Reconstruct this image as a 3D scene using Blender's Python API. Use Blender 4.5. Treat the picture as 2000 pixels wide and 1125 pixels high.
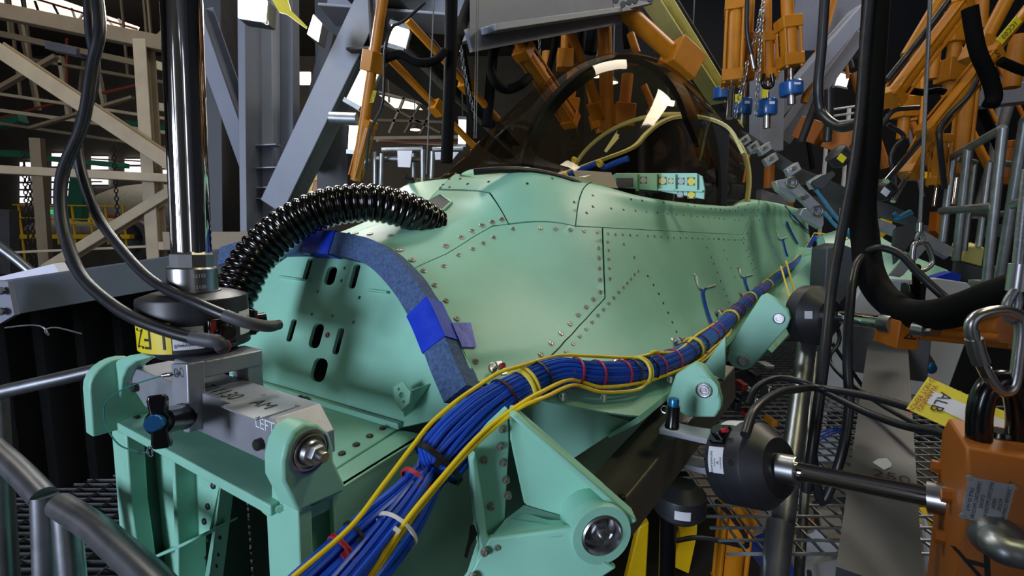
import bpy, bmesh, math, random
import numpy as np
from mathutils import Vector as V, Matrix
from mathutils.geometry import delaunay_2d_cdt
random.seed(7)
SC = bpy.context.scene
for o in list(bpy.data.objects): bpy.data.objects.remove(o)
COL = SC.collection
# ------------------------------------------------------------ camera, world, lights, exposure
FPX = 950.0; CAMZ = 1.62; PITCH = math.atan(112 / 950); YAW = math.radians(33)
cd = bpy.data.cameras.new('camera'); cam = bpy.data.objects.new('camera', cd); COL.objects.link(cam)
cam.location = (0, 0, CAMZ); cam.rotation_euler = (math.pi / 2 - PITCH, 0, 0)
cd.sensor_width = 36; cd.lens = 36 * FPX / 2000; cd.clip_start = .02; cd.clip_end = 200
SC.camera = cam
SC.view_settings.view_transform = 'Standard'; SC.view_settings.look = 'None'
SC.view_settings.gamma = 1; SC.view_settings.use_curve_mapping = False
SC.view_settings.exposure = 0.0
wd = bpy.data.worlds.new('world'); SC.world = wd; wd.use_nodes = True
wd.node_tree.nodes['Background'].inputs[0].default_value = (.55, .62, .75, 1)
wd.node_tree.nodes['Background'].inputs[1].default_value = .05
def area(name, loc, target, size, power, col, spread=math.pi):
    d = bpy.data.lights.new(name, 'AREA'); d.shape = 'RECTANGLE'; d.size, d.size_y = size
    d.energy = power; d.color = col; d.spread = spread
    o = bpy.data.objects.new(name, d); COL.objects.link(o); o.location = loc
    o.rotation_euler = (V(target) - V(loc)).to_track_quat('-Z', 'Y').to_euler(); return o
# high-bay hall lamps over the test rig plus the daylight side and added fill for the left hall
area('hall_light', (1.9, .5, 5.0), (1.1, 1.5, 1.2), (.5, .5), 22, (1, .95, .5))
area('daylight', (-6.6, -6.6, 2.3), (-.1, .9, 1.1), (2.4, 3.4), 880, (.70, .80, 1))
area('hall_light', (-.9, 2.6, 4.6), (-.3, 1.0, 1.0), (.5, .5), 34, (.95, 1, .95))
area('hall_light', (4.6, 4.2, 6.0), (3.4, 3.6, 1.0), (1.2, 1.2), 170, (1, .9, .75))
area('hall_light', (1.2, 5.5, 6.4), (1.2, 5.0, 1.0), (1.2, 1.2), 60, (1, .92, .8))
area('hall_light', (-7, 4.5, 9.5), (-6, 11, 3), (3, 3), 170, (1, .9, .76))  # fill added to lift the left hall, no fixture there
area('hall_light', (-14, 20, 11), (-12, 24, 2), (5, 5), 600, (1, .9, .76))  # same added fill, farther back in the hall
# ------------------------------------------------------------ projection helpers (pixel of the 2000x1125 frame -> world point)
AX = V((math.sin(YAW), math.cos(YAW), 0)); LX = V((math.cos(YAW), -math.sin(YAW), 0)); UZ = V((0, 0, 1)); TC = -.933
C0 = V((0, 0, CAMZ))
def ray(px, py):
    u = (px - 1000) / FPX; v = (562.5 - py) / FPX; c, s = math.cos(PITCH), math.sin(PITCH)
    return V((u, c + v * s, -s + v * c))
def Y(px, py, y): r = ray(px, py); return C0 + r * (y / r.y)
def T(px, py, t): r = ray(px, py); return C0 + r * ((t + TC) / r.dot(LX))
def S(px, py, s): r = ray(px, py); return C0 + r * (s / r.dot(AX))
def Z(px, py, z): r = ray(px, py); return C0 + r * (z / r.z)
def Bk(px, py, off=0):
    r = ray(px, py); return C0 + r * ((.607 + off + .38 * .36) / (r.dot(AX) - .38 * r.z))
def W(s, t, z): return AX * s + LX * (t + TC) + V((0, 0, z + CAMZ))
def PL(px, py, p0, n): r = ray(px, py); return C0 + r * ((p0 - C0).dot(n) / r.dot(n))
def pixel(p):
    p = p - C0; c, s = math.cos(PITCH), math.sin(PITCH)
    f = p.y * c - p.z * s; return (1000 + FPX * p.x / f, 562.5 - FPX * (p.y * s + p.z * c) / f)
def zm(x0, y0, k): return lambda x, y: (x0 + x / k, y0 + y / k)
z1 = zm(0, 0, 2.008); z2 = zm(380, 0, 2.446); z3 = zm(820, 60, 2.679); z4 = zm(1350, 0, 2.446); z5 = zm(0, 480, 1.744)
z6 = zm(200, 650, 2.368); z7 = zm(400, 340, 2.343); z8 = zm(760, 380, 2.678); a1 = zm(560, 660, 2.419); a2 = zm(1150, 540, 3.125)
a3 = zm(1400, 250, 2.885); a4 = zm(1550, 560, 3.751); a5 = zm(1180, 780, 2.439); a6 = zm(680, 0, 3.31); a7 = zm(1050, 200, 4.167); a8 = zm(220, 500, 2.679)
# ------------------------------------------------------------ materials
def lin(h):
    if isinstance(h, str): h = [int(h[i:i + 2], 16) / 255 for i in (0, 2, 4)]
    return tuple(c / 12.92 if c <= .04045 else ((c + .055) / 1.055) ** 2.4 for c in h) + (1,)
MATS = {}
def mat(name, col, rough=.5, metal=0, var=.08, scale=6, bump=0, bscale=60, emit=0, coat=0, grain=None):
    m = bpy.data.materials.new(name); m.use_nodes = True; nt = m.node_tree; N = nt.nodes; L = nt.links
    b = N['Principled BSDF']; b.inputs['Roughness'].default_value = rough; b.inputs['Metallic'].default_value = metal
    c = lin(col); b.inputs['Base Color'].default_value = c
    if coat: b.inputs['Coat Weight'].default_value = coat; b.inputs['Coat Roughness'].default_value = .1
    tc = N.new('ShaderNodeTexCoord')
    if var:
        n = N.new('ShaderNodeTexNoise'); n.inputs['Scale'].default_value = scale; n.inputs['Detail'].default_value = 6; n.inputs['Roughness'].default_value = .65
        L.new(tc.outputs['Object'], n.inputs['Vector'])
        if grain:
            mp = N.new('ShaderNodeMapping'); mp.inputs['Scale'].default_value = grain; L.new(tc.outputs['Object'], mp.inputs['Vector']); L.new(mp.outputs[0], n.inputs['Vector'])
        r = N.new('ShaderNodeValToRGB'); r.color_ramp.elements[0].position = .3; r.color_ramp.elements[1].position = .7
        r.color_ramp.elements[0].color = tuple(x * (1 - 2 * var) for x in c[:3]) + (1,); r.color_ramp.elements[1].color = tuple(min(1, x * (1 + var)) for x in c[:3]) + (1,)
        L.new(n.outputs[0], r.inputs[0]); L.new(r.outputs[0], b.inputs['Base Color'])
        mr = N.new('ShaderNodeMapRange'); mr.inputs[3].default_value = max(.02, rough * .8); mr.inputs[4].default_value = min(1, rough * 1.2)
        L.new(n.outputs[0], mr.inputs[0]); L.new(mr.outputs[0], b.inputs['Roughness'])
    if bump:
        n2 = N.new('ShaderNodeTexNoise'); n2.inputs['Scale'].default_value = bscale; n2.inputs['Detail'].default_value = 3
        L.new(tc.outputs['Object'], n2.inputs['Vector']); bp = N.new('ShaderNodeBump'); bp.inputs['Strength'].default_value = bump; bp.inputs['Distance'].default_value = .004
        L.new(n2.outputs[0], bp.inputs['Height']); L.new(bp.outputs[0], b.inputs['Normal'])
    if emit: b.inputs['Emission Color'].default_value = c; b.inputs['Emission Strength'].default_value = emit
    MATS[name] = m; return m
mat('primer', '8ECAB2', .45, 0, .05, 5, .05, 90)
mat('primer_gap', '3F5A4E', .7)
mat('steel', 'B4B4B6', .32, 1, .05, 9)
mat('brushed', 'A6A8B0', .42, .55, .06, 14, .06, 120)
mat('chrome', 'D8D8DC', .06, 1, 0)
mat('rubber', '17171A', .42, 0, .1)
mat('cable', '202126', .38, 0, .1, 30)
mat('hose', '0B0B0C', .16, 0, 0, coat=.5)
mat('foam', '465F88', .9, 0, .3, 160, .5, 260)
mat('tape', '1238C0', .38, 0, .08, 40, .15, 60)
mat('bluewire', '1A4AB8', .3, 0, .05)
mat('yellowwire', 'E8C81E', .4, 0, .05)
mat('yellowring', 'D6C23C', .42, 0, .06)
mat('redtie', 'B02434', .5); mat('blacktie', '101012', .45); mat('whitetie', 'D8D8D0', .4)
mat('anodblack', '222328', .45, 0, .06, 20, .03)
mat('gloss_black', '0C0C0E', .22, 0, 0, coat=.2)
mat('blueanod', '2C6FA8', .3, .7, 0)
mat('labelyellow', 'E2CC18', .4, 0, .04); mat('labelwhite', 'DADCE2', .45, 0, .03); mat('ink', '101010', .6, 0, 0); mat('redink', '9C2F2A', .6, 0, 0)
mat('teal_cord', '1F6E66', .5); mat('redplast', '8E2B25', .45)
mat('orange', 'B8720C', .45, 0, .09, 8, .04, 60); mat('orange_dark', 'A0590C', .5, 0, .08)
mat('galv', '9FA3A6', .4, .85, .12, 18, .05, 50)
mat('alu_tube', '8F9196', .38, .9, .1, 12, .04, 60)
mat('steelgrey', '6F7383', .5, 0, .08, 3); mat('steelgrey_light', '8E93A3', .5, 0, .08, 3); mat('darkgrey', '45474C', .55, 0, .1)
mat('cream', 'C6B79C', .6, 0, .1, 2); mat('cream_dark', '8F8069', .65, 0, .1, 2)
mat('brownsteel', '6E6A62', .45, .5, .12, 10, .06, 40)
mat('curtain', '060606', 1, 0, .1); mat('black_sheath', '08080A', .8, 0, .2, 30, .4, 40)
for _n in ('curtain', 'black_sheath'): MATS[_n].node_tree.nodes['Principled BSDF'].inputs['Specular IOR Level'].default_value = .12
mat('greenbeam', '1F6B52', .5); mat('redpipe', '8A3A28', .5); mat('rigdark', '1A1B1E', .85, 0, .2, 1.5); mat('concrete', '6E6860', .8, 0, .12, 1.5)
mat('roofing', '4A443E', .8, 0, .15, 1); mat('wallpanel', '5B564E', .8, 0, .12, 1)
mat('tankgrey', '8C8A80', .45, 0, .1); mat('tankblue', '4C62A0', .5); mat('tankred', '9A5A4A', .5)
mat('whitepaint', 'C4C7CC', .5, 0, .05, 4); mat('paper', 'D8D8E4', .7, 0, .03); mat('tagyellow', 'DCCB26', .5, 0, .05)
mat('bluepaint', '17569C', .3, 0, .06, coat=.3); mat('yellowpaint', 'E2B80F', .4, 0, .06)
mat('zinc', 'B3B7BC', .38, .6, .08, 14); mat('rope', '2A6C8C', .8, 0, .2, 80); mat('wirerope', '9A9C9E', .42, .8, .2, 300)
mat('seal_yellow', 'C9C27A', .5, 0, .06); mat('darkfloor', '1C1B1A', .8)
mat('boltsteel', 'A8A498', .35, .6, .08, 40); mat('boltdark', '3A3632', .45, .5, .1)
mat('sheetgrey', '4A4C50', .5, .2, .1, 6); mat('cardwhite', 'B9BCC0', .7)
def glow(name, col, st):
    m = bpy.data.materials.new(name); m.use_nodes = True; nt = m.node_tree; nt.nodes.clear()
    e = nt.nodes.new('ShaderNodeEmission'); e.inputs[0].default_value = lin(col); e.inputs[1].default_value = st
    nt.links.new(e.outputs[0], nt.nodes.new('ShaderNodeOutputMaterial').inputs[0]); MATS[name] = m
glow('tubelight', 'FFF4D8', 5); glow('flood', 'FFF8EA', 14); glow('daypane', 'F4F6FF', 1.8); glow('skylight', 'FFF2E0', 1.3)
glow('sodium', 'FFB050', 6); glow('exitgreen', '35C060', 1.2)
def glassmat(name, tint, gl):
    m = bpy.data.materials.new(name); m.use_nodes = True; nt = m.node_tree; N = nt.nodes; L = nt.links; N.clear()
    t = N.new('ShaderNodeBsdfTransparent'); t.inputs[0].default_value = lin(tint)
    g = N.new('ShaderNodeBsdfGlossy'); g.inputs['Roughness'].default_value = .04; g.inputs[0].default_value = (1, .93, .82, 1)
    lw = N.new('ShaderNodeLayerWeight'); lw.inputs[0].default_value = .5; pw = N.new('ShaderNodeMath'); pw.operation = 'POWER'; pw.inputs[1].default_value = 5.0; L.new(lw.outputs['Facing'], pw.inputs[0])
    mr = N.new('ShaderNodeMapRange'); mr.inputs[3].default_value = .01; mr.inputs[4].default_value = gl
    mx = N.new('ShaderNodeMixShader'); L.new(pw.outputs[0], mr.inputs[0]); L.new(mr.outputs[0], mx.inputs[0]); L.new(t.outputs[0], mx.inputs[1]); L.new(g.outputs[0], mx.inputs[2])
    L.new(mx.outputs[0], N.new('ShaderNodeOutputMaterial').inputs[0]); MATS[name] = m
glassmat('canopy_glass', 'E6DCCA', .32)
# ------------------------------------------------------------ mesh builder
def frame(d):
    d = d.normalized(); u = d.cross(UZ)
    if u.length < 1e-3: u = d.cross(V((1, 0, 0)))
    u.normalize(); return u, u.cross(d).normalized()
def cr(pts, n=8):
    P = [V(p) for p in pts]; out = []
    P = [P[0] * 2 - P[1]] + P + [P[-1] * 2 - P[-2]]
    for i in range(1, len(P) - 2):
        a, b, c, d = P[i - 1:i + 3]
        for k in range(n):
            t = k / n; out.append(.5 * ((2 * b) + (c - a) * t + (2 * a - 5 * b + 4 * c - d) * t * t + (3 * b - a - 3 * c + d) * t ** 3))
    out.append(P[-2]); return out
class MB:
    def __init__(s): s.v = []; s.f = []; s.mi = []; s.m = 0
    def _f(s, f): s.f.append(f); s.mi.append(s.m)
    def rings(s, R, closed=False, cap=True):
        b = len(s.v); n = len(R[0])
        for r in R: s.v += r
        K = len(R)
        for i in range(K if closed else K - 1):
            for j in range(n):
                a, c = b + i * n, b + ((i + 1) % K) * n
                s._f((a + j, a + (j + 1) % n, c + (j + 1) % n, c + j))
        if cap and not closed: s._f(tuple(range(b + n - 1, b - 1, -1))); s._f(tuple(range(b + (K - 1) * n, b + K * n)))
        return s
    def tube(s, path, r, n=10, cap=True, closed=False, sq=None, twist0=None):
        P = [V(p) for p in path]; K = len(P); R = []; u = None
        for i in range(K):
            if closed: d = P[(i + 1) % K] - P[i - 1]
            else: d = P[min(i + 1, K - 1)] - P[max(i - 1, 0)]
            d.normalize()
            if u is None: u = frame(d)[0] if twist0 is None else (twist0 - d * twist0.dot(d)).normalized()
            else: u = (u - d * u.dot(d)).normalized()
            w = d.cross(u); rr = r[i] if isinstance(r, (list, tuple)) else r
            if sq: R.append([P[i] + u * (rr * x) + w * (rr * y) for x, y in sq])
            else: R.append([P[i] + u * (rr * math.cos(2 * math.pi * j / n)) + w * (rr * math.sin(2 * math.pi * j / n)) for j in range(n)])
        return s.rings(R, closed, cap)
    def lathe(s, p0, ax, prof, n=28):
        ax = V(ax).normalized(); u, w = frame(ax)
        return s.rings([[V(p0) + ax * h + (u * math.cos(2 * math.pi * j / n) + w * math.sin(2 * math.pi * j / n)) * r for j in range(n)] for r, h in prof])
    def cyl(s, p0, p1, r, r1=None, n=20):
        p0, p1 = V(p0), V(p1); return s.lathe(p0, p1 - p0, [(r, 0), (r if r1 is None else r1, (p1 - p0).length)], n)
    def obox(s, c, u, v, w):
        b = len(s.v); c, u, v, w = V(c), V(u), V(v), V(w)
        for k in (-1, 1):
            for j in (-1, 1):
                for i in (-1, 1): s.v.append(c + u * i + v * j + w * k)
        for f in ((0, 2, 3, 1), (4, 5, 7, 6), (0, 1, 5, 4), (2, 6, 7, 3), (0, 4, 6, 2), (1, 3, 7, 5)): s._f(tuple(b + i for i in f))
        return s
    def bar(s, p0, p1, w, h, up=UZ):
        p0, p1 = V(p0), V(p1); d = p1 - p0; u = d.cross(up)
        if u.length < 1e-5: u = d.cross(V((1, 0, 0)))
        u.normalize(); t = u.cross(d).normalized(); return s.obox((p0 + p1) / 2, d / 2, u * w / 2, t * h / 2)
    def ibeam(s, p0, p1, h, w, up=UZ, tf=.016, tw=.012):
        p0, p1 = V(p0), V(p1); d = p1 - p0; u = d.cross(up).normalized(); t = u.cross(d).normalized()
        a, b, c = w / 2, h / 2, tw / 2; e = b - tf
        o = [(-a, -b), (a, -b), (a, -e), (c, -e), (c, e), (a, e), (a, b), (-a, b), (-a, e), (-c, e), (-c, -e), (-a, -e)]
        return s.prism([p0 + u * x + t * y for x, y in o], d)
    def prism(s, pts, vec):
        b = len(s.v); n = len(pts); vec = V(vec); s.v += [V(p) for p in pts] + [V(p) + vec for p in pts]
        s._f(tuple(range(b + n - 1, b - 1, -1))); s._f(tuple(range(b + n, b + 2 * n)))
        for i in range(n): s._f((b + i, b + (i + 1) % n, b + n + (i + 1) % n, b + n + i))
        return s
    def plate(s, pts, holes, vec):
        pts = [V(p) for p in pts]; vec = V(vec); nrm = vec.normalized(); u, w = frame(nrm); o = pts[0]
        loops = [pts] + [[V(p) for p in h] for h in holes]; co = []; ed = []
        for lp in loops:
            b0 = len(co); co += [((p - o).dot(u), (p - o).dot(w)) for p in lp]
            ed += [(b0 + i, b0 + (i + 1) % len(lp)) for i in range(len(lp))]
        r = delaunay_2d_cdt([V(c) for c in co], ed, [], 0, 1e-6)
        vs, es, fs = r[0], r[1], r[2]
        def inside(x, y, lp):
            c = False; n = len(lp)
            for i in range(n):
                (ax, ay), (bx, by) = lp[i], lp[i - 1]
                if (ay > y) != (by > y) and x < (bx - ax) * (y - ay) / (by - ay) + ax: c = not c
            return c
        L2 = []; k = 0
        for lp in loops: L2.append(co[k:k + len(lp)]); k += len(lp)
        b = len(s.v); n = len(vs)
        for k in (0, 1): s.v += [o + u * p[0] + w * p[1] + vec * k for p in vs]
        for f in fs:
            cx = sum(vs[i][0] for i in f) / len(f); cy = sum(vs[i][1] for i in f) / len(f)
            if not inside(cx, cy, L2[0]) or any(inside(cx, cy, h) for h in L2[1:]): continue
            s._f(tuple(b + n + i for i in f)); s._f(tuple(b + i for i in reversed(f)))
        for lp in loops:
            bb = len(s.v); m = len(lp); s.v += lp + [p + vec for p in lp]
            for i in range(m): s._f((bb + i, bb + (i + 1) % m, bb + m + (i + 1) % m, bb + m + i))
        return s
    def sphere(s, c, r, n=12):
        return s.lathe(V(c) - UZ * r, UZ, [(max(1e-4, r * math.sin(math.pi * i / n)), r - r * math.cos(math.pi * i / n)) for i in range(n + 1)], 2 * n)
    def torus(s, c, ax, R, r, n=28, m=8):
        u, w = frame(V(ax)); return s.tube([V(c) + (u * math.cos(2 * math.pi * i / n) + w * math.sin(2 * math.pi * i / n)) * R for i in range(n)], r, m, closed=True)
    def mesh(s, name, mats, smooth=40):
        me = bpy.data.meshes.new(name); me.from_pydata([tuple(p) for p in s.v], [], s.f)
        bm = bmesh.new(); bm.from_mesh(me); bmesh.ops.recalc_face_normals(bm, faces=bm.faces); bm.to_mesh(me); bm.free()
        for m in (mats if isinstance(mats, (list, tuple)) else [mats]): me.materials.append(MATS[m])
        me.polygons.foreach_set('material_index', s.mi); me.shade_smooth()
        me.set_sharp_from_angle(angle=math.radians(smooth)); me.update(); return me
    def build(s, name, mats, parent=None, label=None, cat=None, group=None, bevel=0, smooth=40, kind=None):
        o = bpy.data.objects.new(name, s.mesh(name, mats, smooth)); COL.objects.link(o)
        if parent: o.parent = parent; o.matrix_parent_inverse = Matrix.Translation(-parent.location)
        else: recenter(o)
        if bevel:
            m = o.modifiers.new('bevel', 'BEVEL'); m.width = bevel; m.segments = 2; m.limit_method = 'ANGLE'; m.angle_limit = math.radians(40)
        return tag(o, label, cat, group, kind)
def recenter(o):
    me = o.data; n = len(me.vertices)
    co = np.empty(n * 3); me.vertices.foreach_get('co', co); co = co.reshape(-1, 3)
    c = V(((co[:, 0].min() + co[:, 0].max()) / 2, (co[:, 1].min() + co[:, 1].max()) / 2, co[:, 2].min()))
    me.transform(Matrix.Translation(-c)); o.location = c
def tag(o, label=None, cat=None, group=None, kind=None):
    if label: o['label'] = label
    if cat: o['category'] = cat
    if group: o['group'] = group
    if kind: o['kind'] = kind
    return o
def thing(name, label, cat, loc, group=None):
    o = bpy.data.objects.new(name, None); COL.objects.link(o); o.location = V(loc); o.empty_display_size = .05
    return tag(o, label, cat, group)
def put(name, me, parent, mw):
    o = bpy.data.objects.new(name, me); COL.objects.link(o)
    if parent:
        o.parent = parent
        if not parent.parent: o.matrix_parent_inverse = Matrix.Translation(-parent.location)
    o.matrix_basis = mw; return o
def sub(mb, name, mats, parent, **k):          # sub-part: parent is a part whose own origin is the world origin
    o = bpy.data.objects.new(name, mb.mesh(name, mats, k.pop('smooth', 40))); COL.objects.link(o); o.parent = parent
    bv = k.pop('bevel', 0)
    if bv: m = o.modifiers.new('bevel', 'BEVEL'); m.width = bv; m.segments = 2; m.limit_method = 'ANGLE'
    return tag(o, **k)
def align(p, n, x=None):
    n = V(n).normalized()
    if x is None: u, w = frame(n)
    else: u = (V(x) - n * n.dot(V(x))).normalized(); w = n.cross(u)
    M = Matrix(((u.x, w.x, n.x, p.x), (u.y, w.y, n.y, p.y), (u.z, w.z, n.z, p.z), (0, 0, 0, 1)))
    return M
_tc = {}
def textgeo(txt):
    if txt in _tc: return _tc[txt]
    c = bpy.data.curves.new('lettering', 'FONT'); c.body = txt; c.align_x = 'CENTER'; c.align_y = 'CENTER'; c.resolution_u = 3
    o = bpy.data.objects.new('lettering', c); COL.objects.link(o); dg = bpy.context.evaluated_depsgraph_get(); me = o.evaluated_get(dg).to_mesh()
    r = ([V(v.co) for v in me.vertices], [tuple(p.vertices) for p in me.polygons]); o.evaluated_get(dg).to_mesh_clear()
    bpy.data.objects.remove(o); bpy.data.curves.remove(c); _tc[txt] = r; return r
def lettering(name, txt, fn, m, parent, sz=1, squash=1):
    vs, fs = textgeo(txt); mb = MB(); mb.v = [fn(v.x * sz * squash, v.y * sz) for v in vs]
    for f in fs: mb._f(f)
    me = bpy.data.meshes.new(name); me.from_pydata([tuple(p) for p in mb.v], [], mb.f); me.materials.append(MATS[m])
    o = bpy.data.objects.new(name, me); COL.objects.link(o); o.parent = parent
    if parent.type == 'EMPTY': o.matrix_parent_inverse = Matrix.Translation(-parent.location)
    return o
def flat(c, x, y, off=0):
    x = V(x).normalized(); y = V(y).normalized(); n = x.cross(y)
    return lambda a, b: V(c) + x * a + y * b + n * off
def circ(c, u, w, r, n=16, r2=None): return [V(c) + V(u) * (r * math.cos(2 * math.pi * i / n)) + V(w) * ((r2 or r) * math.sin(2 * math.pi * i / n)) for i in range(n)]
# ============================================================ FUSELAGE
STN = [(.607, .38, [(0, -.012), (.12, -.03), (.2, -.062), (.272, -.104), (.322, -.139), (.365, -.177), (.4, -.216), (.442, -.263), (.62, -.36)]),
 (.9, .2, [(0, .07), (.12, .058), (.2, .03), (.28, -.03), (.35, -.1), (.41, -.165), (.47, -.225), (.53, -.28), (.645, -.36)]),
 (1.2, 0, [(0, .185), (.15, .183), (.235, .165), (.33, .085), (.40, -.008), (.46, -.1), (.52, -.19), (.575, -.265), (.66, -.36)]),
 (1.6, 0, [(0, .13), (.2, .13), (.39, .116), (.43, .06), (.47, -.01), (.515, -.1), (.56, -.19), (.60, -.265), (.675, -.36)]),
 (2.0, 0, [(0, .13), (.2, .13), (.44, .11), (.475, .055), (.51, -.01), (.545, -.1), (.58, -.19), (.615, -.26), (.68, -.355)]),
 (2.5, 0, [(0, .13), (.2, .13), (.49, .12), (.52, .06), (.55, -.015), (.58, -.1), (.61, -.18), (.64, -.25), (.69, -.34)]),
 (3.0, 0, [(0, .19), (.36, .18), (.57, .16), (.59, .07), (.61, -.02), (.635, -.1), (.66, -.17), (.685, -.24), (.72, -.32)]),
 (3.6, 0, [(0, .2), (.4, .2), (.655, .17), (.68, .08), (.69, 0), (.71, -.08), (.73, -.15), (.75, -.21), (.78, -.28)]),
 (4.6, 0, [(0, .2), (.45, .2), (.75, .16), (.78, .08), (.79, 0), (.81, -.08), (.83, -.15), (.85, -.21), (.88, -.28)])]
CP = np.array([[(s + k * (z + .36), t, z) for t, z in p] for s, k, p in STN])      # 9 x 9 x 3 in (s, tau, z)
def crw(t): return np.array([-.5 * t + t * t - .5 * t ** 3, 1 - 2.5 * t * t + 1.5 * t ** 3, .5 * t + 2 * t * t - 1.5 * t ** 3, -.5 * t * t + .5 * t ** 3])
def crev(A, x):
    n = len(A); x = min(max(x, 0), n - 1 - 1e-9); i = int(x); w = crw(x - i)
    g = lambda k: A[k] if 0 <= k < n else (2 * A[0] - A[1] if k < 0 else 2 * A[-1] - A[-2])
    return sum(w[k] * g(i - 1 + k) for k in range(4))
def SF(u, v): return crev(np.array([crev(CP[i], v) for i in range(max(0, int(u) - 1), min(9, int(u) + 3))]), u - max(0, int(u) - 1))
def sw(q): return W(q[0], q[1], q[2])
def SP(u, v, off=0):
    p = sw(SF(u, v))
    if off: p = p + SN(u, v) * off
    return p
def SN(u, v):
    e = .02; du = sw(SF(min(u + e, 8), v)) - sw(SF(max(u - e, 0), v)); dv = sw(SF(u, min(v + e, 8))) - sw(SF(u, max(v - e, 0)))
    return dv.cross(du).normalized() * (1 if dv.cross(du).dot(LX + UZ * .5) > 0 else -1)
GU = np.linspace(0, 8, 161); GV = np.linspace(0, 8, 81)
GP = np.array([[pixel(SP(u, v)) for v in GV] for u in GU])
def inv(px, py):
    d = (GP[..., 0] - px) ** 2 + (GP[..., 1] - py) ** 2; i, j = np.unravel_index(np.argmin(d), d.shape); u, v = GU[i], GV[j]
    for _ in range(6):
        q = np.array(pixel(SP(u, v))); e = .01; u2 = min(u + e, 8); v2 = min(v + e, 8)
        if u2 == u: u = 8 - e; u2 = 8
        if v2 == v: v = 8 - e; v2 = 8
        q = np.array(pixel(SP(u, v)))
        J = np.array([(np.array(pixel(SP(u2, v))) - q) / e, (np.array(pixel(SP(u, v2))) - q) / e]).T
        try: dl = np.linalg.solve(J, np.array((px, py)) - q)
        except Exception: break
        dl = np.clip(dl, -.3, .3); u = float(min(max(u + dl[0], 0), 8)); v = float(min(max(v + dl[1], 0), 8))
    return u, v
def UVp(p): return inv(*p) if not (len(p) == 3) else (p[1], p[2])      # ('uv', u, v) stays as given
def inpoly(x, y, lp):
    c = False
    for i in range(len(lp)):
        (ax, ay), (bx, by) = lp[i], lp[i - 1]
        if (ay > y) != (by > y) and x < (bx - ax) * (y - ay) / (by - ay) + ax: c = not c
    return c
def dens(lp, h=.12):
    out = []
    for i in range(len(lp)):
        a, b = lp[i], lp[(i + 1) % len(lp)]; n = max(1, int(math.hypot(b[0] - a[0], b[1] - a[1]) / h))
        out += [(a[0] + (b[0] - a[0]) * k / n, a[1] + (b[1] - a[1]) * k / n) for k in range(n)]
    return out
def skin(name, uv, holes=(), off=0, thick=.004, m='primer', parent=None, step=.14, label=None):
    loops = [dens(uv)] + [dens(h) for h in holes]; co = []; ed = []
    for lp in loops:
        b = len(co); co += lp; ed += [(b + i, b + (i + 1) % len(lp)) for i in range(len(lp))]
    us = [p[0] for p in loops[0]]; vs = [p[1] for p in loops[0]]
    x = min(us)
    while x < max(us):
        y = min(vs)
        while y < max(vs):
            if inpoly(x, y, loops[0]) and not any(inpoly(x, y, h) for h in loops[1:]): co.append((x, y))
            y += step
        x += step
    r = delaunay_2d_cdt([V(c) for c in co], ed, [], 0, 1e-5); vv, fs = r[0], r[2]
    mb = MB(); n = len(vv); top = [SP(p[0], p[1], off) for p in vv]; bot = [SP(p[0], p[1], off - thick) for p in vv]; mb.v = top + bot; cnt = {}
    for f in fs:
        cx = sum(vv[i][0] for i in f) / len(f); cy = sum(vv[i][1] for i in f) / len(f)
        if not inpoly(cx, cy, loops[0]) or any(inpoly(cx, cy, h) for h in loops[1:]): continue
        mb._f(tuple(f)); mb._f(tuple(n + i for i in reversed(f)))
        for i in range(len(f)):
            e = (f[i], f[(i + 1) % len(f)]); cnt[tuple(sorted(e))] = cnt.get(tuple(sorted(e)), []) + [e]
    for k, e in cnt.items():
        if len(e) == 1: a, b = e[0]; mb._f((a, n + a, n + b, b))
    o = mb.build(name, m, parent, label=label, smooth=50); return o
FUS = thing('fuselage', 'pale green primed forward fuselage of a jet, panelled and riveted', 'fuselage', W(.9, 0, -1.2))
def shrink(uv, d):      # pull a loop inwards a little so neighbouring panels leave a joint
    n = len(uv); ar = sum(uv[i - 1][0] * uv[i][1] - uv[i][0] * uv[i - 1][1] for i in range(n)); sg = 1 if ar > 0 else -1; out = []
    for i in range(n):
        a, b, c = uv[i - 1], uv[i], uv[(i + 1) % n]
        e1 = (b[0] - a[0], b[1] - a[1]); e2 = (c[0] - b[0], c[1] - b[1]); l1 = math.hypot(*e1) or 1; l2 = math.hypot(*e2) or 1
        nx = -(e1[1] / l1 + e2[1] / l2) * sg; ny = (e1[0] / l1 + e2[0] / l2) * sg; k = math.hypot(nx, ny) or 1
        out.append((b[0] + nx / k * d, b[1] + ny / k * d))
    return out
L1 = [inv(*p) for p in [(808, 525), z8(300, 310), z8(450, 215), z8(540, 165), (993, 437.5)]]
L2 = [inv(*p) for p in [(956, 376), (915, 372)]]
TOPC = inv(1141, 371); SB = inv(1124, 441.5)
edgeL = (0, L1[0][1])
hosep = [(0, 0.0), (0, 1), (0, 2), edgeL] + [(max(.05, L1[0][0]), L1[0][1])] + L1[1:] + L2 + [(1.35, 0.0)]
hole = [inv(*p) for p in [(861, 381), (882, 397), (836, 437), (790, 437)]]; hole = hole[:3] + [(hole[3][0], hole[3][1]), (.62, .12), (1.12, .12)]
cb = [inv(*p) for p in [z3(200, 764), z3(330, 737), z3(470, 720), z3(600, 727), z3(730, 767)]]
sillf = [(1.37, 0)] + L2[::-1] + [L1[-1]] + [SB, TOPC] + cb[::-1] + [(cb[0][0] - .05, .7), (1.75, 0)]
sa = [inv(*p) for p in [z3(1000, 852), z3(1640, 917), (1452, 370), (1466, 322)]]
sb = [inv(*p) for p in [(1483, 351), (1481, 396), (1451, 458.5)]]
def pxl(a, b, n): return [inv(a[0] + (b[0] - a[0]) * k / n, a[1] + (b[1] - a[1]) * k / n) for k in range(1, n)]
C1 = inv(1177, 444.5); C2 = inv(1182, 582); C3 = inv(1051, 722); C4 = inv(1012, 775)
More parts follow.
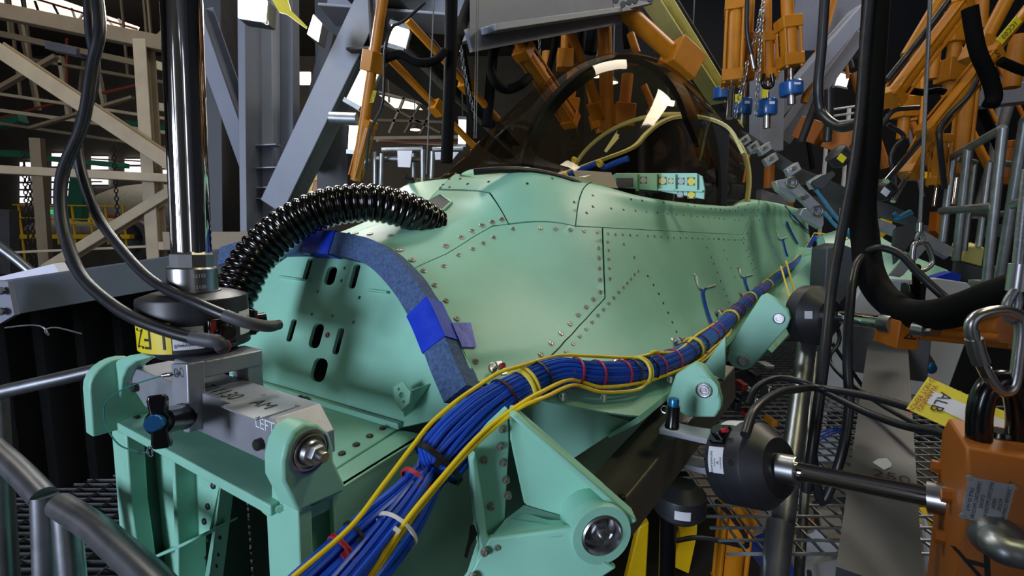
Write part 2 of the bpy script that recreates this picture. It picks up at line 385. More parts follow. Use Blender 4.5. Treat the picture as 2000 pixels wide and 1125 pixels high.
E1 = pxl((1124, 441.5), (1177, 444.5), 3); E2 = pxl((1177, 444.5), (1451, 458.5), 8); D1 = pxl((1177, 444.5), (1182, 582), 4); D2_ = pxl((1182, 582), (1051, 722), 5)
C4b = (C4[0] - .05, 7.15)
silla = [TOPC] + sa + sb + E2[::-1] + [C1] + E1[::-1] + [SB]
front = [edgeL] + [(max(.05, L1[0][0]), L1[0][1])] + L1[1:] + [SB] + E1 + [C1] + D1 + [C2] + D2_ + [C3, C4, C4b, (0, 6.9), (0, 6), (0, 5)]
aft = [C1] + E2 + [sb[2], sb[1], sb[0], sa[3], (6.05, 1.6), (8, 1.6), (8, 8), (1.0, 8), C4b, C4, C3] + D2_[::-1] + [C2] + D1[::-1]
PAN = {}
for nm, lp, hs in (('hose', hosep, [hole]), ('sillf', sillf, []), ('silla', silla, []), ('front', front, []), ('aft', aft, [])):
    PAN[nm] = skin('skin_panel', shrink(lp, .013), hs, 0, .004, parent=FUS)
# frame under the skin, seen through the joints
opening = [(1.62, 0), (cb[0][0] - .02, .6)] + [(c[0], c[1] - .06) for c in cb] + [(TOPC[0], TOPC[1] - .08)] + [(q[0], q[1] - .08) for q in sa] + [(6.0, 1.5), (6.0, 0)]
skin('inner_frame', [(.0, .0), (1.62, 0)] + opening[1:] + [(8, 0), (8, 8), (1.0, 8), (.4, 7.0), (0, 6.9)], [shrink(hole, -.02)], -.006, .012, 'primer_gap', FUS, .3)
def rim(pts, thick, m, nm):
    mb = MB(); mb.tube([SP(u, v, .0) for u, v in dens(pts, .1)[:-6]], thick, 4); return mb.build(nm, m, FUS)
# far half of the nose and the belly below the chine
mb = MB(); us = np.linspace(0, 8, 25); vs = np.linspace(2, 8, 13)
mb.rings([[W(*(lambda q: (q[0], -q[1], q[2]))(SF(u, v))) for v in vs] + [W(*(lambda q: (q[0], -q[1] + .02, q[2] - .01))(SF(u, v))) for v in vs[::-1]] for u in us]); mb.build('far_skin', 'primer', FUS)
mb = MB(); mb.rings([[W(*(lambda q: (q[0], -q[1], q[2]))(SF(u, v))) for v in np.linspace(0, 2, 6)] + [W(*(lambda q: (q[0], -q[1], q[2] - .01))(SF(u, v))) for v in np.linspace(2, 0, 6)] for u in np.linspace(0, 1.6, 8)]); mb.build('far_top_skin', 'primer', FUS)
mb = MB(); R = []
for u in np.linspace(1.0, 8, 30):
    q = SF(u, 8); sg = [(q[1], q[2] - .002), (q[1] - .06, q[2] - .05), (q[1] - .16, q[2] - .14), (q[1] - .26, q[2] - .3), (q[1] - .30, q[2] - .45)]
    R.append([W(q[0], t, z) for t, z in sg] + [W(q[0], -t, z) for t, z in sg[::-1]])
mb.rings(R); mb.build('belly_skin', 'primer', FUS)
# chine edge strip with its row of slots
mb = MB(); R = []
for u in np.linspace(.95, 4.6, 30):
    q = SF(u, 8); R.append([W(q[0], q[1] + .004, q[2] + .006), W(q[0], q[1] + .006, q[2] - .006), W(q[0], q[1] - .055, q[2] - .052), W(q[0], q[1] - .058, q[2] - .046)])
mb.rings(R); ch = mb.build('chine_strip', 'primer', FUS)
mb = MB(); mb.obox((0, 0, 0), (.009, 0, 0), (0, .0035, 0), (0, 0, .001)); slot = mb.mesh('slot', 'ink')
for u in np.linspace(1.0, 4.4, 34):
    q = SF(u, 8); q2 = SF(u + .05, 8); p = W(q[0], q[1] - .018, q[2] - .0235); d = W(*q2) - W(*q)
    put('slot', slot, ch, align(p, (LX * .6 - UZ * .8), d))
# fasteners
def fast_mesh(r):
    mb = MB(); mb.m = 0; mb.lathe((0, 0, -.001), UZ, [(r, 0), (r, .0016), (r * .82, .0022), (r * .8, .0014), (r * .62, .0014), (r * .58, .0022), (r * .3, .0022)], 16)
    mb.m = 1; mb.lathe((0, 0, -.001), UZ, [(r * .3, .0021), (r * .3, .0026), (.0001, .0026)], 8)
    return mb.mesh('fastener', ['boltsteel', 'ink'])
FB, FM, FSm = fast_mesh(.0078), fast_mesh(.0062), fast_mesh(.0048)
mb = MB(); mb.lathe((0, 0, -.001), UZ, [(.0042, 0), (.0042, .0012), (.003, .0018), (.0001, .0018)], 8); RV = mb.mesh('rivet', 'boltdark')
def place(pts, me, pn, nm='fastener'):
    for p in pts:
        u, v = inv(*p); put(nm, me, PAN[pn], align(SP(u, v, .0006), SN(u, v)))
Z = Z
place([z8(*p) for p in [(590, 130), (540, 145), (487, 163), (435, 192), (377, 225), (297, 270), (120, 342), (55, 290)]] + [z7(848, 282), z7(755, 275), z7(690, 271)], FB, 'hose')
place([z8(*p) for p in [(178, 400), (238, 474), (297, 556), (353, 650), (452, 872), (286, 374), (363, 317), (437, 285), (493, 255), (547, 225), (648, 180), (791, 176), (870, 180), (948, 184), (1020, 190), (1088, 196), (1094, 279), (1097, 331), (1099, 386), (1102, 445), (1104, 510), (1067, 548), (1030, 588), (988, 630), (944, 677), (898, 727), (846, 778), (792, 838), (735, 900)]], FM, 'front')
place([z8(*p) for p in [(1144, 205), (1182, 209), (1221, 210), (1259, 212), (1295, 213), (1352, 217), (1387, 219), (1421, 221), (1455, 223), (1487, 225), (1522, 226), (1553, 227), (1585, 228), (1614, 230), (1640, 231), (1670, 231), (1698, 232), (1725, 233), (1748, 234), (1770, 235), (1790, 235), (1808, 236), (1825, 237), (1842, 237), (1858, 236), (1142, 248), (1146, 292), (1148, 338), (1151, 387), (1154, 440), (1226, 260), (1280, 328), (1300, 400), (1282, 419), (1262, 441), (1244, 463), (1224, 486), (1199, 512), (1174, 541), (1148, 570), (1120, 601), (1091, 632), (1061, 667), (1030, 704), (996, 742), (961, 782), (924, 824), (882, 868), (843, 915)]], FSm, 'aft')
place([z8(*p) for p in [(1352, 425), (1382, 472), (1410, 519), (1434, 568), (1458, 618), (1481, 668), (1502, 718), (1661, 278), (1684, 328), (1698, 363), (1716, 408), (1734, 453), (1750, 496), (1765, 530), (1778, 565), (1878, 280), (1890, 312), (1903, 345), (1916, 384)]], RV, 'aft', 'rivet')
place([z8(1066 + 0, 0)] if False else [z3(*p) for p in [(905, 862), (978, 869), (1044, 876), (1105, 882), (1163, 888), (1221, 893), (1275, 899), (1322, 904), (1363, 909), (1402, 914), (1437, 918), (1470, 922), (1497, 926), (1523, 930), (1549, 933), (1573, 936), (1596, 940), (905, 920), (873, 953), (1000, 930), (1066, 937), (1128, 942), (1185, 947), (1242, 952), (1294, 957), (1342, 962), (1380, 966), (1418, 970), (1450, 973), (1482, 975), (1510, 978), (1540, 980), (1566, 983), (1592, 986)]], RV, 'silla', 'rivet')
place([z3(*p) for p in [(1620, 942), (1650, 944), (1668, 925), (1684, 900), (1700, 872), (1716, 842), (1730, 815), (1742, 786), (1752, 755), (1646, 990), (1670, 992), (1686, 965), (1702, 938), (1718, 910), (1733, 880), (1747, 850), (1758, 820)]], RV, 'silla', 'rivet')
place([z3(*p) for p in [(70, 805), (95, 820), (155, 818), (250, 801), (360, 790), (460, 789), (562, 799), (695, 841), (808, 897), (153, 776), (211, 774), (317, 750), (419, 737), (579, 743), (693, 773), (798, 822), (125, 750)]], RV, 'sillf', 'rivet')
place([a3(*p) for p in [(8, 625), (40, 628), (70, 630), (100, 632), (150, 620), (170, 596), (190, 565), (208, 530), (222, 495), (232, 460), (240, 425), (246, 390), (262, 440), (250, 480), (240, 520), (275, 570), (295, 620), (315, 670), (332, 715), (150, 650), (165, 690), (180, 725), (195, 765), (205, 800), (40, 690), (60, 740), (80, 790), (100, 840)]], RV, 'aft', 'rivet')
# hose inlet well
mb = MB(); lp = dens(hole, .15); c = sum((SP(u, v) for u, v in lp), V()) / len(lp)
mb.rings([[SP(u, v, .002) for u, v in lp], [SP(u, v, -.05) for u, v in lp], [c + (SP(u, v, -.12) - c) * .7 - UZ * .02 for u, v in lp]]); mb.build('inlet_well', 'ink', FUS)
mb = MB(); mb.tube([SP(u, v, .003) for u, v in dens(hole, .15)], .004, 6, closed=True); mb.build('inlet_rim', 'primer', FUS)
# ------------------------------------------------------------ front bulkhead
def poly_bk(L, off=0): return [Bk(*p, off) for p in L]
arc = [W(.607 + .38 * (z + .36), t, z) for t, z in [(.442, -.263), (.4, -.216), (.365, -.177), (.322, -.139), (.272, -.104), (.2, -.062), (.12, -.03), (0, -.012), (-.12, -.03), (-.2, -.062), (-.272, -.104), (-.322, -.139), (-.365, -.177), (-.4, -.216), (-.442, -.263)]]
base = [W(.607, -.30, -.36), W(.607, .292, -.36), W(.622, .40, -.32)]
nb = V((AX * 1 - UZ * .38)).normalized(); ub = V((AX * .38 + UZ)).normalized()
def slotpx(cx, cy, hw, hh): 
    c = Bk(*z7(cx, cy)); k = .00058
    out = []
    for sx, sy, a0 in ((1, 1, 0), (-1, 1, 90), (-1, -1, 180), (1, -1, 270)):
        r = min(hw, hh) * .8
        for j in range(4):
            a = math.radians(a0 + j * 30); out.append(c + LX * ((sx * (hw - r) + r * math.cos(a)) * k * 1.3) + ub * ((sy * (hh - r) + r * math.sin(a)) * k))
    return out
holes = [slotpx(397, 715, 14, 46), slotpx(611, 764, 14, 50), slotpx(510, 740, 26, 48), slotpx(470, 436, 14, 46), slotpx(685, 468, 15, 48), slotpx(576, 465, 24, 38), slotpx(523, 896, 33, 44)]
holes += [slotpx(x, y, 5.5, 6.5) for x, y in [(517, 536), (489, 641), (584, 648), (680, 678), (707, 565), (625, 488), (640, 430)]]
mb = MB(); mb.plate(arc + base, holes, nb * .008); BH = mb.build('bulkhead', 'primer', FUS)
mb = MB(); mb.plate(poly_bk([z7(330, 400), z7(800, 400), z7(860, 1060), z7(330, 990)], .14), [], nb * .004); sub(mb, 'shade_backing', 'rigdark', BH)  # near-black sheet stands in for the dark interior behind the holes
mb = MB(); mb.torus(Bk(*z7(561, 737), -.001), nb, .0042, .002, 16, 6); sub(mb, 'grommet', 'redplast', BH)
for pa, pb in ((z7(340, 470), z7(480, 490)), (z7(750, 532), z7(840, 543))):
    p, q = Bk(*pa, -.004), Bk(*pb, -.004); mb = MB(); mb.bar(p, q, .004, .012, nb); sub(mb, 'stiffener', 'primer', BH, bevel=.001)
# white pivot tab at the lower right of the bulkhead
c = Bk(*z7(905, 1012)); mb = MB()
oc = [Bk(*z7(x, y), -.04) for x, y in [(868, 975), (915, 950), (935, 985), (948, 1000), (940, 1050), (905, 1083), (880, 1050), (872, 1010)]]
mb.plate(oc, [circ(Bk(*z7(907, 1012), -.04), LX, ub, .0055, 12), circ(Bk(*z7(895, 985), -.04), LX, ub, .003, 8), circ(Bk(*z7(918, 1043), -.04), LX, ub, .003, 8)], -nb * .004); sub(mb, 'pivot_tab', 'primer', BH)
mb = MB(); mb.prism([Bk(*z7(940, 990), -.04), Bk(*z7(1030, 957), -.0), Bk(*z7(945, 1085), 0), Bk(*z7(910, 1110), 0), Bk(*z7(905, 1083), -.04)], LX * .003); sub(mb, 'tab_web', 'primer', BH)
# ------------------------------------------------------------ shelf ahead of the bulkhead, legs and lugs
def ZP(px, py, z): r = ray(px, py); return C0 + r * (z / r.z)
sh = [ZP(228, 826, -.36), ZP(528, 988, -.36), ZP(660, 912, -.36), ZP(776, 838, -.36), ZP(452, 736, -.36)]
mb = MB(); mb.prism(sh, (0, 0, -.016)); SHF = mb.build('shelf', 'primer', FUS, bevel=.002)
p, q = Bk(452, 733, -.006), Bk(782, 832, -.006); mb = MB(); mb.bar(p, q, .012, .012); sub(mb, 'angle_strip', 'primer', SHF, bevel=.002)
mb = MB(); mb.lathe((0, 0, 0), UZ, [(.0062, 0), (.0062, .003), (.004, .0045), (.0001, .0045)], 14); BOLT = mb.mesh('bolt', 'boltdark')
for x, y in [(1108, 562), (1174, 521), (1236, 481), (1296, 445), (160, 395), (630, 212)]: put('bolt', BOLT, SHF, Matrix.Translation(ZP(*z6(x, y), -.3602)))
for i, (cx, cy) in enumerate(((1005, 366), (1005, 388))):
    c = ZP(*z6(cx, cy), -.3595); lettering('stamp_line', '-- --  - -- --' if i == 0 else '- --- -- --- --', flat(c, -LX, -AX), 'ink', SHF, .011)
mb = MB(); mb.tube(cr([ZP(*z6(*p), -.352) for p in [(895, 310), (915, 295), (935, 305), (955, 295), (940, 315)]], 3), .004, 6); sub(mb, 'black_clip', 'gloss_black', SHF)
# ledge right of the shelf seam and the nose side wall below it
mb = MB(); mb.prism([ZP(536, 990, -.362), ZP(664, 912, -.362), ZP(780, 839, -.362), ZP(832, 848, -.362), ZP(740, 905, -.362), ZP(650, 962, -.362)], (0, 0, -.01)); mb.build('side_ledge', 'primer', FUS, bevel=.002)
p0 = ZP(650, 962, -.362); p1 = ZP(832, 848, -.362); dn = V((0, 0, -.62)); inw = (p1 - p0).cross(UZ).normalized()
mb = MB(); mb.prism([p0, p1, p1 + AX * .16 + LX * .05, p1 + AX * .16 + LX * .05 + dn, p1 + dn, p0 + dn], inw * -.01); SW = mb.build('side_wall', 'primer', FUS, bevel=.002)
mid = p0.lerp(p1, .62)
nS = (p1 - p0).cross(UZ).normalized(); nS = nS if nS.dot(LX) > 0 else -nS; dS = (p1 - p0).normalized()
def SWp(px, py, off=.011): return PL(px, py, p0 + nS * off, nS)
for i, t in enumerate(('105.1/10QRA1227-0002', 'MFR-1210S 03.12.2007')):
    c = SWp(*a1(742 - i * 4, 795 + i * 45)); x = (SWp(*a1(806, 822)) - SWp(*a1(690, 745))).normalized(); y = nS.cross(x); lettering('stamp_line', t, flat(c, x, y, .0008), 'ink', SW, .0145, .9)
for x, y in [(742, 675), (815, 637), (590, 552), (688, 430)]: put('bolt', BOLT, SW, align(SWp(*a1(x, y), .0005), nS))
for x, y in [(687, 960), (687, 1114), (475, 1050)]:
    mb = MB(); mb.cyl(SWp(*a1(x, y), 0), SWp(*a1(x, y), .0015), .0035, n=10); sub(mb, 'hole', 'ink', SW)
def Sp(s, *pts): return [S(*p, s) for p in pts]
# right leg and lug head
tR = .385
mb = MB(); o = [T(*z6(*p), tR) for p in [(835, 690), (832, 600), (850, 520), (885, 455), (940, 418), (1000, 425), (1050, 465), (1070, 530), (1072, 590), (1095, 640), (1125, 705), (1118, 735), (905, 830)]]
mb.prism(o, -LX * .042); LR = mb.build('lug', 'primer', FUS, bevel=.004)
cR = T(*z6(957, 548), tR); mb = MB(); mb.lathe(cR - LX * .002, LX, [(.0285, 0), (.0285, .004), (.026, .005), (.0255, .003), (.024, .003), (.0235, .006), (.0215, .006), (.021, .002), (.018, .002), (.016, .012), (.0155, .014), (.0001, .014)], 30); sub(mb, 'bearing', 'steel', LR, smooth=30)
mb = MB(); mb.lathe(cR + LX * .01, LX, [(.0125, 0), (.0125, .010), (.0115, .0115), (.0001, .0115)], 6); mb.lathe(cR + LX * .02, LX, [(.007, 0), (.007, .012), (.006, .013), (.0001, .013)], 16); sub(mb, 'bolt_nut', 'steel', LR, smooth=30)
mb = MB(); o = Sp(.345, z6(780, 620), z6(835, 690), z6(905, 830), z6(915, 1125), z6(925, 1400), z6(785, 1400), z6(772, 1125), z6(758, 850), z6(733, 830), z6(730, 795), z6(782, 822)); mb.prism(o, AX * .02); mb.build('leg_flange', 'primer', FUS, bevel=.002)
mb = MB(); o = [T(*z6(*p), .37) for p in [(905, 830), (1118, 735), (1128, 760), (1128, 1250), (915, 1300)]]; ih = [T(*z6(*p), .37) for p in [(916, 895), (940, 870), (1085, 800), (1105, 815), (1108, 1200), (925, 1240)]]
mb.plate(o, [ih], -LX * .02); mb.build('leg_side', 'primer', FUS, bevel=.002)
mb = MB(); mb.prism([p - LX * .02 for p in ih], -LX * .004); mb.build('leg_web', 'primer', FUS)
# left leg and lug head
tL = -.192
mb = MB(); o = Sp(.345, z6(28, 300), z6(22, 210), z6(35, 160), z6(70, 125), z6(118, 106), z6(180, 101), z6(225, 112), z6(150, 135), z6(110, 165), z6(88, 215), z6(78, 300), z6(75, 430), z6(108, 465), z6(130, 800), z6(158, 1000), z6(200, 1300), z6(110, 1300), z6(80, 930), z6(55, 620)); 
mb.prism(o, AX * .03); mb.build('leg_flange', 'primer', FUS, bevel=.003)
mb = MB(); hd = [W(.352 + .05 * math.cos(a), tL + .005, -.292 + .05 * math.sin(a)) for a in np.linspace(-.4, math.pi, 14)]; hd = hd + [W(.30, tL + .005, -.38), W(.42, tL + .005, -.38)]
mb.prism(hd, -LX * .035); LL = mb.build('lug', 'primer', FUS, bevel=.003)
cL = W(.375, tL + .005, -.285); mb = MB(); mb.lathe(cL, LX, [(.026, 0), (.026, .006), (.02, .008), (.02, .016), (.0001, .016)], 24); sub(mb, 'bearing', 'steel', LL, smooth=30)
# pocketed web between the legs, dark inside
mb = MB(); mb.prism(Sp(.40, z6(110, 470), z6(322, 570), z6(345, 980), z6(350, 1300), z6(180, 1300), z6(130, 800)), AX * .004); mb.build('leg_web', 'primer', FUS)
mb = MB(); mb.prism(Sp(.37, z6(318, 565), z6(330, 570), z6(350, 985), z6(352, 1300), z6(338, 1300), z6(334, 985)), AX * .05); mb.build('rib', 'primer', FUS, bevel=.002)
mb = MB(); mb.prism(Sp(.37, z6(345, 985), z6(490, 915), z6(492, 925), z6(350, 1000), z6(160, 1080), z6(158, 1066)), AX * .05); mb.build('rib', 'primer', FUS, bevel=.002)
mb = MB(); mb.prism([S(*z6(545, 690), .39), S(*z6(592, 715), .43), S(*z6(530, 1110), .43), S(*z6(520, 1300), .43), S(*z6(440, 1300), .39), S(*z6(492, 1110), .39)], AX * .008); RB = mb.build('rib_strap', 'primer', FUS, bevel=.002)
for x, y in [(516, 706), (491, 802), (475, 871)]: put('bolt', BOLT, RB, align(S(*z6(x, y), .405), -AX))
for x, y in [(484, 960), (474, 1043), (538, 950), (530, 1030), (522, 1082)]:
    mb = MB(); p = S(*z6(x, y), .388); mb.cyl(p, p + AX * .003, .0035, n=10); sub(mb, 'hole', 'ink', RB)
mb = MB(); mb.prism(Sp(.405, z6(322, 570), z6(545, 690), z6(492, 925), z6(350, 985)), AX * .004); mb.build('web_panel', 'primer', FUS)
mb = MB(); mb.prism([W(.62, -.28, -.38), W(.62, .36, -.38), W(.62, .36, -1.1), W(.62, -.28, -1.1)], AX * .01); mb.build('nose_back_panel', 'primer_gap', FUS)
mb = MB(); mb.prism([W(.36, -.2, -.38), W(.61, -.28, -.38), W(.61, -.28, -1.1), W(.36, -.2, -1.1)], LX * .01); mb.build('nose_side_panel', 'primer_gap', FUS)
# ------------------------------------------------------------ outrigger bracket with big lug (front, left side)
BR = thing('lug_bracket', 'large triangular green bracket with round lug beside the cable bundle', 'bracket', T(*a1(1000, 950), .62))
# bolted flange
p0 = SWp(870, 850); nF = (LX * .75 - AX * .45 ).normalized()
pF = T(*a1(1000, 600), .53)
def FP(x, y, off=0): return PL(*a1(x, y), pF + nF * off, nF)
mb = MB(); fl = [FP(*p) for p in [(868, 520), (960, 410), (1045, 330), (1052, 500), (1040, 700), (1032, 855), (955, 945), (920, 890), (905, 740)]]; mb.prism(fl, -nF * .012); FLG = mb.build('flange', 'primer', BR, bevel=.002)
mb = MB(); mb.lathe((0, 0, 0), UZ, [(.0048, 0), (.0048, .006), (.0043, .007), (.002, .007), (.0018, .005), (.0001, .005)], 6); mb.lathe((0, 0, 0), UZ, [(.0064, 0), (.0064, .0015), (.0001, .0015)], 18); HB = mb.mesh('bolt', 'boltsteel', 30)
for x, y in [(1019, 430), (1009, 510), (930, 576), (1022, 588), (1034, 669), (1043, 742), (963, 796)]: put('bolt', HB, FLG, align(FP(x, y, .0005), nF))
# front edge rib
mb = MB(); mb.prism([FP(*p) for p in [(850, 545), (870, 515), (905, 740), (925, 890), (955, 948), (930, 985), (858, 1130), (800, 1200), (775, 1200), (850, 1100), (895, 960), (880, 880), (862, 720)]], nF * .02); mb.build('edge_rib', 'primer', BR, bevel=.003)
# vertical web: triangle to the lug
tip = T(*a1(1497, 940), .665); u1 = FP(1050, 330); u2 = FP(1040, 850)
nW = (tip - u1).cross(u2 - u1).normalized(); nW = nW if nW.dot(V((0, -1, 0))) > 0 else -nW
def WP(x, y, off=0): return PL(*a1(x, y), u1 + nW * off, nW)
mb = MB(); mb.prism([WP(*p) for p in [(1052, 328), (1070, 325), (1500, 700), (1560, 770), (1500, 880), (1370, 860), (1180, 840), (1120, 780), (1055, 480)]], -nW * .012); mb.build('web', 'primer', BR, bevel=.003)
mb = MB(); mb.prism([WP(*p) for p in [(1050, 326), (1080, 322), (1632, 805), (1600, 825)]], nW * .035); mb.build('top_flange', 'primer', BR, bevel=.003)
# lower shelf of bracket (floor of the pocket) and lower face
mb = MB(); mb.prism([FP(1032, 855), WP(1120, 780), WP(1370, 862), WP(1365, 900, .05), WP(1300, 905, .05), FP(955, 948, .02)], -UZ * .012); mb.build('pocket_floor', 'primer', BR, bevel=.003)
mb = MB(); mb.prism([FP(955, 948, .02), WP(1300, 905, .05), WP(1370, 893, .05), WP(1420, 1010, .05), WP(1560, 1088, .05), WP(1480, 1140, .05), WP(1300, 1250, .05), FP(850, 1250, .02), FP(862, 1130, .02), FP(935, 985, .02)], -nW * .012); LF = mb.build('lower_face', 'primer', BR, bevel=.003)
for x, y in [(936, 1002), (995, 975), (880, 1118)]: put('bolt', HB, LF, align(FP(x, y, .0215) + nW * .004, nW))
# lug head: round boss
cl = WP(1497, 945, .055); aH = (nW * .85 + LX * .25).normalized()
rr = (WP(1600, 945, .055) - WP(1394, 945, .055)).length / 2
mb = MB(); k = rr / .0426
mb.lathe(cl - aH * .075, aH, [(rr * 1.42, 0), (rr * 1.46, .004), (rr * 1.46, .066), (rr * 1.42, .07), (rr * 1.0, .07), (rr * 1.0, .04), (.0001, .04)], 48); HD = mb.build('lug_head', 'primer', BR)
mb = MB(); mb.lathe(cl - aH * .04, aH, [(rr * .98, 0), (rr * .98, .036), (rr * .9, .038), (rr * .86, .034), (rr * .8, .02), (rr * .55, .012), (rr * .5, .022), (rr * .42, .026), (.0001, .026)], 36); sub(mb, 'bearing', 'steel', HD, smooth=30)
mb = MB(); mb.lathe(cl - aH * .015, aH, [(rr * .4, 0), (rr * .4, .01), (.0001, .011)], 6); mb.lathe(cl - aH * .006, aH, [(rr * .2, 0), (rr * .2, .02), (.0001, .021)], 14); sub(mb, 'bolt_nut', 'steel', HD, smooth=30)
# dark sealant smear on the edge rib
mb = MB(); mb.prism([FP(*p, .0205) for p in [(866, 885), (885, 882), (900, 925), (868, 980), (850, 1040), (838, 1030), (858, 950)]], nF * .0015); mb.build('sealant', 'ink', BR)
# ============================================================ CANOPY AND COCKPIT
CAN = thing('canopy', 'tinted bubble canopy with dark bow frame over the cockpit', 'canopy', W(2, 0, .13))
hk = [0, -.011, .336, .629, .748, .7, .568]; co = np.polyfit([0, .12, .3, .5, .7, .85, 1], hk, 4)
def canp(U, ph, k=1.0):
    h = max(0.0, float(np.polyval(co, U))) * k; w = float(np.interp(U, [0, .05, .15, .3, .5, .75, 1], [.06, .17, .30, .385, .44, .48, .56])) * k
    p = 2.208; c, sn = math.cos(ph), math.sin(ph)
    t = w * math.copysign(abs(c) ** (2 / p), c) * (1 + .06 * math.sin(2 * min(ph, math.pi - ph))); zr = h * abs(sn) ** (2 / p)
    zb = .14 - .03 * math.sin(math.pi * U) - .012 + .042 * math.exp(-((U - .09) / .09) ** 2)
    return W(1 + 1.928 * U + .287 * zr * U, t, zb + zr)
mb = MB(); Us = np.linspace(.02, 1, 44); PH = np.linspace(0.0, math.pi, 45)
R = [[canp(U, p) for p in PH] for U in Us]
b = len(R[0])
for r in R: mb.v += r
for i in range(len(R) - 1):
    for j in range(b - 1): mb._f((i * b + j, i * b + j + 1, (i + 1) * b + j + 1, (i + 1) * b + j))
mb.build('transparency', 'canopy_glass', CAN, smooth=180)
def bowp(ph, k, ds): 
    U0 = float(np.interp(ph, [0, .11, .28, .52, .9, 1.57, 2.0, 2.6, 3.1], [.86, .80, .66, .60, .61, .64, .64, .62, .62]))
    return canp(U0 + ds, ph, k)
mb = MB(); R = []
for ph in np.linspace(.05, math.pi - .1, 64): R.append([bowp(ph, .975, -.034), bowp(ph, .975, .034), bowp(ph, .935, .034), bowp(ph, .935, -.034)])
mb.rings(R); mb.build('bow_frame', 'gloss_black', CAN)
mb = MB(); mb.tube([canp(.985, ph, .985) for ph in np.linspace(.0, math.pi, 40)], .014, 8); mb.build('aft_seal', 'seal_yellow', CAN)
for sg in (0, 1):
    mb = MB(); mb.tube([canp(U, 0 if sg == 0 else math.pi, .985) + UZ * .004 for U in np.linspace(.03, .985, 40)], .009, 8); mb.build('sill_seal', 'rubber', CAN)
COK = thing('cockpit_tub', 'dark cockpit interior with yellow-edged shroud under the canopy', 'cockpit', W(2, 0, -.3))
mb = MB(); tub = [W(1.1, -.12, -.3), W(1.1, .12, -.3), W(1.5, .33, -.3), W(2.8, .48, -.3), W(2.8, -.48, -.3), W(1.5, -.33, -.3)]
mb.prism(tub, (0, 0, -.01)); mb.build('tub_floor', 'darkfloor', COK)
for i in range(6):
    a, b2 = tub[i], tub[(i + 1) % 6]; mb = MB(); mb.prism([a, b2, b2 + UZ * .39, a + UZ * .39], (b2 - a).cross(UZ).normalized() * .006); mb.build('tub_wall', 'darkfloor', COK)
rimp = cr([S(*p, s) for p, s in (((1085, 345), 1.7), ((1170, 314), 2.0), ((1236, 288), 2.25), ((1262, 262), 2.3), ((1290, 240), 2.35), ((1325, 228), 2.4), ((1380, 231), 2.45), ((1425, 252), 2.5), ((1452, 300), 2.5))], 5)
mb = MB(); mb.tube(rimp, .0125, 6, sq=[(1, .5), (-1, .5), (-1, -.5), (1, -.5)]); mb.build('shroud_rim', 'seal_yellow', COK)
rs_ = rimp[:36]; mb = MB(); lo = [V((p.x, p.y, CAMZ + .02)) + AX * .02 for p in rs_]; mb.rings([[p - UZ * .004, p + AX * .006 - UZ * .004, q + AX * .006, q] for p, q in zip(rs_, lo)]); mb.build('shroud', 'rubber', COK)
# equipment panel with cut-outs
sP = 1.78; mb = MB()
def EP(x, y, s=sP): return S(*a7(x, y), s)
outl = [EP(*p) for p in [(610, 590), (640, 575), (1290, 575), (1340, 600), (1360, 700), (1355, 790), (1200, 760), (980, 720), (620, 690)]]
mb.prism(outl, AX * .012); EQ = mb.build('equipment_panel', 'primer', COK, bevel=.002)
for x0, x1, y0, y1, m in ((640, 775, 615, 690, 'sheetgrey'),):
    mb = MB(); mb.prism([EP(x0, y0, sP - .004), EP(x1, y0, sP - .004), EP(x1, y1, sP - .004), EP(x0, y1, sP - .004)], AX * .003); sub(mb, 'grey_card', m, EQ)
for x, y, r, m in ((861, 633, 28, 'cardwhite'), (1018, 638, 32, 'seal_yellow'), (1086, 640, 22, 'seal_yellow'), (1167, 640, 28, 'cardwhite'), (1250, 643, 34, 'tagyellow'), (1160, 748, 26, 'cardwhite'), (1250, 752, 32, 'tagyellow')):
    mb = MB(); q = [(-1, -1), (1, -1), (1, 1), (-1, 1)]; mb.prism([EP(x + r * a, y + r * b2, sP - .002) for a, b2 in q], AX * .001); g = sub(mb, 'gauge_cutout', 'boltdark', EQ)
    k = .5; cr8 = [(-k, -.9), (k, -.9), (k, -k), (.9, -k), (.9, k), (k, k), (k, .9), (-k, .9), (-k, k), (-.9, k), (-.9, -k), (-k, -k)]
    mb = MB(); mb.prism([EP(x + r * a, y + r * b2, sP - .006) for a, b2 in cr8], AX * .003); sub(mb, 'gauge_cover', m, EQ)
for x in (810, 970, 1120, 1295):
    mb = MB(); mb.bar(EP(x, 585, sP - .012), EP(x, 720, sP - .012), .006, .02, AX); sub(mb, 'rib', 'primer', EQ)
mb = MB(); mb.bar(EP(985, 710, sP - .012), EP(1345, 722, sP - .012), .006, .02, AX); sub(mb, 'rib', 'primer', EQ)
mb = MB(); mb.tube(cr([S(*a7(*p), 1.72) for p in [(225, 600), (360, 545), (500, 495), (540, 530), (640, 490), (740, 455)]], 5), .011, 8); mb.build('wire_loom', 'bluewire', COK)
for x, y in [(230, 608), (505, 497), (300, 475)]:
    mb = MB(); p = S(*a7(x, y), 1.70); mb.torus(p, V((1, .4, .4)), .011, .006, 12, 6); mb.build('loom_clip', 'yellowring', COK)
mb = MB(); q = [S(*a7(*p), s) for p, s in (((282, 548), 1.42), ((598, 570), 1.55), ((655, 697), 1.52), ((342, 675), 1.40))]; mb.prism(q, V((.1, .5, -.2)).normalized() * .003)
mb.build('grey_card', 'cardwhite', label='plain light grey card propped inside the canopy sill', cat='card')
mb = MB(); mb.prism([S(*a7(*p), 2.2) for p in [(540, 395), (650, 225), (640, 250), (665, 262), (655, 280), (665, 285), (560, 408)]], AX * .006); mb.build('slotted_strip', 'seal_yellow', COK)
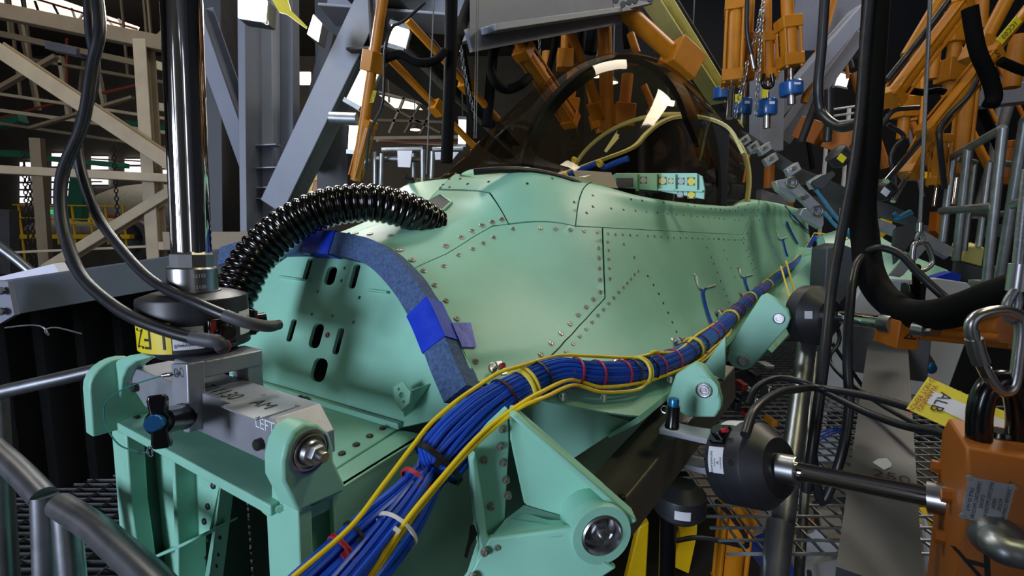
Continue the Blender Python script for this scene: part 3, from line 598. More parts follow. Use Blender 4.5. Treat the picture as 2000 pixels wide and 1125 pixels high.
# ============================================================ LOAD BEAM, YOKE, LOAD CELL, RAM
sB = .362; BM = thing('load_beam', 'brushed grey load beam engraved LEFT, spanning the two green lugs', 'load beam', S(*a8(455, 830), sB))
zt = S(*a8(455, 713), sB).z; zb = S(*a8(460, 921), sB).z; tA, tB2 = -.172, .335
dz = zt - zb; sd = .075
def bp(t, z, s): return AX * s + LX * (t + TC) + UZ * z
oc = [(tA + .012, zt), (tB2 - .03, zt), (tB2, zt - .035), (tB2, zb), (tA + .05, zb), (tA, zb + .03), (tA, zt - .012)]
mb = MB(); mb.prism([bp(t, z, sB) for t, z in oc], AX * sd); BB = mb.build('beam_body', 'brushed', BM, bevel=.0015)
for x, y in [(130, 685), (780, 980)]:
    p = S(*a8(x, y), sB); mb = MB(); mb.lathe(p, -AX, [(.0085, 0), (.0085, .008), (.007, .01), (.0001, .01)], 18); mb.build('dowel_pin', 'boltdark', BM, smooth=30)
lettering('engraving', 'LEFT', flat(S(*a8(795, 887), sB - .0006), LX, UZ), 'labelwhite', BM, .024)
cT = PL(*a8(562, 712), bp(0, zt, 0), UZ); lettering('engraving', '711130', flat(cT + UZ * .0006, LX, AX), 'ink', BM, .036)
c = PL(*a8(775, 790), bp(0, zt, 0), UZ); mb = MB(); mb.obox(c + UZ * .001, LX * .046, AX * .033, UZ * .001); mb.build('name_plate', 'zinc', BM)
lettering('plate_logo', 'AM', flat(PL(*a8(785, 785), bp(0, zt, 0), UZ) + UZ * .0026, LX, AX), 'ink', BM, .03, 1.1)
mb = MB(); mb.lathe((0, 0, 0), UZ, [(.0035, 0), (.0035, .002), (.0001, .0022)], 10); SCW = mb.mesh('screw', 'brushed')
for i in (-1, 1):
    for j in (-1, 1): put('screw', SCW, BM, Matrix.Translation(c + UZ * .002 + LX * .041 * i + AX * .028 * j))
# yoke
YK = thing('yoke', 'machined grey fork yoke straddling the load beam under the load cell', 'yoke', S(*a8(400, 900), .345))
sY = .342; fl = [S(*a8(x, y), sY) for x, y in [(303, 540), (385, 540), (388, 905), (372, 932), (345, 905), (308, 800)]]
mb = MB(); mb.prism([S(*a8(x, y), sY) for x, y in [(305, 566), (388, 566), (400, 890), (400, 925), (375, 925), (310, 840)]], AX * .026); mb.build('front_leg', 'brushed', YK, bevel=.002)
tq = (S(*a8(345, 700), sY) - C0).dot(LX) - TC
mb = MB(); mb.obox(bp(tq, (zt + zb) / 2 + .02, sB + sd + .016), LX * .027, AX * .013, UZ * (dz / 2 + .03)); mb.build('back_leg', 'brushed', YK, bevel=.002)
zc = S(*a8(400, 520), .40).z
mb = MB(); mb.obox(bp(tq, zt + .036, (sY + sB + sd + .029) / 2 + .004), LX * .03, AX * ((sB + sd + .029 - sY) / 2 - .004), UZ * .014); mb.build('bridge', 'brushed', YK, bevel=.003)
# ball-lock pin
PN = thing('lock_pin', 'black T-handle locking pin with blue button through the yoke', 'pin', S(*z6(360, 390), .33))
q0 = S(*z6(375, 385), .342); q1 = S(*z6(262, 412), .275); dP = (q1 - q0).normalized()
mb = MB(); mb.lathe(q0 + dP * -.002, dP, [(.021, 0), (.021, .01), (.0195, .012), (.0195, .06), (.0185, (q1 - q0).length), (.0001, (q1 - q0).length)], 24); mb.build('barrel', 'gloss_black', PN)
up = (S(*z6(237, 288), .275) - S(*z6(262, 535), .275)).normalized(); ha = (S(*z6(237, 288), .275) - S(*z6(262, 535), .275)).length / 2; sx = up.cross(dP).normalized()
mb = MB(); R = []
for k, hw in ((-1, .0095), (-.8, .0115), (-.3, .0095), (-.12, .014), (.12, .014), (.3, .0095), (.8, .0115), (1, .0095)):
    c = q1 + up * ha * k - dP * .004; R.append([c + sx * hw + dP * .009, c - sx * hw + dP * .009, c - sx * hw - dP * .009, c + sx * hw - dP * .009])
mb.rings(R); mb.build('handle', 'gloss_black', PN, bevel=.003)
mb = MB(); mb.lathe(q1 + dP * .003, dP, [(.0105, 0), (.0105, .012), (.0115, .013), (.0115, .02), (.010, .022), (.0001, .022)], 20); mb.build('button', 'blueanod', PN)
yA = .262
LN = thing('lanyard', 'teal wire lanyard looping from the yoke to the black pin handle', 'lanyard', S(*a8(0, 720), .30))
lp = cr([S(*p, s) for p, s in ((a8(330, 620), .335), (a8(270, 625), .325), (a8(150, 660), .31), (a8(40, 705), .30), ((205, 790), .29), ((207, 830), .285), ((232, 868), .28), ((270, 882), .275), ((292, 884), .27))], 6)
mb = MB(); mb.tube(lp, .0012, 6); mb.build('wire', 'teal_cord', LN)
for i in (5, len(lp) - 6):
    d = (lp[i + 1] - lp[i - 1]).normalized(); mb = MB()
    for k in range(3): mb.lathe(lp[i] + d * (k - 1.5) * .005, d, [(.0034, 0), (.0034, .0042)], 10)
    mb.build('crimp', 'steel', LN)
for rc_ in (S(*z6(220, 550), .268), S(*a8(335, 612), .335)): mb = MB(); mb.torus(rc_, V((1, .3, .2)), .007, .001, 14, 6); mb.build('ring', 'steel', LN)
# load cell (drum) under the ram
sC = .405
def cellpt(): return None
ctr = S(*a8(438, 400), sC); tc = (ctr - C0).dot(LX) - TC
CX = lambda z: bp(tc, z, sC)
rC = .084; zlo = S(*a8(385, 522), sC - .088).z - .024; zfr = S(*a8(430, 318), sC - .09).z; ztp = S(*a8(438, 188), sC).z
print('CELL', zlo, zfr, ztp, 'beam', zt, zb)
def load_cell(nm, lab, base, ax, r, h1, h2, rt, parent=None):
    LC = thing(nm, lab, 'load cell', base)
    ax = V(ax).normalized(); mb = MB(); mb.lathe(base, ax, [(r * .72, -.012), (r * .8, 0), (r, .004), (r, h1), (r * .985, h1 + .004), (rt, h2), (.0001, h2)], 56); bd = mb.build('drum', 'anodblack', LC, smooth=22)
    mb = MB(); mb.lathe(base + ax * (h1 * .38), ax, [(r * 1.0, -.001), (r * 1.002, -.001), (r * 1.002, .0012), (r * 1.0, .0012)], 56); sub(mb, 'groove', 'ink', bd)
    return LC, bd
base = CX(zlo)
h1 = zfr - zlo; h2 = ztp - zlo
LC, DR = load_cell('load_cell', 'black drum load cell with yellow tape under the chrome ram', base, UZ, rC, h1, h2, .062)
def onc(base, ax, r, e0, ang, h, off=.0008):     # point on the drum side
    w = ax.cross(e0); return base + ax * h + (e0 * math.cos(ang) + w * math.sin(ang)) * (r + off)
vc = (C0 - base); e0 = V((vc.x, vc.y, 0)).normalized()
def patch(nm, base, ax, r, e0, a0, a1_, hA, hB, m, parent, off=.0006):
    mb = MB(); n = 16
    mb.rings([[onc(base, ax, r, e0, a0 + (a1_ - a0) * k / n, hA, off), onc(base, ax, r, e0, a0 + (a1_ - a0) * k / n, hB, off), onc(base, ax, r, e0, a0 + (a1_ - a0) * k / n, hB, -.001), onc(base, ax, r, e0, a0 + (a1_ - a0) * k / n, hA, -.001)] for k in range(n + 1)])
    return sub(mb, nm, m, parent)
hL0, hL1 = .005, .005 + .64 * (h1 - .005)
patch('yellow_tape', base, UZ, rC, e0, -1.5, -.42, hL0, hL1, 'labelyellow', DR); patch('white_label', base, UZ, rC, e0, -.40, .12, hL0 + .006, hL1 - .008, 'labelwhite', DR, .001)
patch('white_label', base, UZ, rC, e0, .86, 1.35, hL0 + .016, hL1 + .006, 'labelwhite', DR)
hm = (hL0 + hL1) / 2
def wrap(base, ax, r, e0, a0, h, flip=1, off=.0018): return lambda x, y: onc(base, ax, r, e0, a0 + flip * x / r, h + flip * y, off)
lettering('lettering', '1 FZ', wrap(base, UZ, rC, e0, -.86, hm, -1, .0012), 'ink', DR, .047, .8)
lettering('label_text', 'Honeywell', wrap(base, UZ, rC, e0, -.14, hL0 + .013, -1), 'ink', DR, .0092)
for i, t in enumerate(('BRIDGE', 'A', 'FEEDBACK')): lettering('label_text', t, wrap(base, UZ, rC, e0, -.14, hL0 + .019 + .0062 * i, -1), 'ink', DR, (.0045, .009, .0045)[i])
lettering('label_text', 'Honeywell', wrap(base, UZ, rC, e0, 1.1, hL1 - .006, -1), 'ink', DR, .008)
p = onc(base, UZ, rC, e0, .18, h1 - .008); mb = MB(); mb.cyl(p - e0 * .006, p + e0 * .0006, .0045, n=12); sub(mb, 'port', 'ink', DR)
for k, a0 in enumerate((.42, 1.65)):
    pc = onc(base, UZ, rC, e0, a0, hm + .004); d = (pc - base); d.z = 0; d.normalize(); t_ = UZ.cross(d)
    mb = MB(); mb.obox(pc, d * .008, t_ * .022, UZ * .024); cb_ = mb.build('connector_block', 'gloss_black', LC, bevel=.003)
    mb = MB(); mb.lathe(pc + d * .006, d, [(.015, 0), (.015, .006), (.013, .007), (.013, .02), (.011, .022), (.0001, .022)], 18); sub(mb, 'connector', 'gloss_black', cb_)
    mb = MB(); mb.obox(pc - t_ * .016 + d * .009, d * .002, t_ * .004, UZ * .02); sub(mb, 'red_tab', 'redplast', cb_)
p = onc(base, UZ, rC, e0, .42, hm - .004) ; mb = MB(); mb.torus(p + e0 * .028 - UZ * .012, e0, .011, .0016, 16, 6); mb.build('purple_loop', 'redplast', LC)
# ram above
cA = CX(ztp); topp = S(352, -60, sC + .02); dR = (topp - cA).normalized()
RM = thing('hydraulic_ram', 'polished chrome ram rod rising from the drum load cell', 'ram', cA)
mb = MB(); mb.lathe(cA, dR, [(.043, 0), (.043, .003), (.0385, .003), (.0385, .04), (.0365, .043), (.033, .043)], 36); mb.build('collar', 'steel', RM, smooth=30)
mb = MB(); mb.lathe(cA + dR * .043, dR, [(.034, 0), (.034, .022), (.0305, .027)], 10); mb.build('nut_flats', 'steel', RM, smooth=20)
mb = MB(); mb.lathe(cA + dR * .066, dR, [(.0305, 0), (.0305, .9)], 48); mb.build('rod', 'chrome', RM)
vA = V((-cA.x, -cA.y, 0)).normalized()
for i, hh in enumerate((.011, .030)): lettering('engraving', 'S2171', (lambda hh: lambda x, y: cA + dR * (hh - y) + (vA * math.cos(.25 - x / .0385) + UZ.cross(vA) * math.sin(.25 - x / .0385)) * .0388)(hh), 'labelwhite', RM, .008)
# ------------------------------------------------------------ two cables to the load cell
def cable(nm, lab, pts, r, m='cable', n=10, k=6, cat='cable', group=None, ends=None):
    P = cr([Y(*p) if len(p) == 3 else V(p[0]) for p in pts], k)
    mb = MB(); mb.tube(P, r, n)
    if ends:
        t = thing(nm, lab, cat, P[-1], group); mb.build('jacket', m, t); i0 = int(len(P) * ends)
        mb = MB(); mb.tube(P[i0:-3], r * 1.12, n); mb.build('shrink_sleeve', 'darkgrey', t); return t
    return mb.build(nm, m, label=lab, cat=cat, group=group)
c1e = onc(base, UZ, rC, e0, .42, hm + .004) + V((0, -.035, 0))
cable('cable', 'thick black cable looping widest left of the chrome ram', [(190, -10, .95), (195, 60, .93), (180, 130, .92), (162, 240, .9), (125, 330, .88), (118, 400, .86), (130, 470, .84), (160, 540, .81), (215, 592, .78), (270, 625, .755), (345, 652, .735), (400, 664, .725), (425, 668, .725), (438, 682, .735)], .0095, ends=.8)
cable('cable', 'thinner black cable crossing in front of the load cell cone', [(172, -10, .97), (176, 60, .96), (185, 120, .95), (180, 180, .94), (160, 230, .93), (151, 280, .92), (160, 340, .91), (190, 420, .9), (240, 490, .86), (300, 550, .81), (380, 590, .765), (465, 625, .75), (520, 637, .775), (545, 634, .80)], .0085, ends=.82)
# ------------------------------------------------------------ corrugated hose
hp = cr([Y(*p) for p in [(*z7(60, 660), .97), (*z7(140, 545), 1.0), (*z7(215, 400), 1.03), (*z7(330, 275), 1.06), (*z7(460, 192), 1.085), (*z7(600, 144), 1.1), (*z7(760, 132), 1.12), (*z7(880, 155), 1.14), (*z7(970, 188), 1.16), (*z7(1050, 235), 1.2)]], 40)
L = [0]
for i in range(1, len(hp)): L.append(L[-1] + (hp[i] - hp[i - 1]).length)
mb = MB(); n = int(L[-1] / .0016); xs = np.linspace(0, L[-1], n); P = [V((np.interp(x, L, [p.x for p in hp]), np.interp(x, L, [p.y for p in hp]), np.interp(x, L, [p.z for p in hp]))) for x in xs]
mb.tube(P, [.0375 + .0062 * abs(math.cos(math.pi * x / .0165)) ** .6 for x in xs], 28)
mb.build('corrugated_hose', 'hose', label='glossy black corrugated hose arching into the nose inlet', cat='hose', smooth=80)
# ------------------------------------------------------------ foam strip and blue tape
fpx = [(445, 505), (500, 490), (560, 480), (640, 479), (690, 485), (745, 503), (795, 550), (832, 605), (858, 660), (880, 715), (906, 772)]
fo = [Bk(*p, -.012) for p in fpx]; fp = cr(fo, 6)
mb = MB(); sq = [(1, .9), (.95, 1), (-.95, 1), (-1, .9), (-1, -.9), (-.95, -1), (.95, -1), (1, -.9)]
mb.tube(fp, .026, sq=sq, twist0=-nb); mb.build('foam_strip', 'foam', label='speckled blue-grey foam edging along the bulkhead rim', cat='foam strip')
def tape(lab, i0, i1, flap):
    t = thing('blue_tape', lab, 'tape', fp[(i0 + i1) // 2], 'blue tape on the foam edging'); mb = MB(); mb.tube(fp[i0:i1], .0285, sq=sq, twist0=-nb); mb.build('wrap', 'tape', t)
    if flap: mb = MB(); mb.prism(flap, SN(.2, 5) * .0015); mb.build('flap', 'tape', t)
tape('blue tape wrapped round the lower foam edging with flap on skin', 42, 51, [SP(*inv(*p), .002) for p in [(868, 636), (918, 632), (929, 680), (885, 682)]])
tape('blue tape wrapped round the foam crest below the hose', 16, 22, [Bk(*p, -.03) for p in [z7(580, 300), z7(660, 268), z7(668, 276), z7(625, 292), z7(600, 310)]])
# ------------------------------------------------------------ cable bundle along the chine
def onskin(px, py, off): u, v = inv(px, py); return SP(u, v, off)
bpts = [onskin(1592, 465, .02), onskin(1560, 500, .025), onskin(1505, 546, .03), onskin(1450, 590, .033), onskin(1400, 640, .034), onskin(1335, 693, .03), onskin(1250, 737, .028), onskin(1150, 752, .029), onskin(1070, 752, .032)]
bpts += [Y(995, 772, .80), Y(940, 812, .755), Y(890, 862, .715), Y(855, 905, .69)]
bc = cr(bpts, 6); BU = thing('cable_bundle', 'thick bundle of blue instrumentation wires tied along the fuselage side', 'cable bundle', bc[-1])
def pathframes(P):
    out = []; u = None
    for i in range(len(P)):
        d = (P[min(i + 1, len(P) - 1)] - P[max(i - 1, 0)]).normalized()
        u = frame(d)[0] if u is None else (u - d * u.dot(d)).normalized(); out.append((P[i], d, u, d.cross(u)))
    return out
fr = pathframes(bc); nA = [Y(*p) for p in [(790, 975, .64), (730, 1032, .60), (660, 1098, .56), (590, 1165, .52)]]; nB = [Y(*p) for p in [(815, 975, .63), (775, 1035, .59), (725, 1100, .55), (660, 1180, .50)]]
fA = pathframes(cr([bc[-1]] + nA, 5)[2:]); fB = pathframes(cr([bc[-1]] + nB, 5)[2:])
rs = np.interp(np.arange(len(fr)), [0, 8, 20, 34, 48, 54, 60, 66, len(fr) - 1], [.012, .016, .019, .0215, .024, .028, .034, .037, .036])
def wire(ang, rad, sub_, ph): 
    P = []
    for i, (p, d, u, w) in enumerate(fr):
        a = ang + .05 * math.sin(i * .25 + ph * 9) + i * .006; r = rs[i] * rad; P.append(p + u * math.cos(a) * r + w * math.sin(a) * r)
    for j, (p, d, u, w) in enumerate(sub_):
        a = ang * 2 + ph; r = .026 * rad * min(1, .75 + j * .03); P.append(p + u * math.cos(a) * r + w * math.sin(a) * r)
    return P
NW = 30
for k in range(NW):
    ang = 2 * math.pi * k / NW; left = math.cos(ang) < 0
    mb = MB(); mb.tube(wire(ang, 1 if k % 3 else .93, fA if math.sin(ang + 2.2) > 0 else fB, random.random()), .0036, 6); mb.build('blue_wire', 'bluewire', BU)
for k in range(7):
    mb = MB(); mb.tube(wire(2 * math.pi * k / 7, .5, fA if k % 2 else fB, random.random()), .0055, 6); mb.build('blue_wire', 'bluewire', BU)
mb = MB(); mb.tube(bc, [r * .86 for r in rs], 12); mb.build('bundle_core', 'bluewire', BU)
def near(px, py, F_=fr): return min(F_, key=lambda f: (pixel(f[0])[0] - px) ** 2 + (pixel(f[0])[1] - py) ** 2)
def ridx(f): 
    for i, g in enumerate(fr):
        if g is f: return rs[i]
    return .021
def tie(px, py, m, wd_, nm, F_=fr, tail=True, th=.0012):
    f = near(px, py, F_); p, d, u, w = f; r = (ridx(f) + .0042) if F_ is fr else .029; mb = MB(); n = 24; ring = []
    for j in range(n):
        a = 2 * math.pi * j / n; e = u * math.cos(a) + w * math.sin(a); ring.append([p + e * r - d * wd_, p + e * (r + th * 2) - d * wd_, p + e * (r + th * 2) + d * wd_, p + e * r + d * wd_])
    mb.rings(ring, closed=True)
    if tail:
        vdir = (C0 - p).normalized(); q = p + vdir * (r + .002); mb.obox(q, d * wd_ * 1.3, vdir * .003, vdir.cross(d) * .005)
    return mb.build(nm, m, BU)
for px, py in [(1025, 748), (1249, 736), (1354, 684), (1425, 624), (1466, 585), (1497, 550)]:
    f = near(px, py); r = ridx(f) + .007
    for k in (-1, 1):
        mb = MB(); mb.torus(f[0] + f[1] * .0055 * k * (r / .04), f[1], r, .0048 * (r / .04), 28, 8); mb.build('yellow_ring', 'yellowring', BU)
for q in [z8(575, 1040), z8(965, 970), z8(1075, 985), z8(1235, 960), z8(1410, 930), z8(1495, 900), z8(1625, 780), z8(1685, 745), z8(1725, 705), z8(1815, 630), z8(1835, 605), z8(1865, 575), z8(1930, 500), a3(120, 1015), a3(180, 935), a3(230, 880)]: tie(*q, 'redtie', .0018, 'red_tie')
for q in [z8(590, 1050), z8(800, 960), z8(1270, 955), z8(1350, 940), z8(1575, 830), z8(1640, 790), z8(1800, 650)]: tie(*q, 'blacktie', .0022, 'black_tie')
tie(*a1(680, 600), 'blacktie', .004, 'black_tie', th=.002)
tie(*a1(255, 1000), 'redtie', .003, 'red_tie', fA); tie(*a1(280, 1020), 'redtie', .002, 'red_tie', fA); tie(*a1(570, 655), 'redtie', .003, 'red_tie', fA); tie(*a1(515, 910), 'whitetie', .0022, 'white_tie', fB); tie(*a1(300, 915), 'blacktie', .002, 'black_tie', fA)
def ypath(pts): return cr([onskin(px, py, q) if q < .2 else Y(px, py, q) for px, py, q in pts], 6)
yw = [[(*a1(20, 1140), .50), (*a1(300, 895), .56), (*a1(460, 690), .60), (*a1(600, 505), .64), (*a1(680, 405), .67), (*a1(800, 300), .70), (*a1(900, 230), .74), (*a1(1000, 165), .77), (*a1(1090, 137), .80), (*a1(1250, 130), .03), (*a1(1400, 140), .035), (*a1(1590, 148), .04), (*a1(1680, 128), .05), (*a2(300, 545), .05), (*a2(450, 520), .045), (*a2(580, 410), .045), (*a2(760, 290), .04), (*a2(905, 190), .035), (*a2(1060, 20), .03), (1552, 500), (1588, 458)],
      [(*a1(385, 1140), .53), (*a1(560, 870), .575), (*a1(740, 650), .62), (*a1(890, 480), .66), (*a1(1000, 385), .69), (*a1(1100, 315), .71), (*a1(1190, 262), .74), (*a1(1300, 272), .04), (*a1(1450, 285), .03), (*a1(1600, 265), .03), (*a1(1720, 225), .03), (*a2(450, 640), .035), (*a2(600, 560), .035), (*a2(700, 470), .035), (*a2(800, 390), .03), (*a2(820, 350), .03)],
      [(*a1(400, 1140), .535), (*a1(575, 875), .585), (*a1(760, 645), .625), (*a1(905, 490), .665), (*a1(1010, 400), .69), (*a1(1120, 320), .71), (*a1(1220, 280), .74), (*a1(1320, 288), .035), (*a1(1460, 300), .025), (*a1(1620, 285), .025), (*a2(330, 690), .03), (*a2(480, 625), .03), (*a2(640, 550), .03), (*a2(740, 450), .03), (*a2(815, 365), .03)]]
for i, (pp, lb) in enumerate(zip(yw, ('yellow wire riding along the upper edge of the blue bundle', 'yellow wire hugging the lower edge of the blue bundle', 'outermost yellow wire below the blue bundle'))):
    pts = [p if len(p) == 3 else (*p, .03) for p in pp]; mb = MB(); mb.tube(ypath(pts), .0034, 8); mb.build('yellow_wire', 'yellowwire', label=lb, cat='wire', group='yellow wires beside the bundle')
for q, m in ((a1(920, 470), 'whitetie'), (a1(1305, 278), 'whitetie'), (a1(1500, 285), 'whitetie'), (a2(500, 630), 'whitetie'), (a2(720, 470), 'whitetie')):
    p = near(*q)[0]; pp = Y(q[0], q[1], p.y - .03); mb = MB(); mb.obox(pp, (.002, 0, 0), (0, .002, 0), (0, 0, .007)); mb.tube([pp + V((.006 * math.cos(a), .004, .006 * math.sin(a))) for a in np.linspace(0, 6.28, 10)], .001, 5); mb.build('white_tie', m, BU)
# stud clips holding the bundle
CLN = ['below the long panel joint', 'in mid side', 'above the lug plate', 'past the lug plate', 'near the wire branch', 'farthest aft']
for i, q in enumerate([z8(555, 912), z8(1195, 888), z8(1493, 772), z8(1708, 620), z8(1838, 527)]):
    u, v = inv(*q); p = SP(u, v); n = SN(u, v); k = SP(u + .02, v) - p; k.normalize(); dn_ = n.cross(k); dn_ = dn_ if dn_.z < 0 else -dn_
    t = thing('stud_clip', 'round steel stud clip on the skin ' + CLN[i], 'clip', p, 'clips holding the wire bundle')
    mb = MB(); mb.lathe(p, n, [(.0135, 0), (.0135, .002), (.011, .003), (.0001, .003)], 20); mb.build('disc', 'steel', t)
    mb = MB(); mb.cyl(p + n * .002, p + n * .018, .0035, n=10); mb.obox(p + n * .016 + dn_ * .01, k * .006, dn_ * .014, n * .0025); mb.build('saddle', 'steel', t)
    mb = MB(); mb.cyl(p + n * .018 + dn_ * .006, p + n * .026 + dn_ * .01, .005, n=8); mb.build('nut', 'redplast', t)
# short blue branches to strain gauges
for i, (pts, lb) in enumerate([([z8(1645, 492), z8(1632, 510), z8(1638, 560), z8(1655, 620), z8(1680, 690)], 'short blue wire branch nearest along the skin'), ([z8(1858, 430), z8(1852, 450), z8(1862, 490), z8(1872, 512)], 'short blue wire branch second along the skin'), ([a3(385, 530), a3(400, 565), a3(425, 615), a3(448, 655)], 'blue wire branch highest on the skin'), ([a3(362, 625), a3(370, 660), a3(380, 700), a3(390, 725)], 'blue wire branch third along the skin'), ([a3(380, 440), a3(420, 490), a3(470, 545), a3(545, 590)], 'blue wire branch running down from the grey lug plate')]):
    t = thing('wire_branch', lb, 'wire', onskin(*pts[-1], .004), 'strain gauge branches')
    for k in (0, 1):
        mb = MB(); mb.tube(cr([onskin(x + k * 2.2, y, .006) for x, y in pts], 5), .0032, 6); mb.build('wire', 'bluewire', t)
    if i in (0, 1, 3):
        x, y = pts[0]; sc = (1, .7, .6, .5)[i]
        mb = MB(); mb.tube(cr([onskin(x + dx * sc, y + dy * sc, .004) for dx, dy in [(2, 2), (-8, 0), (-14, -8), (-16, -22), (-20, -28)]], 4), .0035, 6); mb.build('gauge_tape', 'whitetie', t)
        mb = MB(); mb.tube(cr([onskin(x + dx * sc, y + dy * sc, .004) for dx, dy in [(0, 0), (10, -3), (22, -7)]], 4), .003, 6); mb.build('gauge_lead', 'whitetie', t)
        mb = MB(); p = onskin(x - 16 * sc, y - 16 * sc, .003); n = SN(*inv(x, y)); u, w = frame(n); mb.obox(p, u * .004, w * .010, n * .001); mb.build('gauge_pad', 'seal_yellow', t)
# ============================================================ RIGHT SIDE: LUG PLATES, SIDE LOAD LINE, CABLES
b1 = zm(1380, 0, 4.018); b2 = zm(1680, 0, 4.018); b3 = zm(1640, 240, 3.517); b4 = zm(1240, 780, 3.26); b5 = zm(1560, 780, 3.261); b6 = zm(880, 0, 3.846); b7 = zm(0, 0, 3.75); b8 = zm(0, 280, 4.018)
def lugplate(lab, s, outl, th, eyes):
    t = thing('lug_plate', lab, 'bracket', S(*outl[0], s)); ou = [S(*p, s) for p in outl]
    mb = MB(); mb.prism(ou, AX * th); b = mb.build('plate', 'primer', t, bevel=.004)
    for e, rp in eyes:
        c = S(*e, s); r = (S(e[0] + rp, e[1], s) - c).length * .8
        mb = MB(); mb.lathe(c, -AX, [(r * 1.7, 0), (r * 1.7, .002), (.0001, .002)], 32); sub(mb, 'boss', 'primer', b)
        mb = MB(); mb.lathe(c, -AX, [(r, .001), (r, .008), (r * .86, .009), (r * .84, .004), (r * .68, .004), (r * .64, .008), (r * .45, .008), (r * .42, .004), (r * .3, .004), (r * .28, .007), (.0001, .007)], 28); sub(mb, 'bearing', 'steel', b, smooth=25)
lugplate('rounded green lug plate above the dark steel beam', 1.02, [a2(*p) for p in [(470, 770), (530, 600), (640, 532), (690, 548), (780, 665), (806, 760), (802, 810), (770, 862), (600, 860)]], .03, [(a2(705, 690), 20)])
lugplate('long green lug plate with two steel bearings', 1.62, [a2(*p) for p in [(860, 420), (1050, 120), (1085, 105), (1130, 130), (1215, 205), (1232, 255), (1212, 310), (1000, 550), (945, 572), (880, 558), (838, 500)]], .03, [(a2(1160, 255), 15), (a2(943, 510), 15)])
mb = MB(); mb.prism([S(*a2(*p), 1.22) for p in [(835, 360), (828, 640), (690, 560)]], AX * .012); mb.build('gusset', 'primer', label='triangular green gusset between the two lug plates', cat='gusset', bevel=.002)
# inlet cowl aft of the cockpit
mb = MB(); R = []
for k in range(15):
    f = k / 14; top = Y(*(1440 + 165 * f, 655 - 170 * f), 1.9 + 1.3 * f); bot = Y(*(1470 + 145 * f, 700 - 95 * f), 1.9 + 1.3 * f); m_ = (top + bot) / 2 + LX * .10 - AX * .05; far = AX * .3 - LX * .2
    R.append([top, top.lerp(m_, .5) + LX * .03, m_, m_.lerp(bot, .5) + LX * .02, bot, bot + far, top + far])
mb.rings(R); mb.build('inlet_cowl', 'primer', label='rounded green cowl lip where the bundle turns downward', cat='cowl')
cable('wire_bundle', 'thin blue wire bundle hanging off the cowl lip', [(1590, 462, 3.2), (1605, 480, 3.15), (1607, 520, 3.1), (1606, 560, 3.05), (1595, 580, 3.0)], .014, 'bluewire', cat='wire')
for i, (lab, pts) in enumerate((('yellow wire trailing aft past the black sheath', [(1590, 455, 3.1), (1615, 458, 3.0), (1640, 470, 2.9), (1665, 463, 2.8)]), ('yellow wire drooping off the bundle nearest the lug', [(1525, 520, 2.1), (1545, 590, 1.9), (1565, 650, 1.8), (1585, 700, 1.7), (1592, 730, 1.7)]), ('yellow wire drooping off the bundle farther aft', [(1535, 510, 2.2), (1558, 590, 2.0), (1580, 640, 1.9), (1588, 720, 1.8)]))):
    cable('yellow_wire', lab, pts, .004, 'yellowwire', 8, cat='wire')
# ---- dark steel beam below the chine
p0, p1 = Y(1205, 975, .86), Y(1395, 750, 1.2); d = (p1 - p0).normalized()
TB = thing('steel_beam', 'dark brownish steel box beam running aft under the chine', 'beam', p0)
mb = MB(); mb.bar(p0 - d * .08, p1 + d * .03, .085, .09, UZ); mb.build('box_section', 'brownsteel', TB, bevel=.004)
for q in (a5(85, 468), a2(678, 715)):
    p = PL(*q, p0 + UZ * .052, (UZ - d * UZ.dot(d)).normalized()); mb = MB(); mb.lathe(p - UZ * .003, UZ, [(.007, 0), (.007, .006), (.005, .008), (.0001, .008)], 14); mb.build('bolt', 'boltdark', TB)
# ---- side load line: pin, fork, load cell, rod, actuator
sF = .93
PI2 = thing('lock_pin', 'upright black locking pin with bright blue button on the fork plate', 'pin', S(*b4(238, 180), sF))
q0, q1 = S(*b4(236, 180), sF - .01), S(*b4(246, 40), sF - .01); dd = (q1 - q0).normalized(); hl = (q1 - q0).length
mb = MB(); mb.lathe(q0, dd, [(.0135, 0), (.0135, .006), (.0125, .008), (.0125, hl), (.0001, hl)], 20); mb.build('barrel', 'gloss_black', PI2)
mb = MB(); mb.lathe(q1, dd, [(.010, 0), (.010, .012), (.009, .014), (.0001, .014)], 18); mb.build('button', 'blueanod', PI2)
mb = MB(); mb.torus(q0.lerp(q1, .75) - LX * .016, AX, .007, .0012, 14, 6); mb.build('split_ring', 'steel', PI2)
mb = MB(); mb.prism([S(*b4(*p), sF) for p in [(152, 182), (330, 225), (530, 258), (566, 310), (560, 440), (512, 500), (310, 450), (322, 415), (430, 438), (470, 430), (480, 405), (480, 315), (462, 292), (330, 262), (152, 222)]], AX * .05)
mb.build('fork_plate', 'brushed', label='machined U-shaped fork plate gripping the dark beam', cat='fork plate', bevel=.002)
bs = S(*b4(600, 395), sF + .03); tpp = S(*b4(925, 435), sF - .01); ax2 = (tpp - bs).normalized(); hh = (tpp - bs).length; r2 = .075
LC2, D2 = load_cell('load_cell', 'large black load cell lying on its side by the grey pole', bs, ax2, r2, hh * .68, hh, .05)
e2 = ((C0 - bs) - ax2 * (C0 - bs).dot(ax2)).normalized()
patch('white_label', bs, ax2, r2, e2, -.30, .30, .012, .042, 'labelwhite', D2); patch('white_label', bs, ax2, r2, e2, -1.5, -1.0, .012, .045, 'labelwhite', D2)
w2 = ax2.cross(e2)
lettering('label_text', 'Honeywell', lambda x, y: onc(bs, ax2, r2, e2, .06 + x / r2, .019 - y, .0012), 'ink', D2, .0085)
for i, t in enumerate(('BRIDGE', 'A', 'FEEDBACK')): lettering('label_text', t, (lambda i: lambda x, y: onc(bs, ax2, r2, e2, .06 + x / r2, .026 + .006 * i - y, .0012))(i), 'ink', D2, (.004, .009, .004)[i])
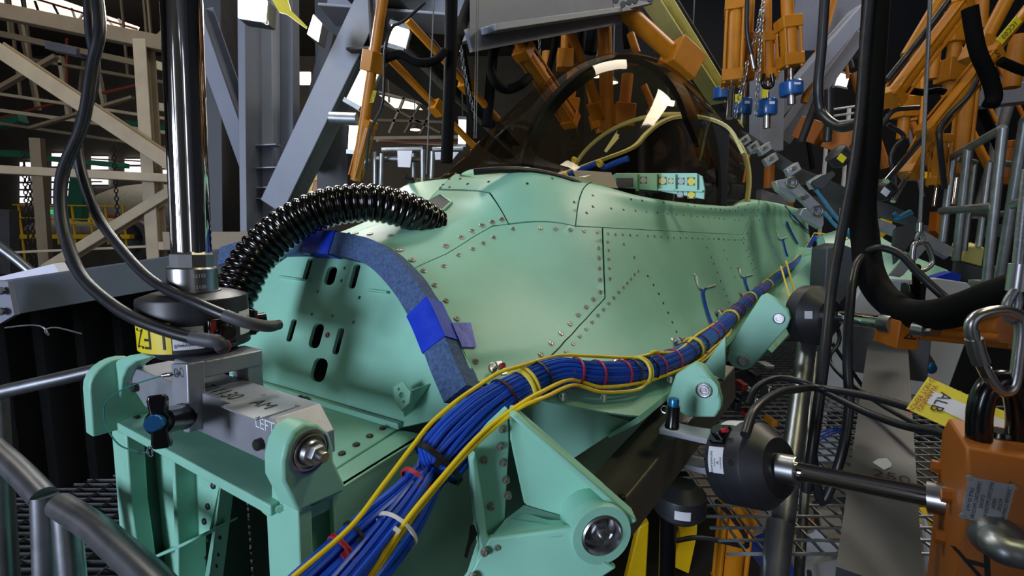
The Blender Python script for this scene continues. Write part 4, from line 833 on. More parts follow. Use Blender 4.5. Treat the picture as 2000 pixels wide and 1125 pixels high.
pc = onc(bs, ax2, r2, e2, -.62, .028); dd = (pc - bs - ax2 * .028).normalized(); mb = MB(); mb.obox(pc, dd * .006, ax2 * .014, ax2.cross(dd) * .018); sub(mb, 'connector_block', 'gloss_black', D2)
mb = MB(); mb.lathe(pc, dd, [(.012, 0), (.012, .014), (.010, .016), (.0001, .016)], 16); sub(mb, 'connector', 'gloss_black', D2); mb = MB(); mb.cyl(pc + dd * .01, pc + dd * .014 + ax2 * .022, .004, n=8); sub(mb, 'red_tab', 'redtie', D2)
p = onc(bs, ax2, r2, e2, .02, .058); mb = MB(); mb.cyl(p - e2 * .004, p + e2 * .0008, .005, n=12); sub(mb, 'port', 'ink', D2)
for a in np.linspace(0, 5.24, 6):
    c = bs + (e2 * math.cos(a) + w2 * math.sin(a)) * r2 * .55; mb = MB(); mb.lathe(c - ax2 * .012, ax2, [(.008, -.006), (.008, .0), (.0001, 0)], 6); sub(mb, 'cap_screw', 'gloss_black', D2)
RD = thing('piston_rod', 'polished piston rod between the sideways load cell and orange actuator', 'rod', tpp)
ctop = tpp; pe = Y(*b5(850, 625), .66); dr = (pe - ctop).normalized(); lr = (pe - ctop).length
mb = MB(); mb.lathe(ctop - dr * .004, dr, [(.0235, 0), (.0245, .002), (.0245, .028), (.0235, .03), (.019, .03)], 30); mb.build('collar', 'steel', RD, smooth=25)
mb = MB(); mb.lathe(ctop + dr * .026, dr, [(.0155, 0), (.0155, .014), (.0145, .016), (.0145, lr)], 30); mb.build('shaft', 'chrome', RD)
OA = thing('hydraulic_actuator', 'big orange actuator head with data plate and handwritten A', 'actuator', Y(1900, 1125, .6))
mb = MB(); mb.lathe(pe - dr * .005, dr, [(.017, 0), (.022, 0), (.022, .03), (.03, .03), (.03, .05)], 30); mb.build('gland', 'steel', OA, smooth=25)
k0 = Y(*b5(1075, 480), .56); X = LX.copy(); Zb = UZ.copy(); Yb = AX.copy()
nf = (-AX * .9 + LX * -.1 + UZ * .05).normalized()
mb = MB(); w_, h_, d_ = .34, .26, .13
o = [k0, k0 + Yb * d_ * .15 + Zb * .028, k0 + Yb * d_ + Zb * .028, k0 + Yb * (d_ + .03), k0 + Yb * (d_ + .03) - Zb * h_, k0 - Zb * h_]
mb.prism(o, X * w_); HB2 = mb.build('block', 'orange_dark', OA, bevel=.003)  # darker orange puts the head's shade into its paint
FPx = lambda x, y, off=0: PL(*b5(x, y), k0 - Yb * off, Yb)
mb = MB(); mb.prism([FPx(*p) for p in [(1080, 490), (1380, 550), (1310, 815), (1030, 750)]], -Yb * .001); NP = sub(mb, 'data_plate', 'zinc', HB2)
xa = (FPx(1290, 800) - FPx(1345, 560)).normalized(); ya = xa.cross(-Yb) * -1
for i, t in enumerate(('THE SHEFFER CORPORATION', 'MODEL', 'SERIAL', 'EFFECTIVE PISTON AREA', 'STROKE', 'OPERATING PRESSURE', 'DATE OF MFG')):
    f = (i + .5) / 7.4; c = FPx(1370 - 290 * f, 560 - 0 * f).lerp(FPx(1312 - 270 * f, 805 - 55 * f), .5); c = (FPx(1370 - 295 * f, 552 - 55 * f) + FPx(1305 - 268 * f, 808 - 55 * f)) / 2
    lettering('plate_line', t, (lambda c: lambda x, y: c - Yb * .0018 + xa * x - xa.cross(Yb) * y)(c), 'ink', HB2, .0048)
for p in [(1088, 500), (1362, 556), (1302, 805), (1042, 742)]: put('screw', SCW, HB2, align(FPx(*p, .001), -Yb))
A0 = FPx(1140, 1062); lettering('marker_letter', 'A', lambda x, y: A0 - Yb * .0012 + X * -x * .9 + Zb * (y * -1) + X * y * .5, 'ink', HB2, .06)
for p in [(900, 432), (968, 620), (925, 882)]:
    c = PL(*b5(*p), k0, X); mb = MB(); mb.lathe(c + X * .002, -X, [(.0095, 0), (.0095, .012), (.0001, .012)], 6); mb.build('tie_nut', 'orange_dark', OA, smooth=25)
hpth = cr([FPx(1260, 880, .0), FPx(1250, 900, .03), FPx(1290, 955, .045), FPx(1400, 985, .045), FPx(1560, 1010, .045)], 5); mb = MB(); mb.tube(hpth, .0155, 14); mb.build('grab_handle', 'galv', OA)
mb = MB(); mb.lathe(hpth[0], -Yb, [(.028, -.004), (.026, .002), (.02, .01), (.016, .014)], 20); mb.build('handle_weld', 'galv', OA)
# shackle, carabiner, rope, tag
SK = thing('shackle', 'black bow shackle standing on the orange actuator head', 'shackle', Y(1945, 900, .62))
yk = .60; mb = MB(); mb.tube(cr([Y(*p, yk) for p in [(1911, 905), (1912, 860), (1914, 800), (1930, 757), (1958, 742), (1980, 760), (1990, 800), (1990, 860), (1988, 905)]], 6), .0135, 14); mb.build('bow', 'gloss_black', SK)
c = Y(1944, 912, .61); mb = MB(); mb.lathe(c, UZ, [(.028, -.004), (.03, .0), (.03, .02), (.026, .026), (.016, .028), (.016, .045), (.0145, .05), (.0001, .05)], 20); mb.build('swivel_base', 'gloss_black', SK)
CB = thing('carabiner', 'large steel carabiner hooked through the black bow shackle', 'carabiner', Y(1980, 760, .6))
yc = .59; mb = MB(); mb.tube(cr([Y(*a4(*p), yc) for p in [(1350, 480), (1300, 330), (1310, 250), (1380, 200), (1520, 175), (1640, 210), (1668, 300), (1650, 500), (1620, 700), (1570, 765), (1500, 755), (1430, 660), (1400, 600)]], 5), .0068, 12); mb.build('body', 'steel', CB)
mb = MB(); g = [Y(*a4(*p), yc) for p in [(1310, 310), (1320, 380), (1345, 480), (1375, 560), (1420, 650)]]; mb.tube(cr(g, 4), .0068, 12); mb.build('gate', 'chrome', CB)
mb = MB(); mb.tube(g[1:4], .0092, 16); mb.build('sleeve', 'steel', CB)
RP = thing('wire_rope', 'thick wire rope with thimble above the carabiner at the right edge', 'wire rope', Y(1978, 620, .6))
rp = [Y(*p, .60) for p in [(2008, 330), (1998, 420), (1990, 500), (1985, 545)]]; mb = MB(); mb.tube(cr(rp, 8), .0058, 10); mb.build('rope', 'wirerope', RP)
mb = MB(); mb.tube(cr([Y(*p, .595) for p in [(1983, 565), (1968, 590), (1966, 612), (1974, 626), (1982, 612), (1988, 590), (1986, 565)]], 5), .0052, 10); mb.build('eye', 'wirerope', RP)
mb = MB(); mb.cyl(Y(1992, 515, .598), Y(1985, 568, .598), .0105, n=14); mb.build('ferrule', 'steel', RP)
TG = thing('warning_tag', 'yellow paper warning tag reading DO NOT REMOVE', 'tag', Y(1860, 800, .72))
tq = [Y(*a4(*p), y) for p, y in (((985, 660), .76), ((1560, 920), .66), ((1600, 1010), .66), ((1290, 1108), .68), ((825, 892), .74))]; nT = (tq[1] - tq[0]).cross(tq[4] - tq[0]).normalized(); nT = nT if nT.dot(V((0, -1, 0))) > 0 else -nT
tq = [tq[0]] + [PL(*a4(*p), tq[0], nT) for p in [(1560, 920), (1600, 1010), (1290, 1108), (825, 892)]]
mb = MB(); mb.prism(tq, -nT * .001); TGc = mb.build('card', 'tagyellow', TG)
TP = lambda x, y, o=.0008: PL(*a4(x, y), tq[0] + nT * o, nT)
mb = MB(); mb.prism([TP(*p) for p in [(1025, 765), (1560, 985), (1560, 1060), (1300, 1010), (975, 850)]], nT * .0004); sub(mb, 'white_panel', 'paper', TGc)
xt = (TP(850, 885) - TP(985, 690)).normalized(); yt = nT.cross(xt)
for (x, y), t, sz, m in (((935, 790), 'DO NOT REMOVE!', .0105, 'redink'), ((930 + 45, 795 + 20), 'WARNING!', .0105, 'redink')):
    lettering('tag_text', t, (lambda c: lambda a, b: c + xt * a + yt * b)(TP(x, y, .0016)), m, TGc, sz)
lettering('tag_text', 'ALB', (lambda c: lambda a, b: c + xt * a + yt * b)(TP(1075, 845, .002)), 'ink', TGc, .022)
# ---- grey rails and tubes at the lower right
p0, p1 = Y(1712, 1170, .74), Y(1732, 690, 1.75); d = (p1 - p0).normalized(); lat = d.cross(UZ).normalized(); upn = lat.cross(d)
GB = thing('grey_box_rail', 'wide grey box rail marked 250 running under the piston rod', 'rail', p0)
rr_ = []
for x, y in [(-1, -.6), (-1, .35), (-.93, .52), (-.8, .6), (.8, .6), (.93, .52), (1, .35), (1, -.6)]: rr_.append((x, y))
mb = MB(); mb.tube([p0, p0.lerp(p1, .5), p1], .058, sq=rr_, twist0=lat); mb.build('rail_body', 'sheetgrey', GB)
TPn = lambda x, y, o=.001: PL(*b5(x, y), p0 + upn * (.0348 + o), upn)
c = TPn(590, 492); lettering('marker_number', '250', lambda a, b: c + lat * a + d * b, 'ink', GB, .045)
mb = MB(); mb.prism([TPn(*p) for p in [(470, 402), (505, 380), (560, 374), (592, 410), (590, 430), (545, 450)]], upn * .0006); mb.build('tape_scrap', 'cardwhite', GB)
mb = MB(); mb.obox(p1 + d * .02 + UZ * .02, lat * .12, d * .015, UZ * .11); mb.build('end_plate', 'sheetgrey', GB, bevel=.003)
PT = thing('tube_post', 'grey aluminium tube leaning between the load cell and box rail', 'pole', Y(1515, 1150, 1.0))
q0, q1 = Y(1507, 1180, .98), Y(1578, 660, 1.5); mb = MB(); mb.cyl(q0, q1, .026); mb.build('inner_tube', 'alu_tube', PT)
m1 = q0.lerp(q1, .0); mb = MB(); mb.cyl(q0 - (q1 - q0) * .02, Y(1524, 1022, 1.09), .0295, n=28); mb.build('sleeve', 'alu_tube', PT)
mb = MB(); mb.cyl(Y(1556, 1180, 1.06), Y(1592, 690, 1.6), .012, n=14); mb.build('tube_rail', 'alu_tube', label='thin aluminium tube just right of the leaning pole', cat='pole')
mb = MB(); mb.prism([Y(*p, 2.15) for p in [(1690, 548), (1830, 543), (1890, 552), (1908, 572), (1907, 600), (1890, 660), (1850, 770), (1820, 810), (1600, 805), (1585, 740), (1640, 640)]], V((0, .03, 0))); mb.build('white_panel', 'whitepaint', label='large white curved-corner panel behind the orange side actuator', cat='panel', bevel=.006)
mb = MB(); mb.prism([Y(*a4(*p), 2.0) for p in [(890, 430), (960, 430), (1040, 560), (1040, 610), (840, 690), (860, 480)]], V((0, .01, 0))); wl = mb.build('grey_tongue', 'sheetgrey', label='grey angled tongue plate with blue-buttoned pin', cat='plate')
p = Y(*a4(985, 592), 1.98); mb = MB(); mb.lathe(p, V((0, -1, 0)), [(.022, 0), (.022, .02), (.018, .022), (.0001, .022)], 16); mb.build('pin_button', 'blueanod', label='blue pin button on the grey tongue plate', cat='pin')
# wire mesh decking below on the right
mb = MB(); zg = -.75
for k in range(34): x = .55 + k * .045; mb.bar((x, 1.05, zg), (x, 3.2, zg), .005, .006)
for k in range(44): y = 1.05 + k * .05; mb.bar((.5, y, zg + .004), (2.1, y, zg + .004), .005, .006)
for o_ in [mb.build('wire_mesh', 'galv', label='open wire mesh decking seen between the tube and box rail', cat='mesh', kind='stuff')]: o_.location.z += 1.62
for q, m, lab in (([(1565, 1060), (1650, 1030), (1640, 1075), (1570, 1100)], 'whitepaint', 'white board lying under the wire mesh by the tube'), ([(1600, 995), (1645, 1000), (1640, 1060), (1612, 1060)], 'cream_dark', 'brown wooden wedge under the wire mesh'), ([(1590, 840), (1640, 850), (1650, 900), (1580, 900)], 'whitepaint', 'white card under the mesh near the blue wires'), ([(1805, 1005), (1850, 1125), (1815, 1125)], 'whitepaint', 'white strip below the mesh beside the orange head')):
    mb = MB(); mb.prism([Y(*p, 1.9) for p in q], V((0, .02, .01))); mb.build('board', m, label=lab, cat='board')
# blue slack wires
for i in range(3): cable('blue_wire', 'slack blue wire %s over the wire mesh' % ('lowest', 'middle', 'uppermost')[i], [(1585, 868 - i * 8, 1.6), (1620, 850 - i * 6, 1.6), (1645, 838 - i * 2, 1.6), (1665, 800 + i * 8, 1.55)], .003, 'bluewire', 6, cat='wire')
# side actuator at mid depth (second load line)
F2 = thing('fork_link', 'small steel fork and dark load cell on the aft lug plate', 'fork link', Y(1590, 610, 1.5))
mb = MB(); mb.plate([Y(*a2(*p), 1.50) for p in [(1232, 200), (1300, 198), (1312, 215), (1312, 250), (1300, 262), (1235, 258)]], [[Y(*a2(*p), 1.50) for p in [(1268, 214), (1284, 214), (1284, 244), (1268, 244)]]], V((0, .02, 0))); mb.build('fork', 'brushed', F2)
q0 = Y(*a2(1312, 228), 1.50); q1 = Y(*a2(1465, 245), 1.42); dd = (q1 - q0).normalized(); mb = MB(); mb.lathe(q0, dd, [(.04, 0), (.09, .01), (.09, .05), (.05, .09), (.0001, .09)], 28); mb.build('drum', 'anodblack', F2, smooth=25)
mb = MB(); mb.prism([Y(*a2(*p), 1.40) for p in [(1322, 212), (1366, 212), (1366, 258), (1322, 258)]], V((0, .004, 0))); mb.build('label', 'labelwhite', F2)
cable('cable', 'thick dark cable arching up to the sideways load cell', [(1455, 850, .80), (1475, 800, .85), (1520, 768, .95), (1560, 760, 1.05), (1600, 758, 1.1), (1700, 775, 1.0), (1790, 800, .9)], .0085)
cable('cable', 'second dark cable behind, dropping left into the rig', [(1460, 790, 1.1), (1480, 755, 1.12), (1525, 738, 1.15), (1590, 755, 1.12), (1680, 800, 1.0), (1760, 830, .9), (1850, 850, .8), (1870, 880, .75)], .008)
q0 = Y(1622, 617, 1.42); q1 = Y(1745, 634, 1.22); SR = thing('side_actuator', 'orange side actuator with chrome rod and block marked A', 'actuator', Y(1800, 680, 1.15))
mb = MB(); mb.cyl(q0, q1, .019, n=28); mb.build('rod', 'chrome', SR); dd = (q1 - q0).normalized()
mb = MB(); mb.lathe(q1 - dd * .03, dd, [(.021, 0), (.026, .002), (.026, .035)], 24); mb.build('gland', 'steel', SR)
mb = MB(); o = [PL(*a4(*p), q1 - V((0, .04, 0)), V((.1, -1, 0))) for p in [(785, 250), (930, 262), (915, 470), (748, 455)]]; mb.prism(o, V((.1, 1, 0)) * .09); BLK = mb.build('block', 'orange_dark', SR, bevel=.003)
cc = (o[0] + o[2]) / 2; lettering('marker_letter', 'A', lambda a, b: cc + V((a * -.3 - b * .9, -.002, a * .9 - b * .3)), 'ink', BLK, .045)
for (pa, pb, r) in (((1040, 250), (1640, 300), .036), ((930, 315), (1540, 375), .011), ((930, 365), (1600, 430), .008)):
    mb = MB(); mb.cyl(Y(*a4(*pa), 1.2), Y(*a4(*pb), .95), r, n=24); mb.build('barrel' if r > .02 else 'tie_rod', 'orange_dark', SR)
mb = MB(); mb.cyl(Y(*a4(875, 305), 1.14), Y(*a4(960, 320), 1.12), .017, n=12); mb.cyl(Y(*a4(970, 322), 1.12), Y(*a4(1035, 325), 1.10), .014, n=6); mb.build('fitting', 'steel', SR)
# ---- underside clutter at bottom centre
LC3, D3 = load_cell('load_cell', 'small dark load cell hanging beneath the steel beam', Y(1328, 1000, 1.2), UZ, .065, .05, .08, .035)
e3 = V((-.2, -1, 0)).normalized(); patch('white_label', Y(1328, 1000, 1.2), UZ, .065, e3, -.35, .25, .015, .038, 'labelwhite', D3)
mb = MB(); mb.cyl(Y(1300, 1180, 1.25), Y(1306, 995, 1.2), .022, n=20); mb.build('dark_rod', 'gloss_black', label='dark polished rod hanging below the small load cell', cat='rod')
mb = MB(); mb.prism([Y(*p, 1.3) for p in [(1222, 1140), (1248, 1030), (1268, 1020), (1262, 1140)]], V((0, .03, 0))); mb.build('yellow_post', 'yellowpaint', label='bright yellow post behind the big round lug', cat='post', bevel=.004)
mb = MB(); mb.prism([Y(*p, 1.6) for p in [(1322, 1010), (1365, 980), (1360, 1050), (1345, 1120), (1312, 1105), (1330, 1050)]], V((0, .03, .01))); mb.build('yellow_sheet', 'yellowpaint', label='crumpled yellow sheet below the sideways load cell', cat='sheet')
def strut(nm, lab, pts, r, m='orange', collars=(), cat='strut', group=None, csize=2.1):
    P = [Y(*p) for p in pts]; t = thing(nm, lab, cat, P[-1], group); mb = MB(); mb.cyl(P[0], P[-1], r, n=20); mb.build('tube', m, t); d = (P[-1] - P[0]).normalized(); u, w = frame(d)
    for f in collars:
        c = P[0].lerp(P[-1], f); mb = MB(); mb.obox(c, d * r * 1.9, u * r * csize * .8, w * r * csize * .8); mb.build('collar', m, t, bevel=r * .12)
    return t
def actuator(lab, pa, pb, pc, r, m='orange', cell=None, heads=(1, 1), group=None, rodr=.42, nm='actuator', tube=None, hs=1.18):
    r = r * .86
    A, B, C = Y(*pa), Y(*pb), (Y(*pc) if pc else None); t = thing(nm, lab, 'actuator', B, group); d = (B - A).normalized(); u, w = frame(d)
    mb = MB(); mb.cyl(A, B, r, n=24); mb.build('barrel', m, t)
    for c in ((A, B) if heads == (1, 1) else (B,) if heads[1] else (A,)):
        mb = MB(); mb.obox(c, d * r * .7, u * r * hs, w * r * hs); h = mb.build('head', m, t, bevel=r * .1)
        for i, j in ((-1, -1), (1, -1), (1, 1), (-1, 1)):
            mb = MB(); mb.lathe(c + d * r * .7 + (u * i + w * j) * r * hs * .75, d, [(r * .2, 0), (r * .2, r * .25), (.0001, r * .25)], 6); sub(mb, 'nut', m, h)
    for i, j in ((-1, -1), (1, -1), (1, 1), (-1, 1)):
        mb = MB(); o = (u * i + w * j) * r * hs * .78; mb.cyl(A + o, B + o, r * .17, n=8); mb.build('tie_rod', m, t)
    if tube: mb = MB(); mb.cyl(Y(*tube), A, r * .72, n=20); mb.build('extension_tube', m, t)
    if C: mb = MB(); mb.cyl(B, C, r * rodr, n=20); mb.build('rod', 'chrome', t)
    if cell:
        rc, hc, stub = cell; dd = (C - B).normalized(); mb = MB(); mb.lathe(C, dd, [(rc * .4, -.01), (rc * .9, -.01), (rc, 0), (rc, hc), (rc * .95, hc + .008), (.0001, hc + .008)], 30); mb.build('load_cell', 'bluepaint', t, smooth=30)
        mb = MB(); mb.cyl(C + dd * hc, C + dd * (hc + stub), rc * .36, n=18); mb.build('stub', 'steel', t); p = C + dd * hc * .3 - V((0, rc * 1.003, 0)); mb = MB(); mb.obox(p, (rc * .28, 0, 0), (0, .002, 0), (0, 0, hc * .1)); mb.build('label', 'labelwhite', t)
    return t
actuator('orange upright actuator below the sideways load cell', (*b4(590, 1125 + 100), 1.55), (*b4(650, 640), 1.5), None, .05, heads=(1, 0)); 
mb = MB(); mb.prism([Y(*b4(*p), 1.4) for p in [(695, 725), (785, 728), (770, 830), (693, 815)]], V((0, .06, 0))); mb.build('valve_block', 'orange', label='small orange valve block on the lower upright actuator', cat='valve')
cable('hose', 'thin black hose curling round the lower orange actuator', [(*b4(260, 900), 1.3), (*b4(400, 880), 1.3), (*b4(560, 905), 1.3), (*b4(690, 935), 1.32), (*b4(715, 920), 1.34), (*b4(690, 850), 1.34), (*b4(600, 730), 1.32), (*b4(520, 650), 1.3)], .007, cat='hose')
# ============================================================ ACTUATORS, CABLES AND RAILINGS TO THE RIGHT
G = 'hanging orange actuators with blue load cells'
actuator('leftmost hanging orange actuator with long chrome rod, nearest the canopy', (*b1(225, 60), 3.1), (*b1(200, 610), 3.05), (*b1(180, 930), 3.0), .058, group=G, tube=(*b1(235, -80), 3.1), rodr=.4)
actuator('slim hanging orange actuator second from the canopy with blue cell', (*b1(330, 300), 3.3), (*b1(305, 600), 3.3), (*b1(290, 790), 3.3), .042, cell=(.055, .08, .07), group=G, tube=(*b1(350, -80), 3.3))
actuator('hanging orange actuator with shackle and blue cell in the middle', (*b1(473, 300), 3.1), (*b1(478, 590), 3.1), (*b1(475, 795), 3.1), .046, cell=(.058, .075, .085), group=G, tube=(*b1(470, -80), 3.1), rodr=.3)
actuator('rightmost hanging orange actuator with tilted blue cell', (*b1(640, 190), 3.0), (*b1(655, 480), 3.0), (*b1(662, 655), 3.0), .056, cell=(.064, .06, .06), group=G, tube=(*b1(630, -80), 3.0), rodr=.3)
mb = MB(); mb.lathe(Y(*b1(120, 690), 3.4), -UZ, [(.05, 0), (.055, .004), (.055, .07), (.0001, .07)], 24); mb.build('blue_load_cell', 'bluepaint', label='blue load cell partly hidden behind the canopy edge', cat='load cell')
mb = MB(); mb.tube(cr([Y(*b1(*p), 3.02) for p in [(450, 580), (440, 660), (480, 692), (520, 660), (512, 580)]], 6), .011, 10); mb.build('shackle', 'gloss_black', label='black shackle under the middle hanging actuator', cat='shackle')
for q, lab in (([(435, 700), (490, 705), (465, 770), (430, 765)], 'yellow tag above the middle blue load cell'), ([(225, 740), (280, 735), (270, 800), (225, 800)], 'yellow tag above the slim actuator load cell'), ([(240, 935), (262, 945), (293, 1000), (280, 990)], 'yellow tag tip at the canopy edge')):
    mb = MB(); mb.prism([Y(*b1(*p), 3.0) for p in q], V((0, .004, 0))); mb.build('yellow_tag', 'tagyellow', label=lab, cat='tag')
def chain(lab, pts, link=.028, r=.0028, m='galv'):
    P = cr([Y(*p) for p in pts], 10); L = [0]
    for i in range(1, len(P)): L.append(L[-1] + (P[i] - P[i - 1]).length)
    n = int(L[-1] / (link * .75)); t = thing('chain', lab, 'chain', P[-1], 'hanging chains'); me = None
    for k in range(n):
        x = (k + .5) * L[-1] / n; c = V([np.interp(x, L, [p[i] for p in P]) for i in range(3)]); c2 = V([np.interp(min(x + .01, L[-1]), L, [p[i] for p in P]) for i in range(3)]); c3 = V([np.interp(max(x - .01, 0), L, [p[i] for p in P]) for i in range(3)])
        if me is None:
            mb = MB(); a, b_ = link / 2 - r, link * .28; mb.tube([V((b_ * math.cos(t_), 0, (a - b_) * (1 if math.sin(t_) > 0 else -1) + b_ * math.sin(t_))) for t_ in np.linspace(0.01, 2 * math.pi + .01, 12, endpoint=False)], r, 5, closed=True); me = mb.mesh('link', m)
        put('link', me, t, align(c, c2 - c3) @ Matrix.Rotation(math.pi / 2 * (k % 2) + .5, 4, 'Z'))
    return t
chain('galvanised chain looping between the two middle hanging actuators', [(*b1(450, -10), 3.0), (*b1(420, 120), 3.0), (*b1(395, 250), 3.0), (*b1(360, 370), 3.0)], .035, .004)
chain('galvanised chain falling straight past the middle blue load cell', [(*b1(440, 60), 2.95), (*b1(425, 300), 2.95), (*b1(405, 600), 2.95), (*b1(388, 910), 2.95)], .035, .004)
chain('short chain dropping left of the slim actuator cell', [(*b1(320, 480), 3.0), (*b1(300, 600), 3.0), (*b1(240, 820), 3.0), (*b1(225, 930), 3.0)], .035, .004)
cable('hose', 'thin black hose with crimped metal end between hanging actuators', [(*b1(320, -10), 2.9), (*b1(315, 200), 2.9), (*b1(330, 330), 2.9), (*b1(355, 440), 2.9)], .012, cat='hose')
mb = MB(); mb.cyl(Y(*b1(350, 430), 2.9), Y(*b1(372, 540), 2.9), .012, n=12); mb.build('hose_fitting', 'steel', label='silver fitting at the end of the thin black hose', cat='fitting')
# diagonal actuators
actuator('upper diagonal orange actuator crossing behind the wire rope', (*b2(790, 40), 2.5), (*b2(250, 760), 2.3), None, .042, group='diagonal orange actuators', tube=(*b2(900, -120), 2.55))
actuator('lower diagonal orange actuator marked S with chrome rod', (*b2(1030, 430), 2.3), (*b2(530, 1040), 2.2), (*b3(320, 400), 2.1), .036, group='diagonal orange actuators', tube=(*b2(1320, 60), 2.4), rodr=.42)
c = Y(*b2(1025, 435), 2.22); lettering('marker_letter', 'S', lambda a, b: c + V((a * -.8 + b * .5, -.03, -b * .8 - a * .4)), 'ink', thing('marker_mark', 'handwritten S on the lower diagonal actuator head', 'marking', c), .05)
c0 = Y(*b2(1165, 240), 2.28); dl = (Y(*b2(1210, 185), 2.28) - Y(*b2(1125, 285), 2.28)); TS = thing('id_sticker', 'yellow sticker reading 1CC03 on the lower diagonal tube', 'sticker', c0)
du = dl.normalized(); dv = du.cross(V((0, 1, 0))).normalized(); mb = MB(); mb.obox(c0, du * .062, dv * .017, V((0, .003, 0))); mb.build('sticker_face', 'tagyellow', TS); lettering('sticker_text', '1CC03', lambda a, b: c0 + V((0, -.006, 0)) - du * a + dv * b, 'ink', TS, .03)
GP_ = 'orange pipes among the right-hand actuators'
for lab, pts, r, cl in (('thin orange pipe left of the upper diagonal actuator', [(*b2(660, -60), 3.0), (*b2(360, 440), 3.0)], .032, ()), ('orange pipe slanting down to the marked actuator head', [(*b2(1170, -40), 2.7), (*b2(930, 420), 2.7)], .032, (.96,)), ('upright orange pipe between the two diagonal actuators', [(*b2(780, 80), 3.2), (*b2(690, 760), 3.2)], .036, (.25, .7)), ('short orange pipe behind the wire rope', [(*b2(605, 300), 3.2), (*b2(565, 620), 3.2)], .028, ()), ('orange pipe at the top behind the sheathed hose', [(*b2(960, -40), 3.4), (*b2(945, 230), 3.4)], .036, ()), ('far right orange pipe above the railing', [(*b2(1250, 280), 3.4), (*b2(1180, 690), 3.4)], .05, ()), ('orange pipe under the upper diagonal head', [(*b2(370, 680), 3.4), (*b2(330, 1090), 3.4)], .035, (.4,))):
    strut('orange_pipe', lab, pts, r, collars=cl, group=GP_, cat='pipe')
actuator('stout upright orange actuator behind the railing top', (*b2(850, 660), 3.2), (*b3(820, 320), 3.15), (*b3(790, 560), 3.1), .06, group='upright orange actuators', rodr=.36)
actuator('orange actuator leaning behind the upright tube and rope', (*b3(620, 60), 2.6), (*b3(475, 340), 2.55), (*b3(365, 540), 2.5), .04, group='upright orange actuators', rodr=.35)
actuator('slim upright orange actuator left of the railing', (*b3(700, 110), 2.9), (*b3(670, 400), 2.9), (*b3(645, 570), 2.85), .038, group='upright orange actuators', rodr=.3)
actuator('small orange actuator at the far right behind the posts', (*b3(1180, 150), 3.6), (*b3(1120, 400), 3.6), None, .04, 'orange_dark', group='upright orange actuators')
strut('actuator_boom', 'orange crosswise arm low behind the black sheath', [(*b1(800, 1020), 4.0), (*b1(1080, 1110), 3.8)], .05, 'orange_dark', (.1, .95), cat='arm')
# black load cell blocks on the aft deck
for i, (q, lab) in enumerate(((b3(300, 460), 'black load cell at the end of the long chrome rod'), (b4(0, 0), ''), ((1640, 305), 'black load cell with yellow code left of the black sheath'))):
    if not lab: continue
    t = thing('small_load_cell', lab, 'load cell', Y(*q, 2.3)); mb = MB(); mb.lathe(Y(q[0] - 12, q[1] - 10, 2.3), V((.6, 0, -.5)), [(.03, 0), (.05, .01), (.05, .06), (.03, .08), (.0001, .08)], 20); mb.build('drum', 'anodblack', t)
    mb = MB(); c = Y(q[0] + 4, q[1] + 4, 2.24); mb.obox(c, (.014, 0, -.01), (0, .002, 0), (.008, 0, .012)); mb.build('label', 'labelwhite' if i == 0 else 'tagyellow', t)
# sheathed hoses and cables
cable('sheathed_hose', 'fat black sheathed hose hanging from the top and sagging right', [(1712, -20, 1.55), (1705, 100, 1.53), (1698, 200, 1.5), (1692, 300, 1.48), (1684, 400, 1.46), (1690, 470, 1.42), (1698, 530, 1.36), (1722, 575, 1.3), (1765, 608, 1.22), (1820, 615, 1.12), (1880, 603, 1.05), (1950, 578, .98), (2040, 548, .95), (2250, 470, .95), (2500, 330, .95)], [.0] if False else .036, 'black_sheath', 16, cat='hose')
cable('sheathed_hose', 'black corrugated sheath drooping behind the upper diagonal actuator', [(*b2(860, 60), 2.2), (*b2(890, 250), 2.2), (*b2(930, 420), 2.2), (*b2(1010, 600), 2.2), (*b2(1050, 750), 2.2), (*b2(1020, 830), 2.2)], .03, 'black_sheath', 12, cat='hose')
cable('sheathed_hose', 'thin black sheath running right from the marked actuator head', [(*b2(1100, 480), 2.2), (*b2(1170, 510), 2.2), (*b2(1240, 540), 2.2), (*b2(1330, 570), 2.2)], .02, 'black_sheath', 10, cat='hose')
cable('sheathed_hose', 'black sheath linking the two diagonal actuators', [(*b2(340, 690), 2.4), (*b2(420, 715), 2.4), (*b2(520, 725), 2.4), (*b2(600, 710), 2.4), (*b2(660, 720), 2.4)], .016, 'black_sheath', 10, cat='hose')
